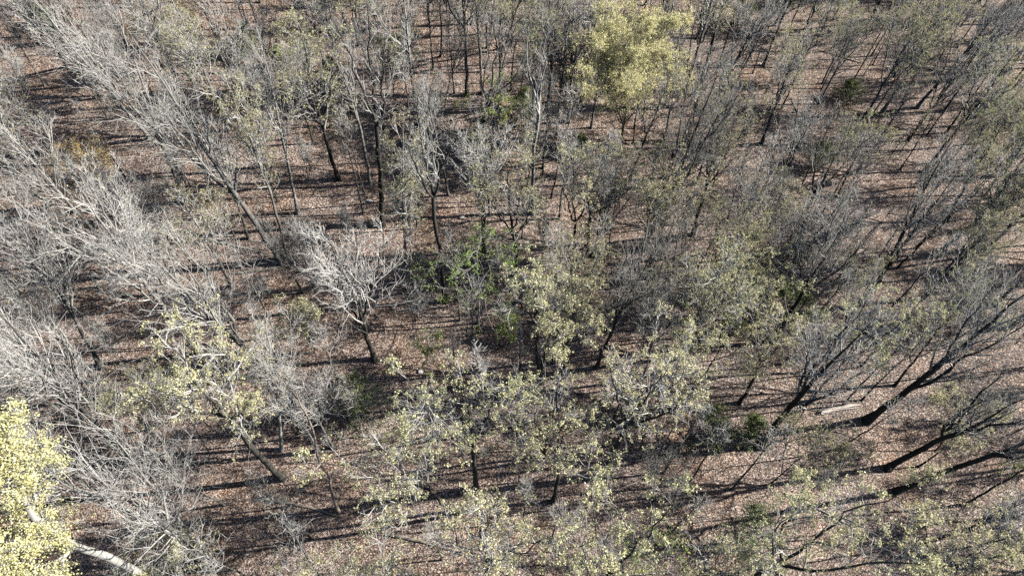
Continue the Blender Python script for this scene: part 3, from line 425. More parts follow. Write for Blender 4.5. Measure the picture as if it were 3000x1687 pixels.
 ('P', 31.78, 52.88, 12.3, -0.74, 0.04, 0, 1.03, 'low slender dark pole tree behind and right of the dark tree with broken pale stubs'),
 ('P', 47.06, 83.45, 14.4, 0.27, 0.25, 0, 0.73, 'middling slender dark pole tree right of the yellow clumps on the top edge'),
 ('B', -67.61, 84.86, 18.1, -0.83, 0.47, 0, 1.1, 'tall bare grey tree far behind and left of the amber budded tree'),
 ('H', 75.92, 97.91, 4.0, -0.01, 0.11, 0, 0.8, 'slim small bushy bare tree well behind the thick trunk at the upper right edge'),
 ('S', 15.66, 48.22, 4.5, 0.01, 0.03, 0, 0.91, 'thin sapling close behind the dark tree before the golden crown'),
 ('P', -11.36, 53.06, 15.4, 0.41, 0.14, 0, 0.91, 'middling slender dark pole tree left of the dark tree alone in the clearing'),
 ('P', -4.44, 64.14, 15.4, -0.53, -0.34, 0, 1.07, 'middling slender dark pole tree behind the dark tree alone in the clearing'),
 ('S', 2.64, 98.59, 5.2, -0.09, -0.06, 0, 1.07, 'thin sapling far left of the dark conifer on the top edge'),
 ('P', 25.53, 90.08, 14.4, 0.94, 1.23, 0, 0.78, 'middling slender dark pole tree left of the dark conifer on the top edge'),
 ('P', 69.5, 106.6, 11.1, 0.84, 0.31, 0, 0.72, 'low slender dark pole tree far behind the thick trunk at the upper right edge'),
 ('P', -39.16, 66.03, 10.2, 0.43, 0.6, 0, 1.09, 'low slender dark pole tree close behind the amber budded tree'),
 ('P', -7.87, 5.62, 10.8, -0.06, -0.41, 0, 0.97, 'low slender dark pole tree right of the dead bleached snag'),
 ('P', 18.69, 33.98, 13.0, 0.59, -0.69, 0, 0.92, 'low slender dark pole tree close left of the round yellow clump tree'),
 ('P', 44.34, 7.51, 14.9, 0.89, 0.41, 0, 0.74, 'middling slender dark pole tree well in front and right of the massive black trunk foot'),
 ('H', -65.85, 73.15, 5.5, 0.23, 0.41, 0, 0.83, 'small bushy bare tree far left of the amber budded tree'),
 ('H', 80.93, 98.08, 4.5, 0.14, 0.13, 0, 0.77, 'slim small bushy bare tree well right of the very thick trunk on the top edge'),
 ('P', 20.49, 57.75, 12.2, 0.5, -0.52, 0, 1.06, 'low slender dark pole tree right of the golden flowering tree'),
 ('H', -39.84, 84.5, 5.6, 0.03, -0.03, 0, 0.93, 'small bushy bare tree well behind the amber budded tree'),
 ('P', -4.8, 11.69, 10.2, 0.06, 0.3, 0, 1.09, 'low slender dark pole tree left of the round cream crown'),
 ('P', 63.04, 72.0, 15.8, -0.17, 0.24, 0, 1.09, 'middling slender dark pole tree right of the spreading tree near the upper right corner'),
 ('B', 78.2, 105.08, 19.0, 0.41, -1.89, 0, 0.82, 'tall bare grey tree far behind the thick trunk at the upper right edge'),
 ('P', -39.28, 23.78, 12.9, -0.71, 0.57, 0, 1.02, 'low slender dark pole tree well left of the leaning white trunk under yellow clumps'),
 ('M', 32.19, 93.99, 11.1, -0.47, -0.36, 0, 0.83, 'low tree with sparse olive buds behind the dark conifer on the top edge'),
 ('S', -61.22, 77.12, 7.1, 0.09, 0.56, 0, 0.94, 'taller thin sapling well behind and left of the bare tree in the upper left corner'),
 ('P', -15.6, 13.1, 13.1, -0.05, -0.08, 0, 0.95, 'middling slender dark pole tree close behind the dead bleached snag'),
 ('P', 49.66, 63.32, 16.1, -0.12, 0.23, 0, 1.08, 'middling slender dark pole tree in front and right of the dull conifer among grey twigs'),
 ('P', 65.2, 34.03, 14.2, 1.15, -0.27, 0, 0.98, 'middling slender dark pole tree far right of the parallel pair of black trunks'),
 ('S', 60.45, 20.77, 4.5, -0.18, 0.46, 0, 0.78, 'slim thin sapling well in front and right of the three stemmed dark tree'),
 ('H', -21.78, 50.21, 5.5, 0.13, 0.43, 0, 0.88, 'small bushy bare tree behind and left of the four limbed tree'),
 ('B', 64.14, 53.72, 15.7, -0.33, -0.35, 0, 1.01, 'middling bare grey tree in front of the fresh green crown at the right edge'),
 ('P', -37.05, 9.69, 14.4, -0.29, 0.78, 0, 1.09, 'middling slender dark pole tree in front of the long pale trunk at the left edge'),
 ('P', -18.27, 9.25, 15.8, -0.35, -0.17, 0, 1.04, 'middling slender dark pole tree close behind and left of the dead bleached snag'),
 ('B', -59.14, 79.45, 10.4, 0.05, 0.2, 0, 0.74, 'low bare grey tree well behind and left of the amber budded tree'),
 ('M', 48.17, 109.23, 14.0, -0.16, -0.16, 0, 0.81, 'middling tree with sparse olive buds well behind the thick black trunk between two budding crowns'),
 ('S', 24.32, 90.81, 7.1, -0.23, 0.41, 0, 0.79, 'taller thin sapling left of the dark conifer on the top edge'),
 ('P', 15.88, 66.76, 17.0, 0.14, -0.01, 0, 0.89, 'middling slender dark pole tree behind the golden flowering tree'),
 ('V', -58.65, 51.94, 15.7, 0.36, 0.98, 0, 0.91, 'middling bare forked tree well left of the stout dark trunk of the upper left'),
 ('B', 25.37, 79.14, 9.3, 0.0, 0.01, 0, 1.05, 'low bare grey tree in front and left of the dark conifer on the top edge'),
 ('P', 57.23, 71.32, 10.3, 0.2, 0.06, 0, 0.84, 'low slender dark pole tree behind the fresh green crown at the right edge'),
 ('P', -63.55, 63.98, 11.0, 0.91, -0.33, 0, 0.87, 'low slender dark pole tree far left of the stout dark trunk of the upper left'),
 ('M', 59.28, 44.26, 14.1, 0.62, -1.13, 0, 0.89, 'middling tree with sparse olive buds right of the three stemmed dark tree'),
 ('P', 38.04, 99.38, 10.6, 0.58, 0.45, 0, 0.75, 'low slender dark pole tree behind the dark conifer on the top edge'),
 ('B', -6.16, 76.02, 19.5, -0.09, -0.06, 0, 0.8, 'tall bare grey tree well behind the dark tree alone in the clearing'),
 ('B', -7.72, 88.69, 13.0, 0.06, 0.01, 0, 0.8, 'middling bare grey tree far behind the dark tree alone in the clearing'),
 ('H', 54.87, 22.56, 7.1, 0.55, 0.01, 0, 0.92, 'taller small bushy bare tree well in front of the three stemmed dark tree'),
 ('M', 37.11, 67.4, 14.0, -0.0, -0.04, 0, 1.03, 'middling tree with sparse olive buds close left of the dull conifer among grey twigs'),
 ('P', -60.94, 73.51, 9.9, 0.54, 0.36, 0, 1.04, 'low slender dark pole tree far behind and left of the big leaning white limbed tree'),
 ('B', 4.76, 46.81, 13.2, -0.01, -0.05, 0, 0.97, 'middling bare grey tree behind the dark trunk cluster'),
 ('P', 54.18, 29.79, 9.8, 0.79, -0.36, 0, 1.03, 'low slender dark pole tree in front and right of the three stemmed dark tree'),
 ('B', 66.77, 87.25, 17.8, -0.75, 0.83, 0, 1.09, 'tall bare grey tree right of the very thick trunk on the top edge'),
 ('B', -53.26, 60.4, 9.4, 0.06, 0.24, 0, 1.06, 'low bare grey tree close in front of the bare tree in the upper left corner'),
 ('P', 56.01, 110.87, 14.5, 0.0, 0.44, 0, 0.71, 'middling slender dark pole tree far behind the thick black trunk between two budding crowns'),
 ('B', 31.45, 74.17, 16.2, 0.13, 0.17, 0, 0.9, 'middling bare grey tree in front and left of the yellow clumps on the top edge'),
 ('P', -31.13, 86.64, 11.4, -0.01, -0.1, 0, 1.07, 'low slender dark pole tree far behind the amber budded tree'),
 ('S', -17.56, 93.55, 7.1, -0.0, 0.01, 0, 0.78, 'taller thin sapling far behind and right of the amber budded tree'),
 ('M', 44.87, 66.57, 17.9, -0.42, -0.2, 0, 0.73, 'tall tree with sparse olive buds close right of the dull conifer among grey twigs'),
 ('H', -13.36, 81.49, 5.5, 0.0, 0.39, 0, 0.81, 'small bushy bare tree far behind the dark tree alone in the clearing'),
 ('P', -9.99, 86.13, 10.8, -0.83, 0.15, 0, 0.72, 'low slender dark pole tree far behind the dark tree alone in the clearing'),
 ('P', 45.74, 94.01, 12.5, 0.14, 0.1, 0, 0.89, 'low slender dark pole tree behind the thick black trunk between two budding crowns'),
 ('P', -50.76, 27.38, 9.5, -0.06, -0.02, 0, 0.79, 'low slender dark pole tree left of the white barked forked tree by the left edge'),
 ('S', 5.8, 82.45, 5.3, 0.44, 0.41, 0, 0.89, 'thin sapling far behind the golden flowering tree'),
 ('S', 43.64, 58.61, 5.4, -0.32, -0.25, 0, 0.76, 'thin sapling in front of the dull conifer among grey twigs'),
 ('V', 73.32, 106.01, 17.6, 0.14, -0.1, 0, 0.79, 'tall bare forked tree far behind the thick trunk at the upper right edge'),
 ('M', 62.54, 66.16, 16.9, -1.87, -0.13, 0, 0.9, 'middling tree with sparse olive buds well right of the dull conifer among grey twigs'),
 ('B', 19.29, 95.37, 17.5, 0.58, -1.75, 0, 1.08, 'tall bare grey tree well left of the dark conifer on the top edge'),
 ('P', -49.24, 78.13, 11.9, -0.04, -0.67, 0, 0.89, 'low slender dark pole tree far behind and left of the four limbed tree'),
 ('S', 47.41, 89.96, 5.4, 0.48, -0.13, 0, 0.79, 'thin sapling close behind the thick black trunk between two budding crowns'),
 ('M', 59.85, 41.56, 14.8, -0.61, 0.41, 0, 0.73, 'middling tree with sparse olive buds well right of the olive tree by the right edge'),
 ('M', 29.72, 105.66, 14.1, -0.12, -0.24, 0, 0.85, 'middling tree with sparse olive buds far behind the yellow clumps on the top edge'),
 ('P', 82.38, 98.26, 13.3, 0.27, 0.01, 0, 0.98, 'middling slender dark pole tree far right of the very thick trunk on the top edge'),
 ('P', -18.93, 59.46, 12.8, 0.06, 0.09, 0, 0.95, 'low slender dark pole tree well left of the dark tree alone in the clearing'),
 ('P', -54.68, 78.19, 10.8, -0.16, -0.1, 0, 0.98, 'low slender dark pole tree well behind and left of the amber budded tree'),
 ('P', 73.39, 89.04, 14.3, -0.16, -0.09, 0, 0.95, 'middling slender dark pole tree far right of the thick black trunk between two budding crowns'),
 ('P', -37.54, 30.44, 9.2, -0.37, -0.44, 0, 0.95, 'low slender dark pole tree close behind the white barked forked tree by the left edge'),
 ('P', -23.71, 74.88, 10.8, 0.75, -0.2, 0, 0.82, 'low slender dark pole tree well behind and right of the amber budded tree'),
 ('S', 35.01, 11.81, 5.6, 0.03, 0.07, 0, 0.9, 'thin sapling in front of the massive black trunk foot'),
 ('V', -22.31, 54.46, 12.1, 0.39, 0.3, 0, 0.95, 'low bare forked tree behind and left of the four limbed tree'),
 ('P', 6.78, 70.13, 15.0, -0.13, 0.1, 0, 1.09, 'middling slender dark pole tree far behind the dark tree before the golden crown'),
 ('P', -18.41, 15.56, 9.9, 0.35, -0.24, 0, 1.08, 'low slender dark pole tree close in front of the leaning white trunk under yellow clumps'),
 ('P', 34.0, 33.76, 14.9, 1.11, 0.88, 0, 0.84, 'middling slender dark pole tree close in front of the parallel pair of black trunks'),
 ('M', 34.49, 100.93, 16.2, -0.43, 0.57, 0, 0.74, 'middling tree with sparse olive buds well behind the yellow clumps on the top edge'),
 ('V', -4.12, 71.94, 12.6, 0.03, -0.92, 0, 0.8, 'low bare forked tree well behind the dark tree alone in the clearing'),
 ('M', 44.22, 43.87, 19.1, 1.13, -1.6, 0, 0.76, 'tall tree with sparse olive buds behind and left of the three stemmed dark tree'),
 ('S', 48.36, 73.77, 7.4, 0.15, -0.73, 0, 0.79, 'taller thin sapling left of the spreading tree near the upper right corner'),
 ('H', -17.93, 29.43, 7.2, 0.44, 0.2, 0, 0.78, 'taller small bushy bare tree behind and left of the dense dark green conifer'),
 ('P', -44.04, 41.86, 10.0, -0.59, 0.27, 0, 0.87, 'low slender dark pole tree in front of the stout dark trunk of the upper left'),
 ('V', -66.81, 59.6, 10.1, 0.67, -0.61, 0, 0.87, 'low bare forked tree well left of the bare tree in the upper left corner'),
 ('H', 13.56, 75.53, 6.2, 0.26, -0.17, 0, 1.0, 'small bushy bare tree well behind the golden flowering tree'),
 ('P', 56.23, 84.32, 13.1, 0.27, 0.86, 0, 0.99, 'middling slender dark pole tree right of the thick black trunk between two budding crowns'),
 ('M', 62.6, 80.33, 11.2, 0.08, 0.05, 0, 1.02, 'low tree with sparse olive buds close behind the thick trunk at the upper right edge'),
 ('L', 48.49, 17.63, 15.0, -0.91, 0.58, 0, 0.82, 'middling tree with pale yellow clumps well right of the massive black trunk foot'),
 ('S', -53.1, 26.04, 4.0, -0.32, 0.13, 0, 0.89, 'slim thin sapling well left of the white barked forked tree by the left edge'),
 ('H', -46.0, 67.12, 6.8, -0.16, 0.21, 0, 0.84, 'taller small bushy bare tree behind and left of the amber budded tree'),
 ('B', -12.93, 95.67, 16.4, 0.07, 0.16, 0, 1.06, 'middling bare grey tree far behind and right of the amber budded tree'),
 ('P', 8.95, 38.59, 15.3, -1.06, 1.24, 0, 0.92, 'middling slender dark pole tree left of the round yellow clump tree'),
 ('V', 59.48, 81.22, 11.2, 0.34, 0.92, 0, 1.04, 'low bare forked tree close in front of the very thick trunk on the top edge'),
 ('H', 39.13, 14.36, 6.7, 0.26, -0.04, 0, 0.86, 'taller small bushy bare tree in front and right of the massive black trunk foot'),
 ('H', -50.51, 21.79, 4.2, 0.16, 0.04, 0, 1.02, 'slim small bushy bare tree well left of the long pale trunk at the left edge'),
 ('B', 28.41, 51.67, 13.6, -0.21, -0.08, 0, 0.77, 'middling bare grey tree close behind the dark tree with broken pale stubs'),
 ('S', -9.49, 77.97, 7.0, -0.36, 0.22, 0, 0.93, 'taller thin sapling far behind and left of the golden flowering tree'),
 ('V', 58.49, 46.97, 15.6, 1.19, -0.83, 0, 1.02, 'middling bare forked tree right of the olive tree by the right edge'),
 ('H', 64.24, 30.85, 5.1, 0.31, -0.15, 0, 0.76, 'small bushy bare tree well right of the three stemmed dark tree'),
 ('B', 64.93, 65.07, 9.5, -0.02, 0.12, 0, 1.05, 'low bare grey tree close right of the fresh green crown at the right edge'),
 ('P', 2.03, 81.9, 14.2, 0.24, 1.06, 0, 0.81, 'middling slender dark pole tree far left of the yellow clumps on the top edge'),
 ('V', -0.93, 64.89, 11.4, 0.56, 0.52, 0, 0.76, 'low bare forked tree behind the dark tree alone in the clearing'),
 ('P', 48.87, 7.89, 10.0, 0.02, -0.04, 0, 0.89, 'low slender dark pole tree well in front and right of the massive black trunk foot'),
 ('H', 13.53, 39.0, 7.1, 0.11, 0.57, 0, 0.95, 'taller small bushy bare tree close in front of the dark tree before the golden crown'),
 ('M', 39.27, 60.63, 18.5, 0.11, 0.99, 0, 1.03, 'tall tree with sparse olive buds in front of the dull conifer among grey twigs'),
 ('P', -53.38, 77.23, 10.3, -0.04, 0.34, 0, 0.92, 'low slender dark pole tree behind the bare tree in the upper left corner'),
 ('H', 65.09, 66.83, 7.8, -0.59, -0.34, 0, 0.85, 'taller small bushy bare tree right of the fresh green crown at the right edge'),
 ('S', 22.85, 36.52, 4.0, 0.31, -0.1, 0, 0.84, 'slim thin sapling close behind and right of the round yellow clump tree'),
 ('M', 22.02, 96.88, 19.8, 0.02, 0.01, 0, 0.92, 'tall tree with sparse olive buds far behind the golden flowering tree'),
 ('H', -44.46, 57.82, 7.7, -0.0, -0.0, 0, 0.72, 'taller small bushy bare tree in front and left of the amber budded tree'),
 ('S', 31.13, 92.68, 4.0, -0.04, 0.41, 0, 0.91, 'slim thin sapling behind and left of the dark conifer on the top edge'),
 ('S', -5.2, 78.72, 7.2, 0.14, 0.19, 0, 0.96, 'taller thin sapling far behind the four limbed tree'),
 ('B', -55.57, 66.74, 17.3, 0.09, 0.01, 0, 0.87, 'tall bare grey tree well left of the amber budded tree'),
 ('P', -38.36, 85.25, 10.9, -0.38, 0.65, 0, 0.79, 'low slender dark pole tree far behind the big leaning white limbed tree'),
 ('M', 14.11, 103.6, 17.9, -0.57, 0.3, 0, 0.9, 'tall tree with sparse olive buds far behind the dark tree alone in the clearing'),
 ('P', -54.52, 35.59, 14.6, 0.8, 0.78, 0, 0.96, 'middling slender dark pole tree far left of the big leaning white limbed tree'),
 ('S', -54.15, 70.77, 5.5, -0.08, -0.01, 0, 0.97, 'thin sapling behind the bare tree in the upper left corner'),
 ('H', 0.36, 74.74, 4.9, 0.26, 0.16, 0, 1.1, 'small bushy bare tree well behind and left of the golden flowering tree'),
 ('H', 50.62, 49.38, 8.0, -0.35, -0.0, 0, 0.78, 'taller small bushy bare tree close right of the olive tree by the right edge'),
 ('M', 46.96, 56.52, 16.9, 0.95, 0.97, 0, 0.98, 'middling tree with sparse olive buds behind the olive tree by the right edge'),
 ('B', -76.09, 80.68, 10.7, -0.12, -0.33, 0, 0.98, 'low bare grey tree far left of the amber budded tree'),
 ('B', -66.98, 81.87, 16.3, -0.0, -0.0, 0, 0.72, 'middling bare grey tree far behind and left of the amber budded tree'),
 ('B', -11.38, 58.15, 18.0, 0.34, 0.79, 0, 0.81, 'tall bare grey tree behind and left of the dark tree alone in the clearing'),
 ('P', 15.63, 43.27, 14.7, 0.18, 0.75, 0, 0.84, 'middling slender dark pole tree close right of the dark tree before the golden crown'),
 ('V', -38.94, 88.28, 16.2, 1.37, 0.28, 0, 0.91, 'middling bare forked tree far behind the amber budded tree'),
 ('M', -31.84, 55.59, 15.9, 0.26, -0.04, 0, 0.76, 'middling tree with sparse olive buds right of the stout dark trunk of the upper left'),
 ('P', 82.78, 99.98, 12.0, -0.67, 0.5, 0, 0.8, 'low slender dark pole tree far right of the very thick trunk on the top edge'),
 ('P', -11.76, 85.74, 14.0, -0.28, -0.24, 0, 0.78, 'middling slender dark pole tree far behind and right of the amber budded tree'),
 ('P', 30.44, 65.21, 11.6, 0.21, 0.2, 0, 0.82, 'low slender dark pole tree well behind the dark tree with broken pale stubs'),
 ('B', -2.96, 41.95, 17.5, -0.04, 0.04, 0, 1.02, 'tall bare grey tree behind the pale fan tree'),
 ('S', 67.91, 54.71, 4.9, -0.21, -0.07, 0, 1.02, 'thin sapling in front and right of the fresh green crown at the right edge'),
 ('H', 63.28, 50.45, 4.0, -0.11, 0.11, 0, 0.9, 'slim small bushy bare tree in front of the fresh green crown at the right edge'),
 ('P', -28.01, 79.22, 10.4, 0.13, -0.15, 0, 1.05, 'low slender dark pole tree far behind the four limbed tree'),
 ('P', 49.42, 76.33, 10.6, -0.04, 0.8, 0, 0.75, 'low slender dark pole tree left of the spreading tree near the upper right corner'),
 ('P', 35.77, 20.88, 13.4, 0.32, 0.36, 0, 0.97, 'middling slender dark pole tree close right of the massive black trunk foot'),
 ('B', 22.6, 69.84, 18.5, -0.64, 0.73, 0, 1.09, 'tall bare grey tree well behind and right of the golden flowering tree'),
 ('S', -64.02, 69.3, 7.7, 0.25, 0.51, 0, 0.91, 'taller thin sapling left of the bare tree in the upper left corner'),
 ('H', 37.96, 15.29, 7.7, 0.3, -0.02, 0, 1.02, 'taller small bushy bare tree well right of the very thick dark leaning trunk'),
 ('M', 52.77, 53.04, 13.2, 0.02, 1.07, 0, 0.86, 'middling tree with sparse olive buds well behind the three stemmed dark tree'),
 ('P', -14.68, 25.07, 14.3, 0.53, -0.3, 0, 0.9, 'middling slender dark pole tree close behind and left of the dense dark green conifer'),
 ('P', 70.04, 23.76, 9.8, -0.47, 0.46, 0, 0.79, 'low slender dark pole tree far in front and right of the three stemmed dark tree'),
 ('H', 33.5, 70.86, 7.5, 0.12, -0.27, 0, 0.97, 'taller small bushy bare tree left of the dull conifer among grey twigs'),
 ('P', 15.38, 18.4, 12.1, 0.25, 0.63, 0, 0.92, 'low slender dark pole tree behind the green holly bush'),
 ('M', 1.62, 57.41, 17.2, 0.32, 1.54, 0, 0.82, 'tall tree with sparse olive buds left of the golden flowering tree'),
 ('M', 58.2, 27.11, 14.9, -1.22, -0.4, 0, 0.74, 'middling tree with sparse olive buds far right of the parallel pair of black trunks'),
 ('P', -36.06, 11.25, 12.9, -0.63, 0.66, 0, 0.99, 'low slender dark pole tree left of the stout whitish tree'),
 ('M', -63.7, 78.69, 19.6, -0.43, 0.35, 0, 0.73, 'tall tree with sparse olive buds far behind and left of the amber budded tree'),
 ('P', 8.77, 21.6, 14.3, 0.03, 0.93, 0, 1.05, 'middling slender dark pole tree behind and right of the round cream crown'),
 ('M', 38.53, 71.52, 10.0, -0.48, -0.6, 0, 0.96, 'low tree with sparse olive buds in front of the yellow clumps on the top edge'),
 ('P', -59.75, 75.74, 11.4, -0.01, -0.07, 0, 1.07, 'low slender dark pole tree far behind the white barked forked tree by the left edge'),
 ('P', -12.37, 21.77, 12.3, 0.42, -0.09, 0, 0.87, 'low slender dark pole tree close in front of the dense dark green conifer'),
 ('B', -21.61, 73.09, 16.7, 0.21, -0.22, 0, 0.88, 'middling bare grey tree well right of the amber budded tree'),
 ('P', -38.1, 63.69, 12.6, -0.02, -0.07, 0, 1.07, 'low slender dark pole tree close right of the amber budded tree'),
 ('H', -46.69, 58.94, 5.0, -0.0, -0.04, 0, 1.08, 'small bushy bare tree in front and left of the amber budded tree'),
 ('B', -4.58, 67.74, 10.4, -0.17, 0.0, 0, 0.87, 'low bare grey tree well behind the dark tree alone in the clearing'),
 ('P', -29.52, 66.42, 14.1, 0.02, 0.14, 0, 0.9, 'middling slender dark pole tree right of the amber budded tree'),
 ('P', 14.26, 81.15, 16.1, 1.78, -0.12, 0, 0.8, 'middling slender dark pole tree well left of the dark conifer on the top edge'),
 ('H', 55.58, 12.56, 6.7, 0.23, -0.06, 0, 0.87, 'taller small bushy bare tree well right of the massive black trunk foot'),
 ('H', 46.88, 20.73, 5.3, -0.02, -0.11, 0, 1.04, 'small bushy bare tree right of the massive black trunk foot'),
 ('S', 0.8, 43.79, 7.3, -0.0, 0.02, 0, 0.74, 'taller thin sapling behind and left of the dark trunk cluster'),
 ('P', 54.83, 66.02, 11.3, 0.12, -0.11, 0, 1.04, 'low slender dark pole tree close left of the fresh green crown at the right edge'),
 ('M', 74.49, 78.51, 18.2, -1.49, -0.74, 0, 0.95, 'tall tree with sparse olive buds right of the thick trunk at the upper right edge'),
 ('B', 33.04, 103.41, 16.0, -0.48, -1.68, 0, 0.96, 'middling bare grey tree well behind the dark conifer on the top edge'),
 ('M', 45.51, 105.11, 17.7, 0.19, -0.48, 0, 0.97, 'tall tree with sparse olive buds well behind the thick black trunk between two budding crowns'),
 ('M', 2.79, 89.24, 14.1, -0.68, 0.08, 0, 1.08, 'middling tree with sparse olive buds far left of the dark conifer on the top edge'),
 ('B', -3.51, 95.47, 17.9, -0.52, -0.02, 0, 0.94, 'tall bare grey tree far left of the dark conifer on the top edge'),
 ('M', 59.11, 90.04, 9.2, 0.52, -0.5, 0, 0.81, 'low tree with sparse olive buds close behind the very thick trunk on the top edge'),
 ('P', 64.96, 69.82, 16.4, 0.06, -0.0, 0, 0.88, 'middling slender dark pole tree in front of the thick trunk at the upper right edge'),
 ('B', 23.8, 81.95, 13.7, 0.51, 0.04, 0, 1.05, 'middling bare grey tree left of the dark conifer on the top edge'),
 ('S', 22.92, 104.08, 4.6, -0.06, -0.03, 0, 1.02, 'thin sapling well behind and left of the dark conifer on the top edge'),
 ('P', 79.28, 103.31, 14.5, -0.01, 0.92, 0, 0.75, 'middling slender dark pole tree far behind the fresh green crown at the right edge'),
 ('H', 52.35, 76.05, 5.2, 0.03, -0.22, 0, 1.03, 'small bushy bare tree in front of the thick black trunk between two budding crowns'),
 ('P', 45.73, 98.09, 9.2, -0.19, -0.83, 0, 0.91, 'low slender dark pole tree well behind the yellow clumps on the top edge'),
 ('P', 52.78, 15.99, 14.9, 0.73, -0.84, 0, 0.89, 'middling slender dark pole tree well right of the massive black trunk foot'),
 ('P', 26.67, 96.88, 9.8, -1.04, 0.47, 0, 0.89, 'low slender dark pole tree behind and left of the dark conifer on the top edge'),
 ('B', -9.67, 94.34, 12.3, -0.2, 0.53, 0, 0.82, 'low bare grey tree far behind the dark tree alone in the clearing'),
 ('V', 2.86, 53.5, 12.2, 0.41, -0.42, 0, 1.1, 'low bare forked tree right of the dark tree alone in the clearing'),
 ('S', 72.61, 82.4, 7.9, 0.67, -0.56, 0, 0.95, 'taller thin sapling behind and right of the thick trunk at the upper right edge'),
 ('P', -15.85, 47.99, 13.7, -0.24, 0.56, 0, 0.88, 'middling slender dark pole tree close behind and left of the four limbed tree'),
 ('H', -44.22, 7.91, 7.6, -0.34, 0.13, 0, 0.91, 'taller small bushy bare tree well left of the stout whitish tree'),
 ('P', 46.51, 77.8, 15.6, -0.23, -0.34, 0, 0.72, 'middling slender dark pole tree in front of the thick black trunk between two budding crowns'),
 ('P', 2.8, 27.62, 15.5, 0.38, -1.01, 0, 0.96, 'middling slender dark pole tree in front and right of the bright green understory tree'),
 ('P', -7.63, 63.8, 14.4, -0.15, 0.26, 0, 1.04, 'middling slender dark pole tree well behind the four limbed tree'),
 ('P', 53.75, 34.85, 13.6, 0.02, -0.0, 0, 1.05, 'middling slender dark pole tree right of the three stemmed dark tree'),
 ('P', -8.51, 86.69, 15.3, 1.03, 0.24, 0, 0.79, 'middling slender dark pole tree far right of the bare tree in the upper left corner'),
 ('M', 20.42, 67.76, 18.4, -0.33, -0.17, 0, 0.99, 'tall tree with sparse olive buds well behind and right of the golden flowering tree'),
 ('H', -62.0, 84.63, 6.1, 0.14, -0.06, 0, 1.0, 'small bushy bare tree well behind the bare tree in the upper left corner'),
 ('P', 52.03, 63.73, 16.7, 0.27, 0.79, 0, 1.06, 'middling slender dark pole tree left of the fresh green crown at the right edge'),
 ('P', -43.21, 14.84, 10.4, -0.17, 0.46, 0, 1.01, 'low slender dark pole tree well left of the stout whitish tree'),
 ('B', 57.64, 39.79, 12.0, 1.06, 0.76, 0, 1.05, 'low bare grey tree right of the three stemmed dark tree'),
 ('B', -38.07, 60.92, 16.6, 0.28, -0.03, 0, 0.98, 'middling bare grey tree close in front and right of the amber budded tree'),
 ('M', 67.52, 84.43, 10.6, -0.2, -0.47, 0, 1.0, 'low tree with sparse olive buds behind the thick trunk at the upper right edge'),
 ('P', -9.26, 90.35, 11.4, 0.78, 0.42, 0, 0.97, 'low slender dark pole tree far behind and left of the golden flowering tree'),
 ('B', -68.76, 79.45, 18.9, -0.01, 0.05, 0, 1.07, 'tall bare grey tree far behind and left of the big leaning white limbed tree'),
 ('H', -31.71, 6.52, 4.8, -0.13, -0.22, 0, 0.75, 'small bushy bare tree in front of the long pale trunk at the left edge'),
 ('P', 51.99, 56.23, 13.1, -0.36, 0.2, 0, 0.8, 'middling slender dark pole tree behind and right of the olive tree by the right edge'),
 ('P', -23.31, 15.64, 16.4, -0.14, -1.11, 0, 0.82, 'middling slender dark pole tree close behind the stout whitish tree'),
 ('B', 58.63, 24.67, 13.9, 0.25, 0.23, 0, 0.74, 'middling bare grey tree far right of the massive black trunk foot'),
 ('B', 16.64, 63.85, 11.9, 0.41, 0.43, 0, 0.87, 'low bare grey tree behind and right of the golden flowering tree'),
 ('P', 0.16, 63.71, 12.4, 1.04, 0.11, 0, 0.86, 'low slender dark pole tree behind the dark tree alone in the clearing'),
 ('P', 3.43, 67.1, 9.1, -0.34, 0.08, 0, 0.72, 'low slender dark pole tree behind and left of the golden flowering tree'),
 ('V', 46.13, 54.08, 15.5, 1.19, -0.58, 0, 0.75, 'middling bare forked tree close behind the olive tree by the right edge'),
 ('P', 34.39, 14.19, 14.1, -0.26, -0.1, 0, 0.82, 'middling slender dark pole tree in front of the massive black trunk foot'),
 ('P', 36.82, 101.08, 13.7, -0.05, 0.7, 0, 1.06, 'middling slender dark pole tree well behind the yellow clumps on the top edge'),
 ('P', -14.16, 78.85, 10.7, -0.0, -0.0, 0, 0.98, 'low slender dark pole tree far right of the bare tree in the upper left corner'),
 ('P', 0.33, 9.58, 15.6, -0.1, 0.38, 0, 0.84, 'middling slender dark pole tree in front of the round cream crown'),
 ('V', 70.77, 88.74, 15.5, -1.47, -0.26, 0, 0.93, 'middling bare forked tree right of the very thick trunk on the top edge'),
 ('M', 43.65, 41.21, 12.2, -0.17, -0.37, 0, 0.81, 'low tree with sparse olive buds close behind and left of the three stemmed dark tree'),
 ('P', -16.06, 22.54, 11.0, -0.18, -0.01, 0, 1.05, 'low slender dark pole tree close left of the dense dark green conifer'),
 ('P', -37.37, 58.52, 14.8, 0.01, -0.02, 0, 0.83, 'middling slender dark pole tree close behind the stout dark trunk of the upper left'),
 ('M', 50.75, 13.93, 15.0, -0.18, 0.13, 0, 0.85, 'middling tree with sparse olive buds well right of the massive black trunk foot'),
 ('P', 23.63, 62.73, 9.7, 0.76, -0.42, 0, 0.91, 'low slender dark pole tree well left of the dull conifer among grey twigs'),
 ('M', -21.73, 58.46, 12.8, -0.39, -0.14, 0, 0.81, 'low tree with sparse olive buds well behind the four limbed tree'),
 ('P', -24.88, 11.32, 9.3, -0.33, -0.08, 0, 0.92, 'low slender dark pole tree left of the dead bleached snag'),
 ('H', 19.66, 86.74, 7.0, -0.1, 0.6, 0, 1.01, 'taller small bushy bare tree well left of the dark conifer on the top edge'),
 ('M', 49.04, 35.46, 16.7, -1.45, -0.6, 0, 0.91, 'middling tree with sparse olive buds close in front of the three stemmed dark tree'),
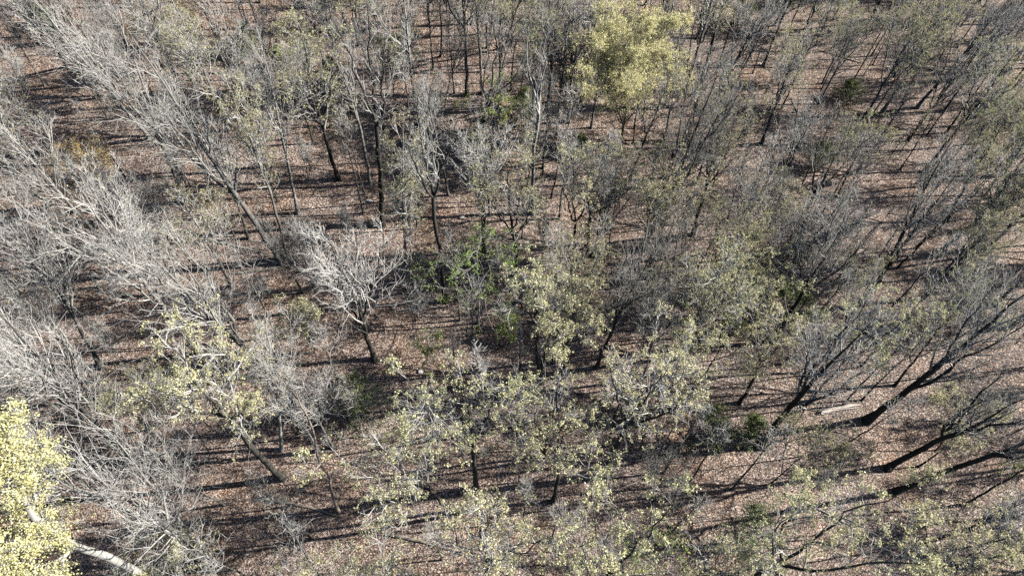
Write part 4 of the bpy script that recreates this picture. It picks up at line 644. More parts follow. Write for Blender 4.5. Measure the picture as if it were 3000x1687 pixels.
 ('H', 11.41, 95.49, 7.3, -0.02, -0.02, 0, 0.75, 'taller small bushy bare tree far left of the yellow clumps on the top edge'),
 ('P', -21.59, 30.72, 16.3, -0.32, 0.82, 0, 0.84, 'middling slender dark pole tree close behind the white trunk with a bent limb'),
 ('S', 58.16, 92.86, 3.6, 0.2, -0.35, 0, 0.79, 'slim thin sapling behind the very thick trunk on the top edge'),
 ('P', -41.3, 4.57, 13.2, -0.29, -0.2, 0, 0.99, 'middling slender dark pole tree well left of the stout whitish tree'),
 ('P', 50.77, 80.57, 11.3, 0.44, 1.05, 0, 1.05, 'low slender dark pole tree right of the yellow clumps on the top edge'),
 ('P', 83.15, 91.77, 14.9, -0.37, 0.49, 0, 0.94, 'middling slender dark pole tree far right of the yellow clumps on the top edge'),
 ('P', -20.14, 35.59, 13.7, -0.13, -1.21, 0, 1.07, 'middling slender dark pole tree behind the white trunk with a bent limb'),
 ('P', -33.03, 63.67, 16.5, 0.01, -0.02, 0, 0.87, 'middling slender dark pole tree well right of the bare tree in the upper left corner'),
 ('P', -12.66, 66.0, 14.2, -0.15, -0.42, 0, 0.76, 'middling slender dark pole tree far left of the golden flowering tree'),
 ('B', 71.54, 108.68, 12.3, 0.32, -0.49, 0, 0.92, 'low bare grey tree well behind the very thick trunk on the top edge'),
 ('H', 20.8, 65.23, 4.7, -0.0, 0.0, 0, 0.74, 'small bushy bare tree behind and right of the golden flowering tree'),
 ('S', 32.98, 42.1, 5.2, 0.37, 0.19, 0, 0.74, 'thin sapling close right of the forked dark tree with a side limb'),
 ('P', -65.0, 70.99, 9.8, 0.38, 0.39, 0, 1.0, 'low slender dark pole tree well left of the bare tree in the upper left corner'),
 ('P', -1.61, 22.47, 17.0, -0.77, -0.82, 0, 0.8, 'middling slender dark pole tree behind and left of the round cream crown'),
 ('P', 0.03, 4.97, 10.6, -0.37, 0.46, 0, 0.92, 'low slender dark pole tree in front of the round cream crown'),
 ('B', -26.09, 69.05, 16.6, 1.37, -0.09, 0, 1.07, 'middling bare grey tree far right of the bare tree in the upper left corner'),
 ('H', 59.94, 79.02, 6.7, -0.06, 0.55, 0, 0.91, 'taller small bushy bare tree close left of the thick trunk at the upper right edge'),
 ('P', 80.95, 93.21, 10.0, -0.77, 0.46, 0, 1.02, 'low slender dark pole tree well right of the very thick trunk on the top edge'),
 ('M', 67.58, 103.98, 19.9, 0.94, 0.37, 0, 0.75, 'tall tree with sparse olive buds far behind the thick trunk at the upper right edge'),
 ('M', 53.27, 59.21, 10.5, 0.52, -0.74, 0, 0.93, 'low tree with sparse olive buds well behind the three stemmed dark tree'),
 ('P', 39.56, 104.59, 13.1, -1.38, 0.16, 0, 0.93, 'middling slender dark pole tree far behind the yellow clumps on the top edge'),
 ('S', 44.63, 16.41, 5.5, 0.17, 0.0, 0, 0.8, 'thin sapling well in front of the three stemmed dark tree'),
 ('P', -21.13, 47.59, 9.2, 0.19, 0.0, 0, 1.06, 'low slender dark pole tree left of the four limbed tree'),
 ('H', 13.71, 63.74, 6.7, -0.03, 0.03, 0, 0.71, 'taller small bushy bare tree behind the golden flowering tree'),
 ('P', 66.56, 20.9, 15.6, -0.07, 1.04, 0, 0.97, 'middling slender dark pole tree far in front and right of the three stemmed dark tree'),
 ('P', -48.69, 16.96, 14.1, 0.17, 0.66, 0, 0.77, 'middling slender dark pole tree well left of the long pale trunk at the left edge'),
 ('S', 31.54, 60.27, 3.5, 0.01, 0.24, 0, 0.91, 'slim thin sapling in front and left of the dull conifer among grey twigs'),
 ('P', -7.07, 48.55, 16.9, -0.95, -1.11, 0, 1.09, 'middling slender dark pole tree close in front of the dark tree alone in the clearing'),
 ('P', 64.72, 25.81, 15.3, -1.13, 0.56, 0, 0.99, 'middling slender dark pole tree well in front and right of the three stemmed dark tree'),
 ('P', -14.58, 4.85, 11.5, 0.22, 0.4, 0, 0.84, 'low slender dark pole tree close in front and right of the dead bleached snag'),
 ('P', 13.52, 60.31, 9.1, -0.2, 0.27, 0, 1.0, 'low slender dark pole tree close behind the golden flowering tree'),
 ('P', -12.33, 45.94, 13.6, 0.19, -0.36, 0, 0.71, 'middling slender dark pole tree close behind and right of the four limbed tree'),
 ('P', -14.67, 91.56, 12.8, 0.18, 0.06, 0, 1.05, 'low slender dark pole tree far left of the yellow clumps on the top edge'),
 ('H', 9.62, 53.54, 6.9, 0.38, -0.45, 0, 0.94, 'taller small bushy bare tree close in front and left of the golden flowering tree'),
 ('H', -52.56, 28.42, 5.8, -0.06, -0.28, 0, 0.82, 'small bushy bare tree well left of the white barked forked tree by the left edge'),
 ('P', 3.81, 13.52, 10.5, -0.09, -0.07, 0, 1.0, 'low slender dark pole tree left of the green holly bush'),
 ('S', -40.17, 7.24, 3.4, 0.15, 0.03, 0, 0.92, 'slim thin sapling well left of the stout whitish tree'),
 ('M', -33.11, 72.02, 11.4, 0.61, -0.02, 0, 0.75, 'low tree with sparse olive buds behind and right of the amber budded tree'),
 ('H', 43.66, 10.75, 6.2, -0.12, -0.06, 0, 0.93, 'small bushy bare tree well in front and right of the massive black trunk foot'),
 ('P', -49.31, 66.02, 14.7, -0.88, -0.63, 0, 0.89, 'middling slender dark pole tree left of the amber budded tree'),
 ('P', 39.06, 33.76, 13.3, -0.24, 0.31, 0, 1.03, 'middling slender dark pole tree left of the three stemmed dark tree'),
 ('P', 16.96, 32.94, 12.9, -0.55, -0.54, 0, 0.89, 'low slender dark pole tree left of the big dark tree with crooked pale limbs'),
 ('B', 53.04, 67.64, 14.3, 1.07, 1.06, 0, 0.92, 'middling bare grey tree in front of the spreading tree near the upper right corner'),
 ('P', 6.3, 91.13, 15.9, -1.66, -0.62, 0, 0.95, 'middling slender dark pole tree far behind and left of the dull conifer among grey twigs'),
 ('P', 28.47, 21.99, 12.7, 0.94, -0.65, 0, 0.73, 'low slender dark pole tree close left of the massive black trunk foot'),
 ('S', 10.35, 74.38, 4.4, 0.21, 0.13, 0, 1.05, 'slim thin sapling well behind the golden flowering tree'),
 ('P', 53.57, 70.3, 13.2, -0.48, 1.22, 0, 0.93, 'middling slender dark pole tree well behind the olive tree by the right edge'),
 ('P', 15.69, 80.1, 13.4, 1.42, -0.04, 0, 0.96, 'middling slender dark pole tree well left of the yellow clumps on the top edge'),
 ('B', -29.25, 90.52, 18.5, 0.23, -0.36, 0, 0.86, 'tall bare grey tree far behind the amber budded tree'),
 ('P', 12.98, 30.46, 11.7, -0.12, 0.7, 0, 0.74, 'low slender dark pole tree left of the round yellow clump tree'),
 ('P', -14.23, 10.2, 15.1, 1.09, 0.37, 0, 1.04, 'middling slender dark pole tree close behind and right of the dead bleached snag'),
 ('P', 42.29, 44.78, 13.2, 1.2, 0.07, 0, 0.96, 'middling slender dark pole tree behind and left of the three stemmed dark tree'),
 ('S', -46.58, 71.86, 5.8, 0.19, -0.37, 0, 1.08, 'thin sapling behind and right of the bare tree in the upper left corner'),
 ('B', 56.19, 62.23, 16.0, 0.92, -1.13, 0, 0.82, 'middling bare grey tree close left of the fresh green crown at the right edge'),
 ('P', -2.6, 46.26, 16.6, -0.64, 0.87, 0, 0.72, 'middling slender dark pole tree in front of the dark tree alone in the clearing'),
 ('P', -29.66, 75.66, 11.3, -0.25, -0.36, 0, 0.73, 'low slender dark pole tree well behind the stout dark trunk of the upper left'),
 ('B', 28.95, 29.64, 14.5, -1.06, 1.21, 0, 0.85, 'middling bare grey tree right of the round yellow clump tree'),
 ('S', 87.22, 105.9, 3.6, -0.17, 0.07, 0, 0.76, 'slim thin sapling far behind and right of the very thick trunk on the top edge'),
 ('H', 22.97, 32.22, 7.5, -0.09, 0.55, 0, 0.78, 'taller small bushy bare tree close left of the big dark tree with crooked pale limbs'),
 ('P', 18.03, 91.99, 11.4, 0.11, 0.02, 0, 0.98, 'low slender dark pole tree far left of the thick black trunk between two budding crowns'),
 ('P', 33.82, 62.77, 14.9, 0.28, 0.04, 0, 0.96, 'middling slender dark pole tree in front and left of the dull conifer among grey twigs'),
 ('S', 45.04, 59.43, 7.8, -0.2, 0.03, 0, 0.86, 'taller thin sapling in front of the dull conifer among grey twigs'),
 ('P', -41.85, 79.18, 13.9, -0.2, -0.45, 0, 1.06, 'middling slender dark pole tree far behind the stout dark trunk of the upper left'),
 ('P', 77.57, 86.0, 16.8, -0.71, -1.48, 0, 1.02, 'middling slender dark pole tree well right of the spreading tree near the upper right corner'),
 ('S', 21.3, 98.11, 3.1, 0.06, -0.05, 0, 0.75, 'slim thin sapling well behind and left of the dark conifer on the top edge'),
 ('P', 21.31, 52.82, 9.9, -0.39, -0.11, 0, 0.74, 'low slender dark pole tree behind and left of the dark tree with broken pale stubs'),
 ('P', 10.15, 79.68, 12.9, -1.39, -0.41, 0, 0.78, 'low slender dark pole tree well behind the golden flowering tree'),
 ('P', 16.9, 6.62, 10.4, 0.08, 0.72, 0, 0.75, 'low slender dark pole tree close in front of the large yellow green corner crown'),
 ('S', 17.43, 73.27, 5.7, -0.1, -0.08, 0, 0.77, 'thin sapling well behind the golden flowering tree'),
 ('P', 61.61, 86.14, 12.0, 0.58, 1.03, 0, 0.76, 'low slender dark pole tree close right of the very thick trunk on the top edge'),
 ('H', -78.12, 85.82, 4.5, -0.14, 0.03, 0, 1.0, 'slim small bushy bare tree far behind and left of the amber budded tree'),
 ('H', 26.3, 59.96, 4.8, 0.03, -0.25, 0, 1.03, 'small bushy bare tree behind the dark tree with broken pale stubs'),
 ('P', 15.02, 71.53, 12.2, -0.34, 1.02, 0, 0.71, 'low slender dark pole tree far left of the dull conifer among grey twigs'),
 ('M', 15.51, 30.56, 19.3, -0.06, -0.6, 0, 0.92, 'tall tree with sparse olive buds close left of the round yellow clump tree'),
 ('P', 13.26, 57.86, 15.8, -1.05, -0.07, 0, 0.97, 'middling slender dark pole tree close behind and right of the golden flowering tree'),
 ('P', 7.09, 10.53, 9.3, -0.04, 1.01, 0, 0.85, 'low slender dark pole tree close left of the green holly bush'),
 ('P', 70.08, 65.9, 11.6, 0.04, 0.64, 0, 0.71, 'low slender dark pole tree right of the fresh green crown at the right edge'),
 ('B', 50.76, 22.02, 12.9, -0.04, -0.08, 0, 0.89, 'low bare grey tree well in front of the three stemmed dark tree'),
 ('P', -32.05, 68.88, 13.3, -0.03, 0.22, 0, 0.75, 'middling slender dark pole tree behind and right of the amber budded tree'),
 ('H', 82.33, 103.15, 7.5, -0.01, 0.04, 0, 0.8, 'taller small bushy bare tree far right of the thick black trunk between two budding crowns'),
 ('M', 73.47, 94.79, 10.1, 0.77, -0.45, 0, 0.72, 'low tree with sparse olive buds well behind the thick trunk at the upper right edge'),
 ('P', 46.22, 75.97, 10.7, -0.06, -0.05, 0, 1.05, 'low slender dark pole tree behind and right of the dull conifer among grey twigs'),
 ('P', 68.53, 58.65, 13.3, 0.81, 0.02, 0, 1.05, 'middling slender dark pole tree well right of the olive tree by the right edge'),
 ('M', 16.59, 88.25, 15.8, 1.35, -0.02, 0, 0.85, 'middling tree with sparse olive buds well left of the yellow clumps on the top edge'),
 ('H', 52.9, 103.71, 5.5, -0.03, 0.06, 0, 1.02, 'small bushy bare tree well behind the very thick trunk on the top edge'),
 ('P', -3.14, 40.53, 16.2, -0.01, 0.01, 0, 0.78, 'middling slender dark pole tree close behind and right of the pale fan tree'),
 ('P', -17.97, 21.5, 14.2, -0.01, 0.03, 0, 1.04, 'middling slender dark pole tree close behind the leaning white trunk under yellow clumps'),
 ('P', 63.56, 98.61, 14.6, -0.08, -0.03, 0, 0.81, 'middling slender dark pole tree far right of the dark conifer on the top edge'),
 ('P', -37.47, 6.32, 10.5, -0.2, 0.9, 0, 0.76, 'low slender dark pole tree well left of the dead bleached snag'),
 ('P', 22.18, 89.83, 9.8, 0.1, 0.3, 0, 0.78, 'low slender dark pole tree far behind and left of the dull conifer among grey twigs'),
 ('S', 41.09, 78.4, 7.2, 0.49, -0.25, 0, 0.91, 'taller thin sapling close right of the yellow clumps on the top edge'),
 ('P', 22.82, 47.53, 10.8, -1.03, 0.29, 0, 0.75, 'low slender dark pole tree close left of the dark tree with broken pale stubs'),
 ('M', 16.61, 83.89, 16.1, 0.81, 0.7, 0, 0.86, 'middling tree with sparse olive buds far behind the dark tree with broken pale stubs'),
 ('P', 58.08, 75.33, 15.1, 0.0, -0.02, 0, 0.95, 'middling slender dark pole tree in front of the very thick trunk on the top edge'),
 ('H', 15.4, 89.48, 5.4, 0.04, 0.2, 0, 0.98, 'small bushy bare tree well left of the dark conifer on the top edge'),
 ('H', -2.53, 4.51, 5.2, 0.05, 0.01, 0, 0.97, 'small bushy bare tree in front of the round cream crown'),
 ('P', -9.89, 80.29, 9.1, -0.0, -0.02, 0, 1.05, 'low slender dark pole tree far right of the amber budded tree'),
 ('P', 80.57, 105.5, 9.3, 0.05, 0.07, 0, 0.91, 'low slender dark pole tree far behind the fresh green crown at the right edge'),
 ('P', 34.46, 77.61, 16.8, -0.4, -0.76, 0, 0.87, 'middling slender dark pole tree close left of the yellow clumps on the top edge'),
 ('B', 25.92, 100.78, 19.0, 1.36, 0.37, 0, 0.84, 'tall bare grey tree well behind and left of the dark conifer on the top edge'),
 ('M', -2.24, 61.66, 17.4, 0.4, 1.17, 0, 0.89, 'tall tree with sparse olive buds well left of the golden flowering tree'),
 ('P', 23.12, 16.41, 10.4, -0.07, 0.03, 0, 0.94, 'low slender dark pole tree close in front of the very thick dark leaning trunk'),
 ('P', -15.7, 59.57, 11.7, -0.53, 0.03, 0, 1.04, 'low slender dark pole tree behind and left of the dark tree alone in the clearing'),
 ('S', 89.69, 109.17, 5.4, -0.07, -0.04, 0, 0.81, 'thin sapling far behind and right of the very thick trunk on the top edge'),
 ('P', -57.51, 84.18, 14.4, 1.02, -0.17, 0, 0.84, 'middling slender dark pole tree far behind and left of the amber budded tree'),
 ('P', 61.93, 67.55, 14.9, -0.04, 0.46, 0, 1.05, 'middling slender dark pole tree well right of the dull conifer among grey twigs'),
 ('P', 3.9, 49.53, 16.1, 1.29, 0.06, 0, 1.01, 'middling slender dark pole tree right of the dark tree alone in the clearing'),
 ('M', 56.65, 37.31, 17.2, -0.58, -0.1, 0, 0.72, 'tall tree with sparse olive buds right of the three stemmed dark tree'),
 ('P', 24.23, 59.54, 9.0, 0.63, 0.29, 0, 0.9, 'low slender dark pole tree behind the dark tree with broken pale stubs'),
 ('H', 49.3, 102.67, 7.7, 0.01, -0.27, 0, 0.91, 'taller small bushy bare tree well behind the thick black trunk between two budding crowns'),
 ('P', 34.41, 82.96, 16.2, 0.27, -0.44, 0, 0.81, 'middling slender dark pole tree close in front of the dark conifer on the top edge'),
 ('H', -7.67, 73.75, 6.9, -0.27, 0.23, 0, 0.74, 'taller small bushy bare tree well behind the dark tree alone in the clearing'),
 ('P', 5.43, 5.17, 14.2, -1.05, -0.45, 0, 0.91, 'middling slender dark pole tree in front and left of the green holly bush'),
 ('S', 62.78, 70.5, 6.3, 0.1, -0.14, 0, 0.96, 'thin sapling in front of the thick trunk at the upper right edge'),
 ('P', 2.88, 52.01, 14.5, 0.44, -0.2, 0, 0.82, 'middling slender dark pole tree left of the golden flowering tree'),
 ('P', -51.31, 50.92, 16.1, -0.07, 0.18, 0, 0.87, 'middling slender dark pole tree left of the stout dark trunk of the upper left'),
 ('S', 52.37, 85.87, 6.1, 0.52, 0.01, 0, 1.1, 'thin sapling close right of the thick black trunk between two budding crowns'),
 ('P', 37.25, 42.26, 16.7, -0.78, 0.38, 0, 0.82, 'middling slender dark pole tree close behind the parallel pair of black trunks'),
 ('P', 57.79, 110.08, 12.2, 0.03, -1.01, 0, 1.03, 'low slender dark pole tree far behind the thick black trunk between two budding crowns'),
 ('S', 18.8, 41.08, 8.0, 0.13, -0.61, 0, 0.97, 'taller thin sapling close right of the dark tree before the golden crown'),
 ('P', -19.04, 87.4, 12.0, -0.28, 0.26, 0, 0.87, 'low slender dark pole tree far behind the pale fan tree'),
 ('P', 34.12, 5.71, 9.5, -0.14, -0.79, 0, 1.0, 'low slender dark pole tree well in front of the massive black trunk foot'),
 ('P', -42.13, 56.93, 12.7, 0.17, -0.11, 0, 1.01, 'low slender dark pole tree close in front of the amber budded tree'),
 ('P', -25.75, 76.57, 12.9, 1.04, 0.03, 0, 0.91, 'low slender dark pole tree far left of the golden flowering tree'),
 ('P', 25.21, 72.65, 16.0, -0.01, 1.59, 0, 0.96, 'middling slender dark pole tree well left of the dull conifer among grey twigs'),
 ('P', 3.09, 72.43, 11.9, -0.17, 0.32, 0, 1.0, 'low slender dark pole tree well behind the dark tree alone in the clearing'),
 ('B', 23.65, 65.81, 16.4, 1.44, -0.95, 0, 0.94, 'middling bare grey tree well behind and right of the golden flowering tree'),
 ('H', -35.49, 6.11, 7.8, -0.31, 0.32, 0, 0.84, 'taller small bushy bare tree in front of the long pale trunk at the left edge'),
 ('S', 51.05, 19.65, 3.4, -0.15, -0.18, 0, 0.9, 'slim thin sapling well right of the massive black trunk foot'),
 ('P', 44.22, 56.63, 11.4, -0.32, 0.48, 0, 0.86, 'low slender dark pole tree behind the olive tree by the right edge'),
 ('P', -39.58, 35.34, 16.0, 0.2, 0.63, 0, 1.08, 'middling slender dark pole tree behind the white barked forked tree by the left edge'),
 ('P', -65.48, 77.42, 12.3, -0.63, -0.15, 0, 0.88, 'low slender dark pole tree far behind and left of the amber budded tree'),
 ('P', 76.12, 79.58, 13.3, -0.24, 0.08, 0, 1.04, 'middling slender dark pole tree right of the thick trunk at the upper right edge'),
 ('H', -55.27, 46.09, 6.9, 0.54, 0.26, 0, 0.73, 'taller small bushy bare tree well left of the stout dark trunk of the upper left'),
 ('P', 43.04, 85.22, 10.2, 0.3, -0.42, 0, 0.9, 'low slender dark pole tree behind and right of the yellow clumps on the top edge'),
 ('P', 50.55, 85.79, 9.5, -0.96, 0.57, 0, 0.99, 'low slender dark pole tree close right of the thick black trunk between two budding crowns'),
 ('S', 84.7, 100.11, 6.3, -0.43, -0.43, 0, 0.75, 'thin sapling far right of the very thick trunk on the top edge'),
 ('P', 22.48, 6.82, 9.9, 0.43, -0.88, 0, 1.0, 'low slender dark pole tree in front and right of the large yellow green corner crown'),
 ('P', -11.62, 79.43, 12.6, -0.04, -0.24, 0, 1.07, 'low slender dark pole tree far behind the dark trunk cluster'),
 ('M', 82.01, 111.81, 9.3, 1.02, 0.37, 0, 0.86, 'low tree with sparse olive buds far right of the dark conifer on the top edge'),
 ('H', 24.36, 67.58, 7.0, 0.12, 0.26, 0, 1.07, 'taller small bushy bare tree well left of the dull conifer among grey twigs'),
 ('P', 51.16, 52.75, 9.8, -0.11, -0.46, 0, 0.76, 'low slender dark pole tree behind and right of the olive tree by the right edge'),
 ('B', 69.04, 42.77, 14.9, 0.24, 0.44, 0, 0.72, 'middling bare grey tree well right of the three stemmed dark tree'),
 ('P', 27.25, 70.22, 13.4, 0.25, 0.03, 0, 1.04, 'middling slender dark pole tree well in front of the dark conifer on the top edge'),
 ('P', -58.3, 67.56, 16.0, -1.14, 0.85, 0, 1.01, 'middling slender dark pole tree well left of the amber budded tree'),
 ('P', 31.82, 46.77, 14.7, 0.03, 0.02, 0, 1.08, 'middling slender dark pole tree close right of the dark tree with broken pale stubs'),
 ('S', -5.25, 26.72, 5.1, 0.25, -0.24, 0, 0.8, 'thin sapling in front of the bright green understory tree'),
 ('P', -15.04, 57.41, 15.0, -0.28, -0.13, 0, 0.86, 'middling slender dark pole tree behind the four limbed tree'),
 ('P', 25.23, 42.08, 9.5, -0.44, -0.13, 0, 0.95, 'low slender dark pole tree close left of the forked dark tree with a side limb'),
 ('B', 63.55, 44.84, 19.4, -1.75, 0.38, 0, 0.74, 'tall bare grey tree well right of the three stemmed dark tree'),
 ('M', 41.01, 38.21, 13.6, -0.09, 0.05, 0, 1.02, 'middling tree with sparse olive buds right of the parallel pair of black trunks'),
 ('P', 2.5, 5.38, 12.7, 0.0, -0.0, 0, 0.86, 'low slender dark pole tree well left of the large yellow green corner crown'),
 ('P', -31.6, 44.0, 10.4, 0.1, -0.02, 0, 0.79, 'low slender dark pole tree well behind the white barked forked tree by the left edge'),
 ('S', -8.02, 72.27, 6.2, -0.02, 0.3, 0, 0.84, 'thin sapling far behind and left of the golden flowering tree'),
 ('P', 23.87, 45.0, 14.5, -0.98, 1.1, 0, 0.85, 'middling slender dark pole tree close left of the forked dark tree with a side limb'),
 ('P', 48.97, 21.46, 11.9, -1.23, -0.41, 0, 0.98, 'low slender dark pole tree well right of the massive black trunk foot'),
 ('P', -25.13, 85.93, 16.9, -0.2, -0.55, 0, 1.08, 'middling slender dark pole tree far behind the big leaning white limbed tree'),
 ('P', 8.23, 65.06, 14.1, 0.38, 0.29, 0, 0.79, 'middling slender dark pole tree well behind the dark tree before the golden crown'),
 ('V', -30.75, 83.93, 17.6, -1.16, 0.59, 0, 0.91, 'tall bare forked tree well behind the amber budded tree'),
 ('H', -5.21, 86.29, 6.1, -0.03, -0.09, 0, 0.94, 'small bushy bare tree far behind the golden flowering tree'),
 ('H', 18.31, 81.52, 7.5, -0.34, 0.33, 0, 0.98, 'taller small bushy bare tree well left of the yellow clumps on the top edge'),
 ('P', 44.09, 93.01, 9.5, -0.5, -0.04, 0, 1.07, 'low slender dark pole tree well left of the very thick trunk on the top edge'),
 ('P', -54.38, 56.2, 11.0, 0.11, -0.2, 0, 0.99, 'low slender dark pole tree in front of the bare tree in the upper left corner'),
 ('P', -31.05, 47.0, 15.6, 0.61, 0.1, 0, 1.0, 'middling slender dark pole tree behind and left of the big leaning white limbed tree'),
 ('M', 21.13, 100.56, 16.7, 0.41, -0.4, 0, 0.88, 'middling tree with sparse olive buds far behind the dark tree alone in the clearing'),
 ('P', 21.31, 73.32, 12.4, -0.91, -0.45, 0, 0.86, 'low slender dark pole tree well left of the yellow clumps on the top edge'),
 ('P', -55.88, 41.99, 15.2, 0.16, 0.07, 0, 0.99, 'middling slender dark pole tree far in front and left of the amber budded tree'),
 ('H', 26.9, 63.45, 5.0, -0.03, -0.12, 0, 0.94, 'small bushy bare tree well left of the dull conifer among grey twigs'),
 ('P', -39.44, 71.79, 14.8, -0.67, -0.55, 0, 0.79, 'middling slender dark pole tree behind the amber budded tree'),
 ('P', -47.34, 28.85, 10.9, -0.58, 0.38, 0, 0.8, 'low slender dark pole tree far left of the white trunk with a bent limb'),
 ('S', 9.26, 25.42, 7.3, -0.12, -0.03, 0, 0.86, 'taller thin sapling behind and right of the round cream crown'),
 ('P', 76.14, 102.62, 10.0, -0.06, -0.25, 0, 0.94, 'low slender dark pole tree far right of the dark conifer on the top edge'),
 ('P', -39.85, 19.29, 9.2, -0.32, 0.17, 0, 0.74, 'low slender dark pole tree far left of the dead bleached snag'),
 ('P', -36.78, 4.26, 10.7, 0.19, -0.82, 0, 0.87, 'low slender dark pole tree far in front and left of the dense dark green conifer'),
 ('P', -59.34, 64.78, 14.7, -0.2, -1.19, 0, 0.84, 'middling slender dark pole tree well left of the stout dark trunk of the upper left'),
 ('P', 30.33, 26.28, 13.8, -0.21, 0.12, 0, 0.92, 'middling slender dark pole tree behind the massive black trunk foot'),
 ('P', 0.6, 19.64, 16.2, 0.8, 0.09, 0, 0.92, 'middling slender dark pole tree close behind and left of the round cream crown'),
 ('P', 17.62, 86.95, 9.5, -0.82, -0.61, 0, 0.78, 'low slender dark pole tree far behind the golden flowering tree'),
 ('P', -15.76, 45.58, 14.5, -0.01, 0.39, 0, 0.78, 'middling slender dark pole tree behind and right of the big leaning white limbed tree'),
 ('P', 53.07, 78.25, 13.8, 0.07, 0.0, 0, 1.03, 'middling slender dark pole tree well behind and right of the dull conifer among grey twigs'),
 ('P', 57.18, 102.51, 16.2, 0.17, 0.72, 0, 1.01, 'middling slender dark pole tree far behind the dull conifer among grey twigs'),
 ('P', 3.26, 20.41, 16.2, 0.22, 0.0, 0, 1.03, 'middling slender dark pole tree close behind the round cream crown'),
 ('H', 48.68, 33.47, 4.8, 0.08, 0.37, 0, 0.85, 'small bushy bare tree close in front of the three stemmed dark tree'),
 ('P', 23.67, 5.27, 12.8, 0.76, -1.23, 0, 1.03, 'low slender dark pole tree right of the green holly bush'),
 ('P', -40.39, 51.62, 9.0, -0.48, -0.06, 0, 1.04, 'low slender dark pole tree in front of the amber budded tree'),
 ('P', -65.33, 62.87, 11.4, -0.55, -0.09, 0, 0.86, 'low slender dark pole tree far left of the big leaning white limbed tree'),
 ('P', 22.88, 91.55, 11.8, -0.01, 0.05, 0, 0.87, 'low slender dark pole tree far left of the very thick trunk on the top edge'),
 ('M', -0.25, 89.39, 15.3, 1.73, 0.37, 0, 0.75, 'middling tree with sparse olive buds far left of the yellow clumps on the top edge'),
 ('S', 30.67, 45.95, 3.3, 0.0, -0.0, 0, 0.81, 'slim thin sapling close behind and right of the forked dark tree with a side limb'),
 ('M', 0.52, 39.19, 16.9, -1.31, 0.07, 0, 0.94, 'middling tree with sparse olive buds close left of the dark trunk cluster'),
 ('P', -25.05, 21.64, 11.0, -0.38, -0.59, 0, 0.78, 'low slender dark pole tree left of the leaning white trunk under yellow clumps'),
 ('P', 54.32, 86.8, 12.1, -0.03, -0.12, 0, 0.81, 'low slender dark pole tree close left of the very thick trunk on the top edge'),
 ('S', -7.23, 54.94, 5.7, -0.09, -0.43, 0, 1.05, 'thin sapling close behind and left of the dark tree alone in the clearing'),
 ('H', 7.6, 97.97, 7.6, -0.26, 0.23, 0, 0.83, 'taller small bushy bare tree far left of the thick black trunk between two budding crowns'),
 ('P', 61.98, 77.57, 10.0, -0.15, -0.24, 0, 0.8, 'low slender dark pole tree close left of the thick trunk at the upper right edge'),
 ('S', 10.05, 66.81, 4.2, -0.17, -0.03, 0, 0.73, 'slim thin sapling behind the golden flowering tree'),
 ('H', 68.21, 83.08, 6.9, -0.07, 0.5, 0, 0.96, 'taller small bushy bare tree behind the thick trunk at the upper right edge'),
 ('P', -26.19, 83.52, 13.8, -0.2, -0.54, 0, 0.94, 'middling slender dark pole tree far behind the pale fan tree'),
 ('P', 26.68, 33.39, 15.5, -1.01, 0.79, 0, 0.96, 'middling slender dark pole tree close right of the big dark tree with crooked pale limbs'),
 ('P', -7.32, 7.81, 11.2, -0.21, -0.14, 0, 0.97, 'low slender dark pole tree well in front and left of the round cream crown'),
 ('H', -17.75, 73.48, 5.9, -0.12, 0.02, 0, 1.02, 'small bushy bare tree well behind and left of the dark tree alone in the clearing'),
 ('P', 32.64, 45.28, 10.7, -0.43, 0.37, 0, 1.1, 'low slender dark pole tree close right of the forked dark tree with a side limb'),
 ('H', 8.06, 72.44, 6.4, 0.05, -0.23, 0, 0.85, 'small bushy bare tree well behind and right of the dark tree alone in the clearing'),
 ('H', 37.46, 90.76, 5.5, -0.09, 0.16, 0, 0.99, 'small bushy bare tree behind the yellow clumps on the top edge'),
 ('P', 18.31, 79.25, 14.4, 0.95, 0.05, 0, 0.98, 'middling slender dark pole tree far left of the dull conifer among grey twigs'),
 ('P', 70.96, 96.96, 12.7, 1.35, -0.08, 0, 1.06, 'low slender dark pole tree far right of the thick black trunk between two budding crowns'),
 ('P', 69.5, 26.83, 11.5, 0.44, 1.09, 0, 0.85, 'low slender dark pole tree well right of the three stemmed dark tree'),
 ('P', 79.75, 109.83, 9.0, -0.07, 0.03, 0, 0.95, 'low slender dark pole tree far behind and right of the dull conifer among grey twigs'),
 ('P', -30.63, 33.81, 15.5, 0.48, 0.21, 0, 0.95, 'middling slender dark pole tree in front and left of the big leaning white limbed tree'),
 ('P', 29.03, 74.21, 11.7, 1.26, 0.0, 0, 0.78, 'low slender dark pole tree left of the yellow clumps on the top edge'),
 ('P', 24.21, 22.74, 14.1, -0.87, 0.25, 0, 0.84, 'middling slender dark pole tree close right of the very thick dark leaning trunk'),
 ('P', 62.23, 37.51, 13.0, 1.12, 0.8, 0, 0.73, 'low slender dark pole tree right of the three stemmed dark tree'),
 ('S', 30.47, 68.42, 5.5, 0.18, 0.19, 0, 0.9, 'thin sapling left of the dull conifer among grey twigs'),
 ('V', 59.34, 68.71, 16.4, 0.39, -0.21, 0, 0.81, 'middling bare forked tree close behind the fresh green crown at the right edge'),
 ('H', 50.5, 47.63, 5.0, -0.08, 0.08, 0, 0.91, 'small bushy bare tree close right of the olive tree by the right edge'),
 ('P', 50.75, 10.17, 10.1, 0.24, 0.52, 0, 1.0, 'low slender dark pole tree far in front of the three stemmed dark tree'),
 ('P', -3.25, 28.15, 15.7, 0.32, 0.51, 0, 1.1, 'middling slender dark pole tree close in front of the bright green understory tree'),
 ('S', -30.82, 70.09, 7.3, -0.19, 0.27, 0, 0.74, 'taller thin sapling behind and right of the amber budded tree'),
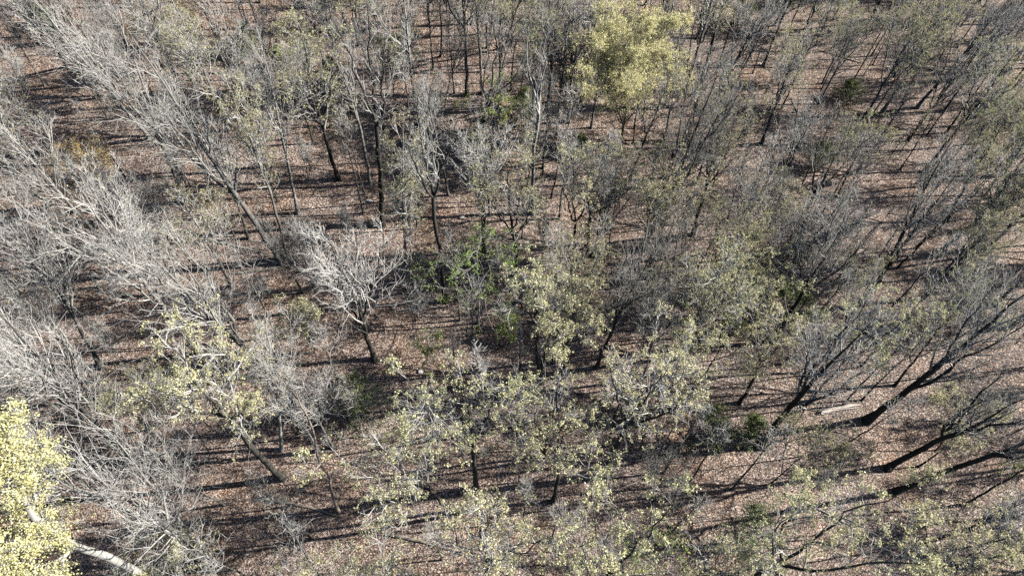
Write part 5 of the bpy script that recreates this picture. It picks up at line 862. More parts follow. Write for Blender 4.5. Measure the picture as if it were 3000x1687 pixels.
 ('M', 13.79, 94.47, 17.2, 0.25, 0.5, 0, 0.75, 'tall tree with sparse olive buds well left of the dark conifer on the top edge'),
 ('B', 29.77, 38.65, 15.1, -1.15, 0.12, 0, 0.99, 'middling bare grey tree close left of the parallel pair of black trunks'),
 ('P', -20.9, 8.01, 13.4, 1.09, -0.37, 0, 1.0, 'middling slender dark pole tree close in front of the stout whitish tree'),
 ('P', 44.57, 14.2, 12.2, 1.19, 0.47, 0, 0.98, 'low slender dark pole tree right of the massive black trunk foot'),
 ('B', 42.35, 99.72, 10.9, 0.14, 0.55, 0, 1.04, 'low bare grey tree well behind the dark conifer on the top edge'),
 ('P', -44.07, 84.0, 12.3, 0.02, -0.02, 0, 0.87, 'low slender dark pole tree far behind the white trunk with a bent limb'),
 ('P', -10.41, 6.23, 15.9, 0.65, -0.81, 0, 0.93, 'middling slender dark pole tree right of the stout whitish tree'),
 ('P', -49.15, 86.22, 16.8, 0.0, -0.1, 0, 0.97, 'middling slender dark pole tree far behind and left of the four limbed tree'),
 ('S', -20.2, 75.62, 7.7, -0.01, -0.26, 0, 0.78, 'taller thin sapling well behind and right of the amber budded tree'),
 ('P', 62.29, 31.42, 14.9, 0.76, -1.42, 0, 0.91, 'middling slender dark pole tree far right of the massive black trunk foot'),
 ('S', 32.64, 72.02, 4.1, -0.06, -0.03, 0, 1.01, 'slim thin sapling left of the dull conifer among grey twigs'),
 ('B', 57.44, 33.18, 12.4, -0.24, -1.14, 0, 0.79, 'low bare grey tree well right of the parallel pair of black trunks'),
 ('P', -15.61, 68.1, 10.7, -0.2, -0.33, 0, 0.72, 'low slender dark pole tree well behind the four limbed tree'),
 ('P', -41.01, 59.73, 13.0, 0.06, -0.15, 0, 0.92, 'middling slender dark pole tree close in front of the amber budded tree'),
 ('P', 68.94, 111.66, 12.6, -1.31, -0.12, 0, 0.84, 'low slender dark pole tree far behind the very thick trunk on the top edge'),
 ('M', 61.24, 97.54, 16.9, -0.17, 0.48, 0, 1.01, 'middling tree with sparse olive buds behind the very thick trunk on the top edge'),
 ('P', -16.22, 70.78, 15.2, 0.32, 0.61, 0, 1.03, 'middling slender dark pole tree far right of the amber budded tree'),
 ('P', -35.97, 15.44, 16.7, 0.31, -0.19, 0, 1.01, 'middling slender dark pole tree well left of the leaning white trunk under yellow clumps'),
 ('H', -44.67, 31.77, 6.3, 0.2, 0.21, 0, 0.86, 'small bushy bare tree left of the white barked forked tree by the left edge'),
 ('H', 3.03, 42.52, 6.5, -0.12, -0.01, 0, 1.07, 'taller small bushy bare tree close behind and left of the dark trunk cluster'),
 ('P', 19.95, 52.39, 16.8, -0.44, -0.31, 0, 0.79, 'middling slender dark pole tree right of the golden flowering tree'),
 ('P', 40.41, 81.45, 16.7, -0.51, 1.64, 0, 1.03, 'middling slender dark pole tree close behind the yellow clumps on the top edge'),
 ('P', -25.38, 47.94, 9.3, -0.75, 0.09, 0, 0.96, 'low slender dark pole tree behind the big leaning white limbed tree'),
 ('P', -59.07, 85.49, 10.0, 0.06, -0.04, 0, 1.03, 'low slender dark pole tree far behind the long pale trunk at the left edge'),
 ('S', 51.2, 44.6, 3.7, -0.26, -0.31, 0, 0.8, 'slim thin sapling in front and right of the olive tree by the right edge'),
 ('P', -40.56, 47.92, 11.1, 0.0, 0.0, 0, 0.97, 'low slender dark pole tree well in front of the amber budded tree'),
 ('P', -24.68, 46.23, 9.4, -0.04, 0.08, 0, 0.95, 'low slender dark pole tree well right of the stout dark trunk of the upper left'),
 ('P', 85.02, 103.97, 9.2, 0.25, -0.07, 0, 1.09, 'low slender dark pole tree far right of the yellow clumps on the top edge'),
 ('P', -31.06, 21.71, 11.8, 0.31, -0.23, 0, 0.79, 'low slender dark pole tree close behind the long pale trunk at the left edge'),
 ('P', 35.79, 97.92, 16.3, -1.23, 0.47, 0, 0.98, 'middling slender dark pole tree behind the dark conifer on the top edge'),
 ('B', -69.35, 66.4, 10.9, -0.12, -0.52, 0, 0.79, 'low bare grey tree well left of the bare tree in the upper left corner'),
 ('M', -47.72, 44.52, 17.4, -0.27, -0.0, 0, 0.81, 'tall tree with sparse olive buds well in front of the amber budded tree'),
 ('M', 43.81, 107.18, 17.9, -0.27, -0.54, 0, 0.97, 'tall tree with sparse olive buds well behind the dark conifer on the top edge'),
 ('M', -26.98, 35.97, 14.4, -0.16, 0.27, 0, 1.04, 'middling tree with sparse olive buds well in front and left of the four limbed tree'),
 ('P', 3.01, 95.63, 11.7, 1.26, -0.23, 0, 0.74, 'low slender dark pole tree far behind the dark tree before the golden crown'),
 ('P', -48.14, 74.45, 10.2, 0.0, -0.0, 0, 0.84, 'low slender dark pole tree behind and left of the amber budded tree'),
 ('B', -45.36, 74.07, 19.9, 0.76, 0.12, 0, 0.78, 'tall bare grey tree behind the amber budded tree'),
 ('B', -52.19, 66.76, 10.7, 0.39, 0.79, 0, 0.94, 'low bare grey tree close behind the bare tree in the upper left corner'),
 ('H', -41.75, 48.95, 5.1, -0.27, -0.17, 0, 0.93, 'small bushy bare tree close in front of the stout dark trunk of the upper left'),
 ('M', 30.12, 36.11, 10.2, 0.51, -0.19, 0, 0.93, 'low tree with sparse olive buds close left of the parallel pair of black trunks'),
 ('H', -22.78, 77.22, 8.0, 0.08, -0.02, 0, 1.0, 'taller small bushy bare tree well behind and right of the amber budded tree'),
 ('P', -45.35, 56.56, 10.7, 0.03, 0.12, 0, 0.85, 'low slender dark pole tree left of the stout dark trunk of the upper left'),
 ('P', -17.91, 83.97, 16.8, -0.31, 0.08, 0, 1.01, 'middling slender dark pole tree far behind the dark trunk cluster'),
 ('B', -6.31, 94.39, 11.0, -0.02, -0.29, 0, 0.73, 'low bare grey tree far left of the dark conifer on the top edge'),
 ('P', -32.61, 25.33, 10.4, 0.14, 0.33, 0, 0.92, 'low slender dark pole tree behind the long pale trunk at the left edge'),
 ('P', -46.78, 37.26, 12.9, -0.07, 0.11, 0, 0.89, 'low slender dark pole tree well left of the big leaning white limbed tree'),
 ('P', 18.53, 68.58, 11.8, 0.12, 0.86, 0, 0.89, 'low slender dark pole tree far behind the forked dark tree with a side limb'),
 ('B', 73.21, 110.56, 15.9, 0.84, 0.76, 0, 0.98, 'middling bare grey tree far behind the very thick trunk on the top edge'),
 ('B', 46.82, 61.94, 15.3, 0.39, -0.08, 0, 1.06, 'middling bare grey tree in front and right of the dull conifer among grey twigs'),
 ('P', -62.97, 56.29, 14.4, -0.06, 1.07, 0, 0.71, 'middling slender dark pole tree far left of the four limbed tree'),
 ('M', 71.26, 44.32, 17.1, 0.41, 0.98, 0, 0.73, 'tall tree with sparse olive buds well right of the three stemmed dark tree'),
 ('S', -20.76, 91.05, 5.7, 0.33, -0.01, 0, 0.95, 'thin sapling far behind and right of the amber budded tree'),
 ('B', -59.89, 54.38, 15.3, 0.05, 0.12, 0, 0.72, 'middling bare grey tree well left of the stout dark trunk of the upper left'),
 ('B', 63.85, 111.5, 10.2, -0.19, 0.6, 0, 0.79, 'low bare grey tree far behind the very thick trunk on the top edge'),
 ('P', 1.59, 14.76, 9.9, -0.18, 0.59, 0, 0.87, 'low slender dark pole tree close in front and left of the round cream crown'),
 ('P', 54.24, 43.0, 13.7, -0.4, -0.59, 0, 0.88, 'middling slender dark pole tree behind and right of the three stemmed dark tree'),
 ('P', 44.54, 73.85, 10.0, -0.23, -0.6, 0, 1.1, 'low slender dark pole tree in front of the thick black trunk between two budding crowns'),
 ('P', 32.17, 26.88, 11.3, 0.86, 0.97, 0, 0.99, 'low slender dark pole tree behind the massive black trunk foot'),
 ('P', -38.74, 13.35, 15.6, 0.53, 0.81, 0, 0.78, 'middling slender dark pole tree well left of the dead bleached snag'),
 ('P', -44.78, 16.53, 12.0, 0.8, 0.49, 0, 0.83, 'low slender dark pole tree far left of the leaning white trunk under yellow clumps'),
 ('P', 55.19, 52.79, 11.7, -0.76, 0.66, 0, 0.71, 'low slender dark pole tree well behind the three stemmed dark tree'),
 ('S', 81.13, 109.27, 7.1, 0.38, -0.59, 0, 0.81, 'taller thin sapling far behind and right of the very thick trunk on the top edge'),
 ('P', 15.8, 73.13, 13.4, 1.15, -0.08, 0, 1.04, 'middling slender dark pole tree far behind the dark tree with broken pale stubs'),
 ('V', 13.47, 86.11, 16.0, 1.15, -1.24, 0, 0.92, 'middling bare forked tree well left of the dark conifer on the top edge'),
]
CUSTOM = [
 ([(-2.39, 17.39, 0.31), (-2.38, 17.39, 5.38), (-2.43, 17.38, 9.32), (-2.35, 17.4, 11.67)], [[(-2.35, 17.4, 11.67), (-2.57, 17.37, 14.44), (-3.05, 17.28, 16.36), (-4.0, 17.06, 18.45), (-4.7, 16.87, 20.38), (-5.3, 16.67, 22.57), (-5.8, 16.5, 24.4)], [(-2.35, 17.4, 11.67), (-2.4, 17.39, 13.86), (-2.45, 17.39, 16.88), (-2.66, 17.35, 19.63), (-2.73, 17.34, 22.09), (-3.02, 17.29, 24.39)], [(-2.35, 17.4, 11.67), (-1.89, 17.45, 13.5), (-1.33, 17.49, 16.24), (-1.0, 17.51, 18.09), (-0.52, 17.53, 19.85), (-0.12, 17.53, 21.9)], [(-3.05, 17.28, 16.36), (-4.69, 16.82, 17.12), (-5.4, 16.15, 17.35), (-6.15, 15.86, 17.55)], [(-4.7, 16.87, 20.38), (-4.76, 15.83, 20.5), (-5.05, 15.51, 20.63)], [(-1.0, 17.51, 18.09), (-0.16, 17.45, 18.31), (0.43, 17.44, 19.49)]]),
 ([(-24.85, 8.74, -0.72), (-24.87, 8.69, 7.11), (-24.82, 8.83, 12.4), (-24.91, 8.59, 16.65), (-24.82, 8.84, 19.6), (-24.73, 9.08, 21.6), (-24.52, 9.61, 23.12), (-24.39, 9.94, 24.45)], [[(-24.91, 8.59, 16.65), (-25.07, 8.11, 18.32), (-25.14, 7.87, 19.73), (-25.23, 7.57, 21.59), (-25.31, 7.3, 23.74)], [(-25.14, 7.87, 19.73), (-25.31, 7.07, 19.94), (-25.51, 6.23, 20.29), (-25.63, 5.7, 20.59)], [(-24.91, 8.59, 16.65), (-24.92, 7.61, 16.89), (-24.85, 6.82, 17.09), (-24.69, 6.21, 17.25)], [(-24.73, 9.08, 21.6), (-24.45, 9.77, 22.04), (-24.1, 10.58, 23.32), (-23.9, 11.02, 24.71), (-23.79, 11.25, 25.93)], [(-24.52, 9.61, 23.12), (-24.24, 10.28, 25.19), (-23.68, 11.44, 26.97), (-23.3, 12.15, 27.88)], [(-24.52, 9.61, 23.12), (-24.41, 9.88, 25.32), (-23.98, 10.84, 27.62)]]),
]
LOGS = [
 ('fallen_log', (34.0, 65.06), (33.74, 68.0), 0.1, 'grey fallen pole on the leaves left of the dull conifer among grey twigs'),
 ('fallen_log', (10.69, 84.04), (15.91, 85.89), 0.1, 'grey fallen pole on the leaves left of the dark conifer on the top edge'),
 ('fallen_log', (-30.31, 66.43), (-34.31, 69.67), 0.1, 'pale fallen pole on the leaves right of the amber budded tree'),
 ('fallen_log', (8.53, 47.42), (9.82, 49.0), 0.05, 'brown fallen branch on the leaves left of the dark tree before the golden crown'),
 ('fallen_log', (51.8, 76.86), (55.53, 79.71), 0.1, 'pale fallen pole on the leaves left of the spreading tree near the upper right corner'),
 ('fallen_log', (1.98, 36.59), (2.42, 38.02), 0.09, 'pale fallen branch on the leaves left of the dark trunk cluster'),
 ('fallen_log', (3.08, 79.96), (1.28, 81.44), 0.08, 'pale fallen branch on the leaves behind the golden flowering tree'),
 ('fallen_log', (-6.35, 25.05), (-5.6, 26.58), 0.07, 'grey fallen branch on the leaves right of the dense dark green conifer'),
 ('fallen_log', (-17.99, 73.9), (-20.87, 73.98), 0.11, 'grey fallen branch on the leaves behind the dark tree alone in the clearing'),
 ('fallen_log', (22.24, 77.12), (27.39, 79.71), 0.05, 'brown fallen pole on the leaves left of the dark conifer on the top edge'),
 ('fallen_log', (41.08, 26.01), (40.58, 29.89), 0.06, 'brown fallen pole on the leaves right of the massive black trunk foot'),
 ('fallen_log', (27.3, 43.39), (31.03, 44.91), 0.06, 'pale fallen pole on the leaves left of the forked dark tree with a side limb'),
 ('fallen_log', (24.2, 33.44), (27.0, 33.77), 0.08, 'pale fallen branch on the leaves left of the big dark tree with crooked pale limbs'),
 ('fallen_log', (-1.7, 12.96), (-1.65, 15.65), 0.1, 'grey fallen branch on the leaves left of the round cream crown'),
 ('fallen_log', (30.01, 75.2), (30.06, 79.45), 0.1, 'brown fallen pole on the leaves left of the yellow clumps on the top edge'),
 ('fallen_log', (27.86, 46.4), (32.82, 49.22), 0.07, 'grey fallen pole on the leaves in front of the dark tree with broken pale stubs'),
 ('fallen_log', (-18.75, 24.76), (-12.78, 26.38), 0.1, 'pale fallen pole on the leaves right of the white trunk with a bent limb'),
 ('fallen_log', (27.2, 19.13), (29.65, 19.51), 0.07, 'pale fallen branch on the leaves right of the very thick dark leaning trunk'),
 ('fallen_log', (27.13, 37.69), (28.36, 39.79), 0.08, 'pale fallen branch on the leaves behind the big dark tree with crooked pale limbs'),
 ('fallen_log', (-34.59, 68.65), (-35.5, 70.46), 0.09, 'grey fallen branch on the leaves right of the amber budded tree'),
 ('fallen_log', (-17.8, 54.35), (-15.2, 57.13), 0.06, 'grey fallen pole on the leaves behind the four limbed tree'),
 ('fallen_log', (44.65, 76.24), (39.29, 78.62), 0.1, 'brown fallen pole on the leaves right of the yellow clumps on the top edge'),
 ('fallen_log', (16.02, 80.11), (16.74, 82.24), 0.06, 'brown fallen branch on the leaves left of the dark conifer on the top edge'),
 ('fallen_log', (1.37, 72.09), (3.53, 73.26), 0.09, 'brown fallen branch on the leaves behind the golden flowering tree'),
 ('fallen_log', (-52.51, 49.27), (-57.29, 50.76), 0.09, 'brown fallen pole on the leaves left of the stout dark trunk of the upper left'),
 ('fallen_log', (-23.94, 41.07), (-27.05, 41.41), 0.07, 'grey fallen branch on the leaves behind the big leaning white limbed tree'),
 ('fallen_log', (19.24, 58.14), (23.59, 60.55), 0.07, 'pale fallen pole on the leaves right of the golden flowering tree'),
 ('fallen_log', (-30.88, 52.29), (-34.76, 54.74), 0.09, 'grey fallen pole on the leaves right of the stout dark trunk of the upper left'),
 ('fallen_log', (-34.49, 22.97), (-32.09, 25.5), 0.08, 'brown fallen pole on the leaves behind the long pale trunk at the left edge'),
 ('fallen_log', (-31.81, 51.26), (-30.36, 55.37), 0.09, 'pale fallen pole on the leaves right of the stout dark trunk of the upper left'),
 ('fallen_log', (-45.57, 51.01), (-41.27, 52.3), 0.09, 'grey fallen pole on the leaves left of the stout dark trunk of the upper left'),
 ('fallen_log', (-1.22, 23.53), (-7.42, 24.5), 0.07, 'brown fallen pole on the leaves behind the round cream crown'),
 ('fallen_log', (-23.38, 22.25), (-25.46, 25.12), 0.05, 'brown fallen pole on the leaves in front of the white trunk with a bent limb'),
 ('fallen_log', (18.01, 34.07), (15.42, 34.35), 0.09, 'grey fallen branch on the leaves left of the round yellow clump tree'),
 ('split_log', (28.1, 25.46), (31.88, 26.41), 0.22, 'white splintered fallen log on bare leaves beside a thick dark trunk, lower right'),
 ('fallen_log', (-12.27, 19.75), (-3.92, 23.47), 0.16, 'long grey fallen trunk between the dark conifer and the clear V shaped tree'),
 ('fallen_log', (-9.33, 13.58), (-3.52, 12.37), 0.16, 'brown fallen log near the bottom edge left of the creamy crown'),
 ('fallen_log', (-19.46, 16.09), (-13.36, 14.87), 0.14, 'brown fallen log running into the foot of the dead snag'),
 ('fallen_log', (-27.35, 37.38), (-22.11, 38.68), 0.13, 'rotten pale log at the foot of the big leaning bare tree'),
 ('fallen_log', (-31.82, 41.25), (-24.27, 39.84), 0.12, 'long thin grey log across the left middle behind the white bent limb tree'),
 ('fallen_log', (-41.34, 35.16), (-34.0, 34.29), 0.09, 'thin pale fallen pole in the left middle'),
 ('fallen_log', (3.15, 57.54), (6.35, 55.39), 0.15, 'dark fallen log beside the straight black trunk left of the golden tree'),
 ('fallen_log', (-15.41, 52.9), (-12.84, 51.89), 0.12, 'dark bent fallen log right of the four limbed tree'),
 ('fallen_log', (-5.55, 31.81), (-3.57, 32.2), 0.12, 'dark broken log below the bright green understory tree'),
 ('fallen_log', (-2.3, 42.93), (2.61, 47.98), 0.12, 'pinkish fallen trunk above the slender white leaning tree'),
 ('fallen_log', (-7.83, 29.02), (-3.89, 30.82), 0.14, 'brown fallen trunk left of the yellow clumps, lower centre'),
 ('fallen_log', (-17.65, 16.65), (-13.97, 18.86), 0.11, 'pale fallen pole leaning toward the dead bleached snag'),
 ('fallen_log', (-24.53, 16.98), (-22.92, 17.81), 0.13, 'short pale broken log in the sun, lower left'),
 ('fallen_log', (23.5, 18.03), (28.52, 15.58), 0.13, 'grey fallen pole pointing at the curved dark trunk, lower right'),
 ('fallen_log', (-38.73, 13.17), (-36.89, 12.57), 0.22, 'orange and white broken log beside the nearest pale trunk, lower left'),
 ('fallen_log', (22.51, 49.6), (24.21, 48.53), 0.1, 'pale broken branch on leaves in the upper right centre'),
 ('fallen_log', (-15.64, 58.49), (-13.26, 61.45), 0.1, 'dark fallen pole right behind the four limbed tree'),
 ('fallen_log', (-28.5, 25.52), (-31.28, 24.04), 0.1, 'dark thin pole lying under the yellow clumped crown, lower left'),
 ('fallen_log', (3.98, 41.92), (11.12, 41.99), 0.09, 'thin dark pole lying right of centre behind the dark trunk cluster'),
]
ROCKS = [
 (-38.98, 9.83, 1.1, 'long pale grey boulder in the lower left corner'),
 (-36.9, 9.68, 0.9, 'rounded pale grey boulder second from the lower left corner'),
 (-35.65, 9.62, 0.6, 'small grey boulder right of the corner boulders'),
 (-2.19, 50.53, 0.6, 'small pinkish grey rock in the upper clearing'),
 (-1.71, 56.28, 0.6, 'pale buff rock behind the wispy green understory tree'),
 (-5.54, 45.81, 0.35, 'little pale stone in the centre top clearing'),
 (-15.27, 47.12, 0.35, 'small pale stone left of the four limbed tree foot'),
 (-8.14, 28.17, 0.3, 'small pale stone by the lower centre logs'),
 (-43.72, 42.02, 0.35, 'white stone in sunlit leaves at the left'),
 (-40.52, 36.63, 0.35, 'white stone behind the left fallen pole'),
]
NLIT = 260000
# ------------------------------------------------------------ helpers
def tag(o, label=None, cat=None, group=None, kind=None):
    if label: o['label'] = label
    if cat: o['category'] = cat
    if group: o['group'] = group
    if kind: o['kind'] = kind
    return o

def mesh_np(name, V, Q, mat, smooth=True):
    V = np.ascontiguousarray(V, dtype=np.float32); Q = np.ascontiguousarray(Q, dtype=np.int32)
    me = bpy.data.meshes.new(name); k = Q.shape[1]
    me.vertices.add(len(V)); me.vertices.foreach_set('co', V.ravel())
    me.loops.add(Q.size); me.loops.foreach_set('vertex_index', Q.ravel())
    me.polygons.add(len(Q)); me.polygons.foreach_set('loop_start', np.arange(0, Q.size, k, dtype=np.int32))
    if smooth: me.polygons.foreach_set('use_smooth', np.ones(len(Q), dtype=bool))
    me.update(calc_edges=True); me.materials.append(mat)
    return me

def link(name, me, parent=None, loc=None):
    o = bpy.data.objects.new(name, me); COL.objects.link(o)
    if parent is not None: o.parent = parent
    if loc is not None: o.location = loc
    return o

def terrain(x, y):
    x = np.asarray(x, dtype=float); y = np.asarray(y, dtype=float)
    return (-0.0015 * 60 * np.tanh(x / 60) * (np.clip(y, -40, 90) - 20)
            + 0.35 * np.sin(x * .09 + 1) * np.sin(y * .11) + 0.2 * np.sin(x * .23) * np.sin(y * .19 + 2))
def tz(x, y): return float(terrain(x, y))

# ------------------------------------------------------------ materials
def newmat(name):
    m = bpy.data.materials.new(name); m.use_nodes = True; nt = m.node_tree; nt.nodes.clear()
    return m, nt
def N(nt, t, **kw):
    n = nt.nodes.new(t)
    for k, v in kw.items():
        if hasattr(n, k): setattr(n, k, v)
        else: n.inputs[k].default_value = v
    return n
def ramp(nt, stops, interp='LINEAR'):
    r = nt.nodes.new('ShaderNodeValToRGB'); cr = r.color_ramp; cr.interpolation = interp
    while len(cr.elements) < len(stops): cr.elements.new(0.5)
    for e, (p, c) in zip(cr.elements, stops): e.position = p; e.color = (*c, 1)
    return r

def bark_mat(name, dark, mid, pale, scale=1.0, rough=.9, top=None):
    m, nt = newmat(name); L = nt.links.new
    tc = N(nt, 'ShaderNodeTexCoord'); oi = N(nt, 'ShaderNodeObjectInfo')
    mp = N(nt, 'ShaderNodeMapping'); mp.inputs['Scale'].default_value = (9 * scale, 9 * scale, 1.6 * scale)
    L(tc.outputs['Object'], mp.inputs['Vector'])
    n1 = N(nt, 'ShaderNodeTexNoise'); n1.inputs['Scale'].default_value = 1.6; n1.inputs['Detail'].default_value = 5; n1.inputs['Roughness'].default_value = .7
    L(mp.outputs[0], n1.inputs['Vector'])
    n2 = N(nt, 'ShaderNodeTexNoise'); n2.inputs['Scale'].default_value = 1.3; n2.inputs['Detail'].default_value = 3
    L(tc.outputs['Object'], n2.inputs['Vector'])
    r1 = ramp(nt, [(.36, dark), (.52, mid), (.66, pale)]); L(n1.outputs['Fac'], r1.inputs[0])
    mx = N(nt, 'ShaderNodeMix', data_type='RGBA'); mx.inputs[0].default_value = .4
    r2 = ramp(nt, [(.4, mid), (.62, pale)]); L(n2.outputs['Fac'], r2.inputs[0])
    L(r1.outputs[0], mx.inputs[6]); L(r2.outputs[0], mx.inputs[7])
    if top:       # young smooth bark higher up the tree is paler than the old rough bark below
        sx = N(nt, 'ShaderNodeSeparateXYZ'); L(tc.outputs['Object'], sx.inputs[0])
        mz = N(nt, 'ShaderNodeMapRange'); mz.inputs[1].default_value = 5; mz.inputs[2].default_value = 13
        ad = N(nt, 'ShaderNodeMath', operation='MULTIPLY_ADD'); ad.inputs[1].default_value = 8; L(n2.outputs['Fac'], ad.inputs[0]); L(sx.outputs[2], ad.inputs[2])
        sb = N(nt, 'ShaderNodeMath', operation='SUBTRACT'); sb.inputs[1].default_value = 4; L(ad.outputs[0], sb.inputs[0]); L(sb.outputs[0], mz.inputs[0])
        m3 = N(nt, 'ShaderNodeMix', data_type='RGBA'); L(mz.outputs[0], m3.inputs[0]); L(mx.outputs[2], m3.inputs[6]); m3.inputs[7].default_value = (*top, 1)
        mx = m3
    hsv = N(nt, 'ShaderNodeHueSaturation')
    mr = N(nt, 'ShaderNodeMapRange'); mr.inputs[3].default_value = .75; mr.inputs[4].default_value = 1.2
    L(oi.outputs['Random'], mr.inputs[0]); L(mr.outputs[0], hsv.inputs['Value']); L(mx.outputs[2], hsv.inputs['Color'])
    b = N(nt, 'ShaderNodeBump'); b.inputs['Strength'].default_value = .6; b.inputs['Distance'].default_value = .03
    L(n1.outputs['Fac'], b.inputs['Height'])
    p = N(nt, 'ShaderNodeBsdfPrincipled'); p.inputs['Roughness'].default_value = rough; p.inputs['Specular IOR Level'].default_value = .2
    L(hsv.outputs[0], p.inputs['Base Color']); L(b.outputs[0], p.inputs['Normal'])
    o = N(nt, 'ShaderNodeOutputMaterial'); L(p.outputs[0], o.inputs[0])
    return m
BARK = bark_mat('grey_bark', (.018, .016, .014), (.055, .051, .045), (.30, .295, .265), top=(.22, .215, .20))
BARK_SHADED = bark_mat('shaded_bark', (.012, .011, .010), (.032, .030, .027), (.13, .125, .11), top=(.075, .072, .066))  # darkened copy of the bark: shade of unlit trunk sides put into the colour
BARK_PALE = bark_mat('pale_bark', (.03, .028, .024), (.13, .125, .112), (.62, .61, .57), top=(.40, .39, .365))
BARK_DEAD = bark_mat('dead_wood', (.13, .09, .07), (.34, .26, .21), (.62, .53, .45))
LOGW = bark_mat('fallen_wood', (.09, .07, .055), (.24, .20, .165), (.42, .36, .31))
SPLIT = bark_mat('split_wood', (.2, .16, .13), (.46, .40, .35), (.68, .62, .56), 2.5)
TWIG_DARK = bark_mat('brown_grey_twig', (.10, .095, .085), (.24, .23, .21), (.46, .45, .42), .5)
TWIG = bark_mat('twig_bark', (.24, .23, .215), (.44, .43, .405), (.64, .63, .60), .5)

def leaf_mat(name, stops, trans=.35):
    m, nt = newmat(name); L = nt.links.new
    g = N(nt, 'ShaderNodeNewGeometry'); oi = N(nt, 'ShaderNodeObjectInfo')
    r = ramp(nt, stops); L(g.outputs['Random Per Island'], r.inputs[0])
    hsv = N(nt, 'ShaderNodeHueSaturation')
    mr = N(nt, 'ShaderNodeMapRange'); mr.inputs[3].default_value = .485; mr.inputs[4].default_value = .512
    L(oi.outputs['Random'], mr.inputs[0]); L(mr.outputs[0], hsv.inputs['Hue']); L(r.outputs[0], hsv.inputs['Color'])
    d = N(nt, 'ShaderNodeBsdfDiffuse'); t = N(nt, 'ShaderNodeBsdfTranslucent'); mx = N(nt, 'ShaderNodeMixShader'); mx.inputs[0].default_value = trans
    L(hsv.outputs[0], d.inputs[0]); L(hsv.outputs[0], t.inputs[0]); L(d.outputs[0], mx.inputs[1]); L(t.outputs[0], mx.inputs[2])
    o = N(nt, 'ShaderNodeOutputMaterial'); L(mx.outputs[0], o.inputs[0])
    return m
LEAF = {
 'L': leaf_mat('pale_leaf', [(0, (.38, .38, .19)), (.5, (.68, .65, .36)), (1, (.88, .85, .62))]),
 'M': leaf_mat('olive_bud', [(0, (.32, .32, .14)), (.6, (.50, .48, .27)), (1, (.66, .63, .42))]),
 'O': leaf_mat('amber_bud', [(0, (.40, .27, .10)), (.6, (.54, .40, .17)), (1, (.64, .52, .28))]),
 'Y': leaf_mat('golden_blossom', [(0, (.62, .55, .23)), (.5, (.84, .77, .40)), (1, (.92, .88, .62))]),
 'G': leaf_mat('fresh_leaf', [(0, (.17, .24, .06)), (.6, (.34, .45, .12)), (1, (.55, .64, .26))]),
 'E': leaf_mat('conifer_needles', [(0, (.11, .14, .05)), (.6, (.22, .26, .10)), (1, (.34, .38, .18))], .15),
}

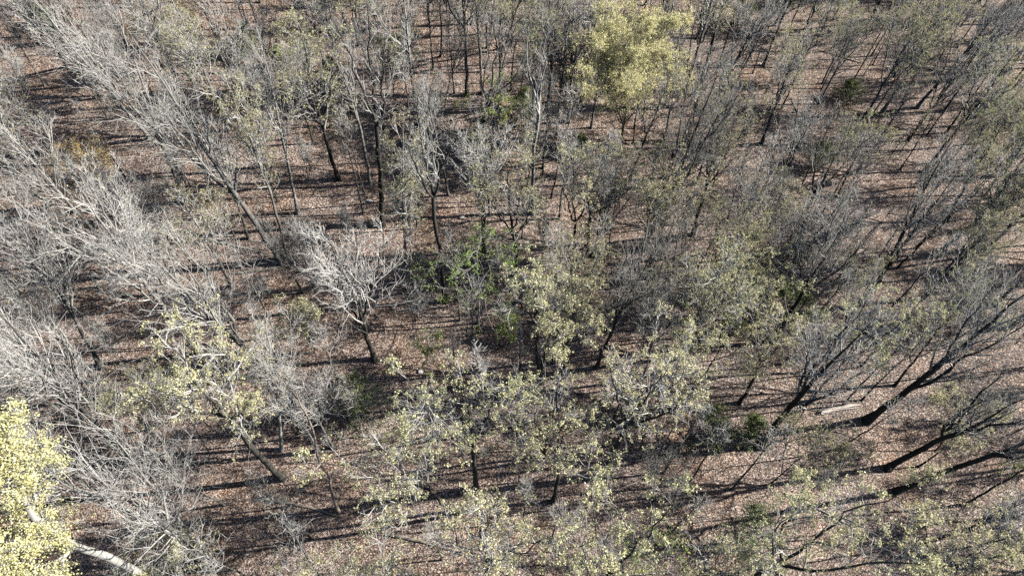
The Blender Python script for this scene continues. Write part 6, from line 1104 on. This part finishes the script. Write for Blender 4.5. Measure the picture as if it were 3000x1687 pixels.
# leaf litter ground
def litter_mat(name, islands=False):
    m, nt = newmat(name); L = nt.links.new
    tc = N(nt, 'ShaderNodeTexCoord')
    stops = [(0, (.025, .016, .012)), (.2, (.055, .036, .028)), (.4, (.145, .10, .08)), (.62, (.26, .19, .155)), (.8, (.42, .335, .285)), (1, (.72, .63, .57))]
    r = ramp(nt, stops)
    if islands:
        g = N(nt, 'ShaderNodeNewGeometry'); L(g.outputs['Random Per Island'], r.inputs[0])
    else:
        v = N(nt, 'ShaderNodeTexVoronoi'); v.inputs['Scale'].default_value = 13; v.inputs['Randomness'].default_value = 1
        L(tc.outputs['Object'], v.inputs['Vector'])
        sp = N(nt, 'ShaderNodeSeparateColor'); L(v.outputs['Color'], sp.inputs[0])
        L(sp.outputs[0], r.inputs[0])
    n = N(nt, 'ShaderNodeTexNoise'); n.inputs['Scale'].default_value = .16; n.inputs['Detail'].default_value = 5
    L(tc.outputs['Object'], n.inputs['Vector'])
    tint = ramp(nt, [(.3, (1.06, .95, .84)), (.5, (1.0, 1.0, 1.0)), (.7, (.96, .99, 1.05))]); L(n.outputs['Fac'], tint.inputs[0])
    mu = N(nt, 'ShaderNodeMix', data_type='RGBA', blend_type='MULTIPLY'); mu.inputs[0].default_value = 1
    L(r.outputs[0], mu.inputs[6]); L(tint.outputs[0], mu.inputs[7])
    n5 = N(nt, 'ShaderNodeTexNoise'); n5.inputs['Scale'].default_value = .55; n5.inputs['Detail'].default_value = 6; n5.inputs['Roughness'].default_value = .65
    L(tc.outputs['Object'], n5.inputs['Vector'])
    t5 = ramp(nt, [(.3, (.52, .46, .42)), (.45, (.86, .83, .8)), (.62, (1.08, 1.06, 1.04))]); L(n5.outputs['Fac'], t5.inputs[0])
    m5 = N(nt, 'ShaderNodeMix', data_type='RGBA', blend_type='MULTIPLY'); m5.inputs[0].default_value = 1
    L(mu.outputs[2], m5.inputs[6]); L(t5.outputs[0], m5.inputs[7])
    n6 = N(nt, 'ShaderNodeTexNoise'); n6.inputs['Scale'].default_value = .23; n6.inputs['Detail'].default_value = 7; n6.inputs['Roughness'].default_value = .75
    mp6 = N(nt, 'ShaderNodeMapping'); mp6.inputs['Location'].default_value = (37, 11, 0); L(tc.outputs['Object'], mp6.inputs[0]); L(mp6.outputs[0], n6.inputs['Vector'])
    r6 = ramp(nt, [(.62, (0, 0, 0)), (.72, (.55, .55, .55))]); L(n6.outputs['Fac'], r6.inputs[0])
    m6 = N(nt, 'ShaderNodeMix', data_type='RGBA'); m6.inputs[7].default_value = (.13, .15, .06, 1)
    L(r6.outputs[0], m6.inputs[0]); L(m5.outputs[2], m6.inputs[6]); mu = m6
    p = N(nt, 'ShaderNodeBsdfPrincipled'); p.inputs['Roughness'].default_value = .75; p.inputs['Specular IOR Level'].default_value = .3
    L(mu.outputs[2], p.inputs['Base Color'])
    if not islands:
        b = N(nt, 'ShaderNodeBump'); b.inputs['Strength'].default_value = 1; b.inputs['Distance'].default_value = .05
        L(sp.outputs[1], b.inputs['Height']); L(b.outputs[0], p.inputs['Normal'])
    o = N(nt, 'ShaderNodeOutputMaterial'); L(p.outputs[0], o.inputs[0])
    return m
GROUND = litter_mat('leaf_litter_floor'); LEAFLIT = litter_mat('fallen_leaf', True)

# ------------------------------------------------------------ ground
def build_ground():
    xs = np.concatenate([np.linspace(-700, -110, 12)[:-1], np.arange(-110, 110.1, 1.0), np.linspace(110, 700, 12)[1:]])
    ys = np.concatenate([np.linspace(-500, -30, 10)[:-1], np.arange(-30, 130.1, 1.0), np.linspace(130, 900, 14)[1:]])
    X, Y = np.meshgrid(xs, ys); Z = terrain(X, Y)
    V = np.stack([X, Y, Z], -1).reshape(-1, 3); nx, ny = len(xs), len(ys)
    i = np.arange(ny - 1)[:, None] * nx + np.arange(nx - 1)[None, :]
    Q = np.stack([i, i + 1, i + nx + 1, i + nx], -1).reshape(-1, 4)
    tag(link('ground', mesh_np('ground', V, Q, GROUND)), kind='structure')
build_ground()

def quads(C, A, B):
    """free quads: centres C (n,3), half-axes A, B (n,3)"""
    V = np.stack([C - A, C + B * .9, C + A, C - B], 1).reshape(-1, 3)      # leaf-like rhombus
    return V, np.arange(len(V)).reshape(-1, 4)
def unit(v): return v / np.maximum(np.linalg.norm(v, axis=-1, keepdims=True), 1e-9)
def frames(rng, n):
    a = unit(rng.normal(size=(n, 3))); b = unit(np.cross(a, rng.normal(size=(n, 3))))
    return a, b

def build_litter(n=NLIT):
    rng = np.random.default_rng(5)
    x = rng.uniform(-62, 62, n); y = rng.uniform(6, 90, n)
    keep = np.abs(x) < 32 + .55 * y; x = x[keep]; y = y[keep]; n = len(x)
    C = np.stack([x, y, terrain(x, y) + rng.uniform(.01, .05, n)], -1)
    a, b = frames(rng, n); a[:, 2] *= .45; b[:, 2] *= .45
    s = rng.uniform(.032, .06, n)[:, None]
    V, Q = quads(C, unit(a) * s, unit(b) * s * .7)
    tag(link('fallen_leaves', mesh_np('fallen_leaves', V, Q, LEAFLIT, False)), kind='stuff')
build_litter()
def build_sticks(n=13000):
    rng = np.random.default_rng(6)
    x = rng.uniform(-62, 70, n); y = rng.uniform(6, 92, n); keep = np.abs(x) < 32 + .55 * y; x = x[keep]; y = y[keep]; n = len(x)
    a = rng.uniform(0, 6.28, n); L = rng.uniform(.3, 1.6, n); P = np.zeros((n, 3, 3))
    for k in range(3):
        t = (k - 1) * .5; P[:, k, 0] = x + np.cos(a) * L * t + rng.normal(size=n) * .03; P[:, k, 1] = y + np.sin(a) * L * t + rng.normal(size=n) * .03
        P[:, k, 2] = terrain(P[:, k, 0], P[:, k, 1]) + rng.uniform(.03, .12, n)
    Rr = rng.uniform(.008, .022, n)[:, None] * np.array([[1, .8, .5]])
    V, Q = tube(P, Rr, 3); tag(link('fallen_twigs', mesh_np('fallen_twigs', V, Q, TWIG)), kind='stuff')

# ------------------------------------------------------------ branches
def tube(P, R, S):
    """P (n,K,3), R (n,K) -> verts, quads"""
    n, K, _ = P.shape
    d = unit(P[:, -1] - P[:, 0])
    ref = np.where(np.abs(d[:, 2:3]) > .8, np.array([[1., 0, 0]]), np.array([[0, 0, 1.]]))
    u = unit(np.cross(d, ref)); w = np.cross(d, u)
    th = np.arange(S) * 2 * math.pi / S
    ring = u[:, None, :] * np.cos(th)[None, :, None] + w[:, None, :] * np.sin(th)[None, :, None]
    V = P[:, :, None, :] + R[:, :, None, None] * ring[:, None, :, :]
    idx = np.arange(n * K * S).reshape(n, K, S)
    a = idx[:, :-1]; b = idx[:, 1:]
    Q = np.stack([a, np.roll(a, -1, 2), np.roll(b, -1, 2), b], -1).reshape(-1, 4)
    return V.reshape(-1, 3), Q
def merge(parts):
    Vs, Qs, o = [], [], 0
    for V, Q in parts:
        Vs.append(V); Qs.append(Q + o); o += len(V)
    return np.concatenate(Vs), np.concatenate(Qs)
def resample(pts, K):
    pts = np.array(pts, float); d = np.r_[0, np.cumsum(np.linalg.norm(np.diff(pts, axis=0), axis=1))]
    t = np.linspace(0, d[-1], K)
    return np.stack([np.interp(t, d, pts[:, i]) for i in range(3)], -1)
def grow(rng, P0, D, L, K, wob, trop):
    """grow n curved lines from P0 along D"""
    n = len(P0); P = np.empty((n, K, 3)); P[:, 0] = P0; d = D.copy(); st = (L / (K - 1))[:, None]
    for k in range(1, K):
        d = unit(d + rng.normal(size=(n, 3)) * wob + np.array([0, 0, trop]))
        P[:, k] = P[:, k - 1] + d * st
    return P
def spawn(rng, P, R, n, t0, t1, ang, lenf, K, wob, trop, rf, rend):
    """n children on every parent line"""
    Np, Kp, _ = P.shape
    t = t0 + (t1 - t0) * (np.arange(n)[None, :] + rng.uniform(.1, .9, (Np, n))) / n
    f = t * (Kp - 1); i = np.minimum(f.astype(int), Kp - 2); fr = (f - i)[..., None]
    ar = np.arange(Np)[:, None]
    a = P[ar, i]; b = P[ar, i + 1]; pos = a + (b - a) * fr; tan = unit(b - a)
    rad = R[ar, i] * (1 - fr[..., 0]) + R[ar, i + 1] * fr[..., 0]
    az = rng.uniform(0, 6.28, (Np, 1)) + np.arange(n)[None, :] * 2.4 + rng.normal(size=(Np, n)) * .5
    ref = np.where(np.abs(tan[..., 2:3]) > .9, np.array([1., 0, 0]), np.array([0, 0, 1.]))
    u = unit(np.cross(tan, ref)); w = np.cross(tan, u)
    pr = u * np.cos(az)[..., None] + w * np.sin(az)[..., None]
    an = rng.uniform(*ang, (Np, n))[..., None]
    D = tan * np.cos(an) + pr * np.sin(an)
    plen = np.linalg.norm(np.diff(P, axis=1), axis=2).sum(1)[:, None]
    L = lenf(t, plen) * rng.uniform(.65, 1.25, (Np, n))
    C = grow(rng, pos.reshape(-1, 3), D.reshape(-1, 3), L.reshape(-1), K, wob, trop)
    r0 = np.clip((rad * rf).reshape(-1), rend * 1.3, None)
    RR = r0[:, None] * (1 - np.linspace(0, 1, K) ** .9)[None, :] + rend
    return C, RR

def clumps(rng, tips, per, size, spread, up=0.25):
    """leaf clusters: small leaves round each tip"""
    C = np.repeat(tips, per, 0); n = len(C)
    C = C + rng.normal(size=(n, 3)) * spread
    a, b = frames(rng, n); s = rng.uniform(.6, 1.25, n)[:, None] * size
    return quads(C, a * s, b * s * .75)

KIND = {  # crown base, limbs, limb angle, limb length factor, leaders, fork height
 'B': dict(cb=.34, nl=9, ang=(.3, .65), lf=.50, fork=0),
 'M': dict(cb=.32, nl=9, ang=(.35, .75), lf=.50, fork=0),
 'O': dict(cb=.36, nl=9, ang=(.4, .85), lf=.45, fork=0),
 'V': dict(cb=.05, nl=6, ang=(.35, .8), lf=.5, fork=(.42, .6)),
 'L': dict(cb=.08, nl=7, ang=(.55, 1.1), lf=.46, fork=(.42, .58)),
 'Y': dict(cb=.10, nl=9, ang=(.5, 1.0), lf=.5, fork=(.25, .35)),
 'G': dict(cb=.30, nl=14, ang=(.9, 1.4), lf=.42, fork=0),
 'P': dict(cb=.55, nl=9, ang=(.4, .8), lf=.42, fork=0),
 'S': dict(cb=.35, nl=8, ang=(.5, .9), lf=.30, fork=0),
 'H': dict(cb=.25, nl=8, ang=(.4, .9), lf=.5, fork=(.02, .12)),
}
NAMES = {'B': ('bare_tree', 'tree', 'bare canopy trees of the wood'), 'V': ('forked_tree', 'tree', 'bare forked trees of the wood'),
 'M': ('budding_tree', 'tree', 'sparsely budding trees'), 'O': ('amber_budded_tree', 'tree', 'amber budded trees'),
 'L': ('leafing_tree', 'tree', 'trees with pale yellow green clumps'), 'Y': ('flowering_tree', 'tree', 'golden flowering trees'),
 'G': ('green_tree', 'tree', 'fresh green understory trees and bushes'), 'E': ('conifer', 'conifer', 'young conifers'),
 'P': ('pole_tree', 'tree', 'slender pole trees of the wood'), 'S': ('sapling', 'sapling', 'thin bare saplings'), 'H': ('bushy_sapling', 'sapling', 'bushy bare saplings'), 'D': ('snag', 'dead tree', 'dead snags')}

def gen_tree(kind, h, r, w, seed, custom=None, pale=.3):
    """returns trunk mesh, crown mesh, leaf mesh (or None)"""
    rng = np.random.default_rng(seed); kk = KIND[kind]
    big = h > 9
    K0 = 14
    # stem
    def stem(top, n, wob):
        z = np.linspace(0, 1, n); P = np.zeros((n, 3)); P[:, 2] = z * top
        a, b, c, d = rng.uniform(0, 6.28, 4)
        P[:, 0] = wob * h * (np.sin(z * 4.1 + a) - math.sin(a) - z * (math.sin(4.1 + a) - math.sin(a))) + rng.normal(size=n) * .0022 * h * (z > 0)
        P[:, 1] = wob * h * (np.sin(z * 4.7 + b) - math.sin(b) - z * (math.sin(4.7 + b) - math.sin(b))) + rng.normal(size=n) * .0022 * h * (z > 0)
        return P
    leaders = []; lr = []
    parts = []
    if custom:
        tr, limbs = custom
        P = resample(tr, 16); R = r * (1 - .55 * np.linspace(0, 1, 16)); R[0] *= 1.4; R[1] *= 1.12
        parts.append(tube(P[None], R[None], 12))
        for li in limbs:
            q = resample(li, 10) + rng.normal(size=(10, 3)) * .06
            q[0] = li[0]; dist = np.linalg.norm(P - q[0], axis=1).min()
            r0 = r * (.42 if dist < 1.2 else .22); rr = r0 * (1 - .85 * np.linspace(0, 1, 10))
            parts.append(tube(q[None], rr[None], 8)); leaders.append(q); lr.append(rr)
        if kind == 'Y': leaders.append(P[10:][np.linspace(0, 5, 10).astype(int)]); lr.append(R[10:][np.linspace(0, 5, 10).astype(int)])
        LP = np.array(leaders); LR = np.array(lr)
    elif kk['fork']:
        fz = rng.uniform(*kk['fork']) * h
        P = stem(fz, 8, .004 if kind != 'L' else .008); R = r * (1 - .3 * np.linspace(0, 1, 8)); R[0] *= 1.7
        P[0, 2] = -.4
        parts.append(tube(P[None], R[None], 10))
        nl = int(rng.integers(3, 5)) if kind != 'H' else int(rng.integers(4, 7))
        if kind == 'L': nl = int(rng.integers(4, 7))
        if kind == 'Y': nl = 7
        tot = h - fz; wid = (w * .5 if w else h * (.2 if kind != 'L' else .24))
        az0 = rng.uniform(0, 6.28)
        for j in range(nl):
            az = az0 + j * 6.283 / nl + rng.uniform(-.4, .4)
            rad = wid * (rng.uniform(.35, .62) if kind != 'L' else rng.uniform(.4, .82)) * (.25 if j == 0 else 1); zt = tot * ((rng.uniform(.78, .97) if kind != 'L' else rng.uniform(.55, .92)) if j else 1.0)
            s = np.linspace(0, 1, 10); q = np.zeros((10, 3))
            q[:, 0] = P[-1, 0] + math.cos(az) * rad * s ** .8; q[:, 1] = P[-1, 1] + math.sin(az) * rad * s ** .8
            q[:, 2] = fz + zt * s
            jit = np.cumsum(rng.normal(size=(10, 3)) * .0065 * h, axis=0) * [1, 1, .4]; jit[0] = 0; q += jit
            r0 = R[-1] * (.72 if nl < 5 else .55); rr = r0 * (1 - .9 * s ** .9) + .008
            leaders.append(q); lr.append(rr); parts.append(tube(q[None], rr[None], 7))
        LP = np.array(leaders); LR = np.array(lr)
    else:
        P = stem(h, K0, .006); P[0, 2] = -.4
        s = np.linspace(0, 1, K0); R = r * (1 - .93 * s ** 1.1) + .01; R[0] *= 1.8
        if kind in 'S': R = r * (1 - .9 * s) + .008
        parts.append(tube(P[None], R[None], 10 if big else 6))
        LP = P[None]; LR = R[None]
        if kind in 'BMO' and h > 8:        # further ascending leaders
            LPs, LRs = [P], [R]; az = rng.uniform(0, 6.28)
            for q_ in range(int(rng.integers(2, 5))):
                i = int(rng.integers(4, 8)); az += rng.uniform(1.4, 2.6); s2 = np.linspace(0, 1, K0)
                q = np.zeros((K0, 3)); q[:] = P[i]; ln = (h - P[i, 2]) * rng.uniform(.7, .97); sp = (w * .28 if w else h * rng.uniform(.07, .14))
                q[:, 0] += math.cos(az) * sp * s2 ** .8; q[:, 1] += math.sin(az) * sp * s2 ** .8; q[:, 2] += ln * s2
                jt = np.cumsum(rng.normal(size=(K0, 3)) * .005 * h, axis=0) * [1, 1, .3]; jt[0] = 0; q += jt
                rr = R[i] * rng.uniform(.5, .72) * (1 - .9 * s2) + .010
                parts.append(tube(q[None], rr[None], 6)); LPs.append(q); LRs.append(rr)
            LP = np.stack(LPs); LR = np.stack(LRs)
    V, Q = merge(parts)
    tm = mesh_np('trunk', V, Q, BARK_PALE if rng.random() < pale else (BARK_SHADED if (pale < .2 or rng.random() < .5) else BARK))
    # limbs and twigs
    wid = w if w else h * (.33 if kind not in 'MB' else .38)
    if kk['fork'] or custom:
        lf = lambda t, L: (.18 + .5 * (1 - t)) * kk['lf'] * wid * 1.0
    elif kind == 'G':
        lf = lambda t, L: wid * .55 * np.sqrt(np.clip(1.1 - t, .05, 1))
    else:
        lf = lambda t, L: (.3 + 1.0 * (1 - t)) * kk['lf'] * wid * 1.3 * (.35 + .65 * L / h)
    sc = min(1.0, .4 + h / 28)
    n1 = kk['nl'] if big else max(5, int(kk['nl'] * .8))
    trop = (.07 if kind in 'BMOP' else .13) if kind in 'BVMOSH' else .07
    if kind in 'G': trop = .02
    st = .55 if kind in 'BMOP' else 1.0          # straight ascending growth against crooked growth
    cbs = kk['cb'] if kk['fork'] or custom else np.array([kk['cb']] + [.12] * (len(LP) - 1))[:, None]
    l1p, l1r = spawn(rng, LP, LR, n1, cbs, .97, kk['ang'], lf, 8, .11 * st, trop, .55, .012)
    l2p, l2r = spawn(rng, l1p, l1r, 4, .18, .97, (.3, .85), lambda t, L: L * (.78 - .35 * t), 6, .15 * st, trop * .8, .6, .009)
    l3p, l3r = spawn(rng, l2p, l2r, 3, .2, 1.0, (.35, .9), lambda t, L: np.clip(L * (.8 - .3 * t), .4, 1.8), 4, .2 * st, trop, .6, .0058)
    sub = l3p if big else l3p[::2]
    l4p, l4r = spawn(rng, l3p, l3r, 2, .15, 1.0, (.5, 1.0), lambda t, L: np.clip(L * .6, .25, .8), 3, .2 * st, trop, .6, .0042)
    V, Q = merge([tube(l1p, l1r, 5), tube(l2p, l2r, 4), tube(l3p, l3r, 3), tube(l4p, l4r, 3)])
    cm = mesh_np('crown', V, Q, TWIG_DARK if (pale < .2 and rng.random() < .5) else TWIG)
    # leaves
    tips = np.concatenate([l4p[:, -1], l3p[:, -1]]); mids = np.concatenate([l4p[:, 1], l3p[:, 2]])
    lm = None
    def sel(a, p):
        # patchy: whole sprays are leafy or bare
        q = np.sin(a[:, 0] * 1.7 + seed) + np.sin(a[:, 1] * 1.9 + 2 * seed) + np.sin(a[:, 2] * 1.3)
        return a[rng.random(len(a)) < p * np.clip(1 + .45 * q, .15, 2)]
    if kind in 'L': lm = clumps(rng, sel(tips, .3 if w < 11 or custom else .5), 16, .058, .085)
    elif kind == 'Y':
        a = np.concatenate([tips, tips, mids]); a = a + rng.normal(size=a.shape) * .2
        a = a[rng.random(len(a)) < (.3 if custom else .9)]; lm = clumps(rng, a, 14, .06, .11)
    elif kind == 'M': lm = clumps(rng, sel(tips, .75), 6, .05, .06)
    elif kind == 'O': lm = clumps(rng, sel(tips, .9), 6, .055, .07)
    elif kind == 'G': lm = clumps(rng, sel(np.concatenate([tips, mids]), .8 if h > 7 else .4), 6, .062, .1)
    elif kind in 'S' and seed % 3 == 0: lm = clumps(rng, sel(tips, .3), 3, .06, .05)
    elif kind in 'BP' and seed % 2 == 0: lm = clumps(rng, sel(tips, .10), 2, .055, .05)
    if lm is not None:
        key = {'S': 'L', 'B': 'M', 'P': 'M', 'H': 'M', 'V': 'M'}.get(kind, kind)
        lm = mesh_np('leaves', lm[0], lm[1], LEAF[key], False)
    return tm, cm, lm

def gen_conifer(h, w, seed):
    rng = np.random.default_rng(seed)
    P = np.zeros((1, 10, 3)); P[0, :, 2] = np.linspace(-.2, h, 10); P[0, :, 0] = rng.normal(size=10) * .02 * h
    R = (.03 * h * (1 - .92 * np.linspace(0, 1, 10)) + .01)[None]
    V, Q = tube(P, R, 7); tm = mesh_np('trunk', V, Q, BARK)
    l1p, l1r = spawn(rng, P, R, 46, .08, .99, (1.1, 1.5), lambda t, L: w * .55 * (1.02 - t) ** .75 + .1, 6, .08, .03, .4, .006)
    l2p, l2r = spawn(rng, l1p, l1r, 6, .15, 1.0, (.5, .9), lambda t, L: L * (.5 - .25 * t), 4, .12, 0, .6, .005)
    V, Q = merge([tube(l1p, l1r, 4), tube(l2p, l2r, 3)]); cm = mesh_np('crown', V, Q, TWIG)
    pts = np.concatenate([l2p.reshape(-1, 3), l1p[:, 2:].reshape(-1, 3), l1p[:, 2:].reshape(-1, 3)])
    V, Q = clumps(rng, pts, 5, .05, .12)
    return tm, cm, mesh_np('needles', V, Q, LEAF['E'], False)

def gen_snag(h, r, seed):
    rng = np.random.default_rng(seed)
    K = 12; s = np.linspace(0, 1, K); P = np.zeros((1, K, 3)); P[0, :, 2] = s * h - .2; P[0, :, :2] = rng.normal(size=(K, 2)) * .006 * h; P[0, 0, :2] = 0
    R = (r * (1 - .65 * s))[None]; R[0, -1] *= .35; R[0, 0] *= 1.3
    V, Q = tube(P, R, 9); tm = mesh_np('trunk', V, Q, BARK_DEAD)
    cm = None
    if h > 4:
        a, ar = spawn(rng, P, R, 7, .45, .95, (.7, 1.3), lambda t, L: 1.1 + 0 * t, 5, .2, 0, .5, .008)
        b, br = spawn(rng, a, ar, 2, .4, .9, (.6, 1.0), lambda t, L: L * .4, 3, .2, 0, .5, .006)
        cm = [mesh_np('broken_branch', *merge([tube(a[i:i+1], ar[i:i+1], 5), tube(b[2*i:2*i+2], br[2*i:2*i+2], 3)]), BARK_DEAD) for i in range(7)]
    return tm, cm, None

def place(kind, meshes, x, y, lean, rz, label, sxy=1.0, sz=1.0, z=None):
    name, cat, group = NAMES[kind]
    root = bpy.data.objects.new(name, None); COL.objects.link(root); root.empty_display_size = .5
    root.location = (x, y, tz(x, y) if z is None else z)
    root.rotation_mode = 'QUATERNION'
    root.rotation_quaternion = Vector((0, 0, 1)).rotation_difference(Vector(lean)) @ Quaternion((0, 0, 1), rz)
    root.scale = (sxy, sxy, sz)
    tag(root, label, cat, group)
    tm, cm, lm = meshes
    link('trunk', tm, root)
    if kind == 'D':
        for q in (cm or []): link('broken_branch', q, root)
    elif cm is not None:
        c = link('crown', cm, root)
        if lm is not None: link('needles' if kind == 'E' else 'leaves', lm, c)
    return root
def copy_tree(src, x, y, lean, rz, label, sxy, sz):
    c = src.copy(); COL.objects.link(c); c.location = (x, y, tz(x, y)); c['label'] = label
    c.rotation_quaternion = Vector((0, 0, 1)).rotation_difference(Vector(lean)) @ Quaternion((0, 0, 1), rz)
    c.scale = (sxy, sxy, sz)
    for ch in list(src.children):
        d = ch.copy(); COL.objects.link(d); d.parent = c
        for g in list(ch.children):
            e = g.copy(); COL.objects.link(e); e.parent = d
    return c

build_sticks()
# ------------------------------------------------------------ trees of the photograph
random.seed(3)
for i, (k, x, y, h, lx, ly, w, rm, lab) in enumerate(TREES):
    hl = math.sqrt(h * h + lx * lx + ly * ly); rz = random.uniform(0, 6.28)
    if k == 'E': m = gen_conifer(hl, w or 4, 900 + i)
    elif k == 'D': m = gen_snag(hl, .2 * rm, 900 + i)
    else:
        r = (.0072 * hl * rm + .02) * (1.15 if x > 5 and rm > 1 else 1) if k not in 'SHG' else (.0075 * hl * rm + .015)
        m = gen_tree(k, hl, r, w, 100 + i, pale=.5 if x < -8 else (.15 if x < 4 else .04))  # right-hand trees mostly get the darkened bark, standing in for their unlit sides
    place(k, m, x, y, (lx, ly, h), rz, lab)
for i, (tr, limbs) in enumerate(CUSTOM):
    b = Vector(tr[0]); loc = lambda q: tuple(Vector(q) - b)
    kind = 'LY'[i]
    m = gen_tree(kind, tr[-1][2] + (10 if i == 0 else 4), (.24, .36)[i], (11, 6)[i], 700 + i, custom=([loc(q) for q in tr], [[loc(q) for q in l] for l in limbs]), pale=i)
    place(kind, m, b.x, b.y, (0, 0, 1), 0, ('clear V shaped cream budded tree with dark trunk, lower centre', 'nearest thick pale trunk with wide limbs under golden blossom, lower left corner')[i], z=b.z)

# ------------------------------------------------------------ the rest of the wood
NV = {'P': 10, 'B': 9, 'V': 5, 'M': 6, 'O': 2, 'L': 3, 'S': 9, 'H': 5}
PROTO = {}; cnt = {}
for i, (k, x, y, h, lx, ly, w, rm, lab) in enumerate(FILL):
    j = cnt.get(k, 0); cnt[k] = j + 1; rz = random.uniform(0, 6.28)
    H0 = {'S': 6.0, 'H': 6.0, 'P': 13.0}.get(k, 17.0)
    if j < NV[k]:
        r = .0078 * H0 + .02 if k not in 'SHP' else (.0075 * H0 + .012 if k != 'P' else random.uniform(.055, .095))
        m = gen_tree(k, H0, r, 0, 2000 + i, pale=.3)
        s = h / H0; PROTO[(k, j)] = place(k, m, x, y, (lx, ly, h), rz, lab, s * random.uniform(.9, 1.1), s)
    else:
        s = h / H0; copy_tree(PROTO[(k, j % NV[k])], x, y, (lx, ly, h), rz, lab, s * (random.uniform(.85, 1.15) if k not in 'BM' else random.uniform(1.0, 1.3)), s)

# ------------------------------------------------------------ fallen wood and stones
for i, (k, a, b, r, lab) in enumerate(LOGS):
    rng = np.random.default_rng(50 + i)
    ax, ay = a; bx, by = b; n = 12; s = np.linspace(0, 1, n)
    X = ax + (bx - ax) * s; Y = ay + (by - ay) * s; L = math.hypot(bx - ax, by - ay)
    nrm = np.array([-(by - ay), bx - ax]) / L; bow = math.sin(i * 2.1) * .03 * L * np.sin(s * math.pi) + rng.normal(size=n) * .02
    X = X + nrm[0] * bow; Y = Y + nrm[1] * bow; Z = terrain(X, Y) + r * .55
    cx, cy, cz = X.mean(), Y.mean(), tz(X.mean(), Y.mean())
    P = np.stack([X - cx, Y - cy, Z - cz], -1)[None]; R = (r * (1 - .5 * s) * rng.uniform(.9, 1.1, n))[None]; R[0, 0] *= .8; R[0, -1] *= .4
    root = bpy.data.objects.new(k, None); COL.objects.link(root); root.location = (cx, cy, cz); tag(root, lab, 'log', 'fallen trunks on the forest floor')
    if k == 'split_log':
        V, Q = tube(P, R, 7); V = V + rng.normal(size=V.shape) * .03
        p2 = P + np.array([[[.1, -.3, .05]]]) * s[None, :, None]; p3 = P + np.array([[[-.05, .28, .02]]]) * (1 - s)[None, :, None]
        link('stem', mesh_np('stem', V, Q, SPLIT), root)
        link('splinter', mesh_np('splinter', *tube(p2, R * .35, 5), SPLIT), root)
        link('splinter', mesh_np('splinter', *tube(p3[:, :8], R[:, :8] * .4, 5), SPLIT), root)
    else:
        mt = SPLIT if 'orange and white' in lab else (BARK_PALE if 'pale' in lab or 'grey' in lab else LOGW)
        V, Q = tube(P, R, 8); link('stem', mesh_np('stem', V, Q, mt), root)
        q, qr = spawn(rng, P, R, 5, .35, .95, (.5, 1.1), lambda t, LL: .12 * LL, 4, .15, .02, .45, .01)
        for q1 in range(5): link('branch_stub', mesh_np('branch_stub', *tube(q[q1:q1 + 1], qr[q1:q1 + 1], 5), mt), root)
STONE = bark_mat('stone', (.28, .27, .25), (.42, .41, .39), (.58, .57, .54), .4)
for i, (x, y, r, lab) in enumerate(ROCKS):
    rng = np.random.default_rng(80 + i)
    nu, nv = 14, 9; u = np.linspace(0, 2 * math.pi, nu, endpoint=False); v = np.linspace(.02, math.pi - .02, nv)
    U, Vv = np.meshgrid(u, v); D = np.stack([np.cos(U) * np.sin(Vv), np.sin(U) * np.sin(Vv), np.cos(Vv)], -1)
    ph = rng.uniform(0, 6, 6)
    rad = 1 + .16 * np.sin(3 * D[..., 0] + ph[0]) + .14 * np.sin(4 * D[..., 1] + ph[1]) + .1 * np.sin(5 * D[..., 2] + 4 * D[..., 0] + ph[2])
    Pp = D * rad[..., None] * np.array([r, r * .7, r * .5])
    idx = np.arange(nu * nv).reshape(nv, nu); Q = np.stack([idx[:-1], np.roll(idx[:-1], -1, 1), np.roll(idx[1:], -1, 1), idx[1:]], -1).reshape(-1, 4)[:, ::-1]
    o = link('boulder' if r > .5 else 'stone', mesh_np('rock', Pp.reshape(-1, 3), Q, STONE), None, (x, y, tz(x, y) + r * .2))
    o.rotation_euler = (0, 0, rng.uniform(0, 3)); tag(o, lab, 'rock', 'stones on the forest floor')
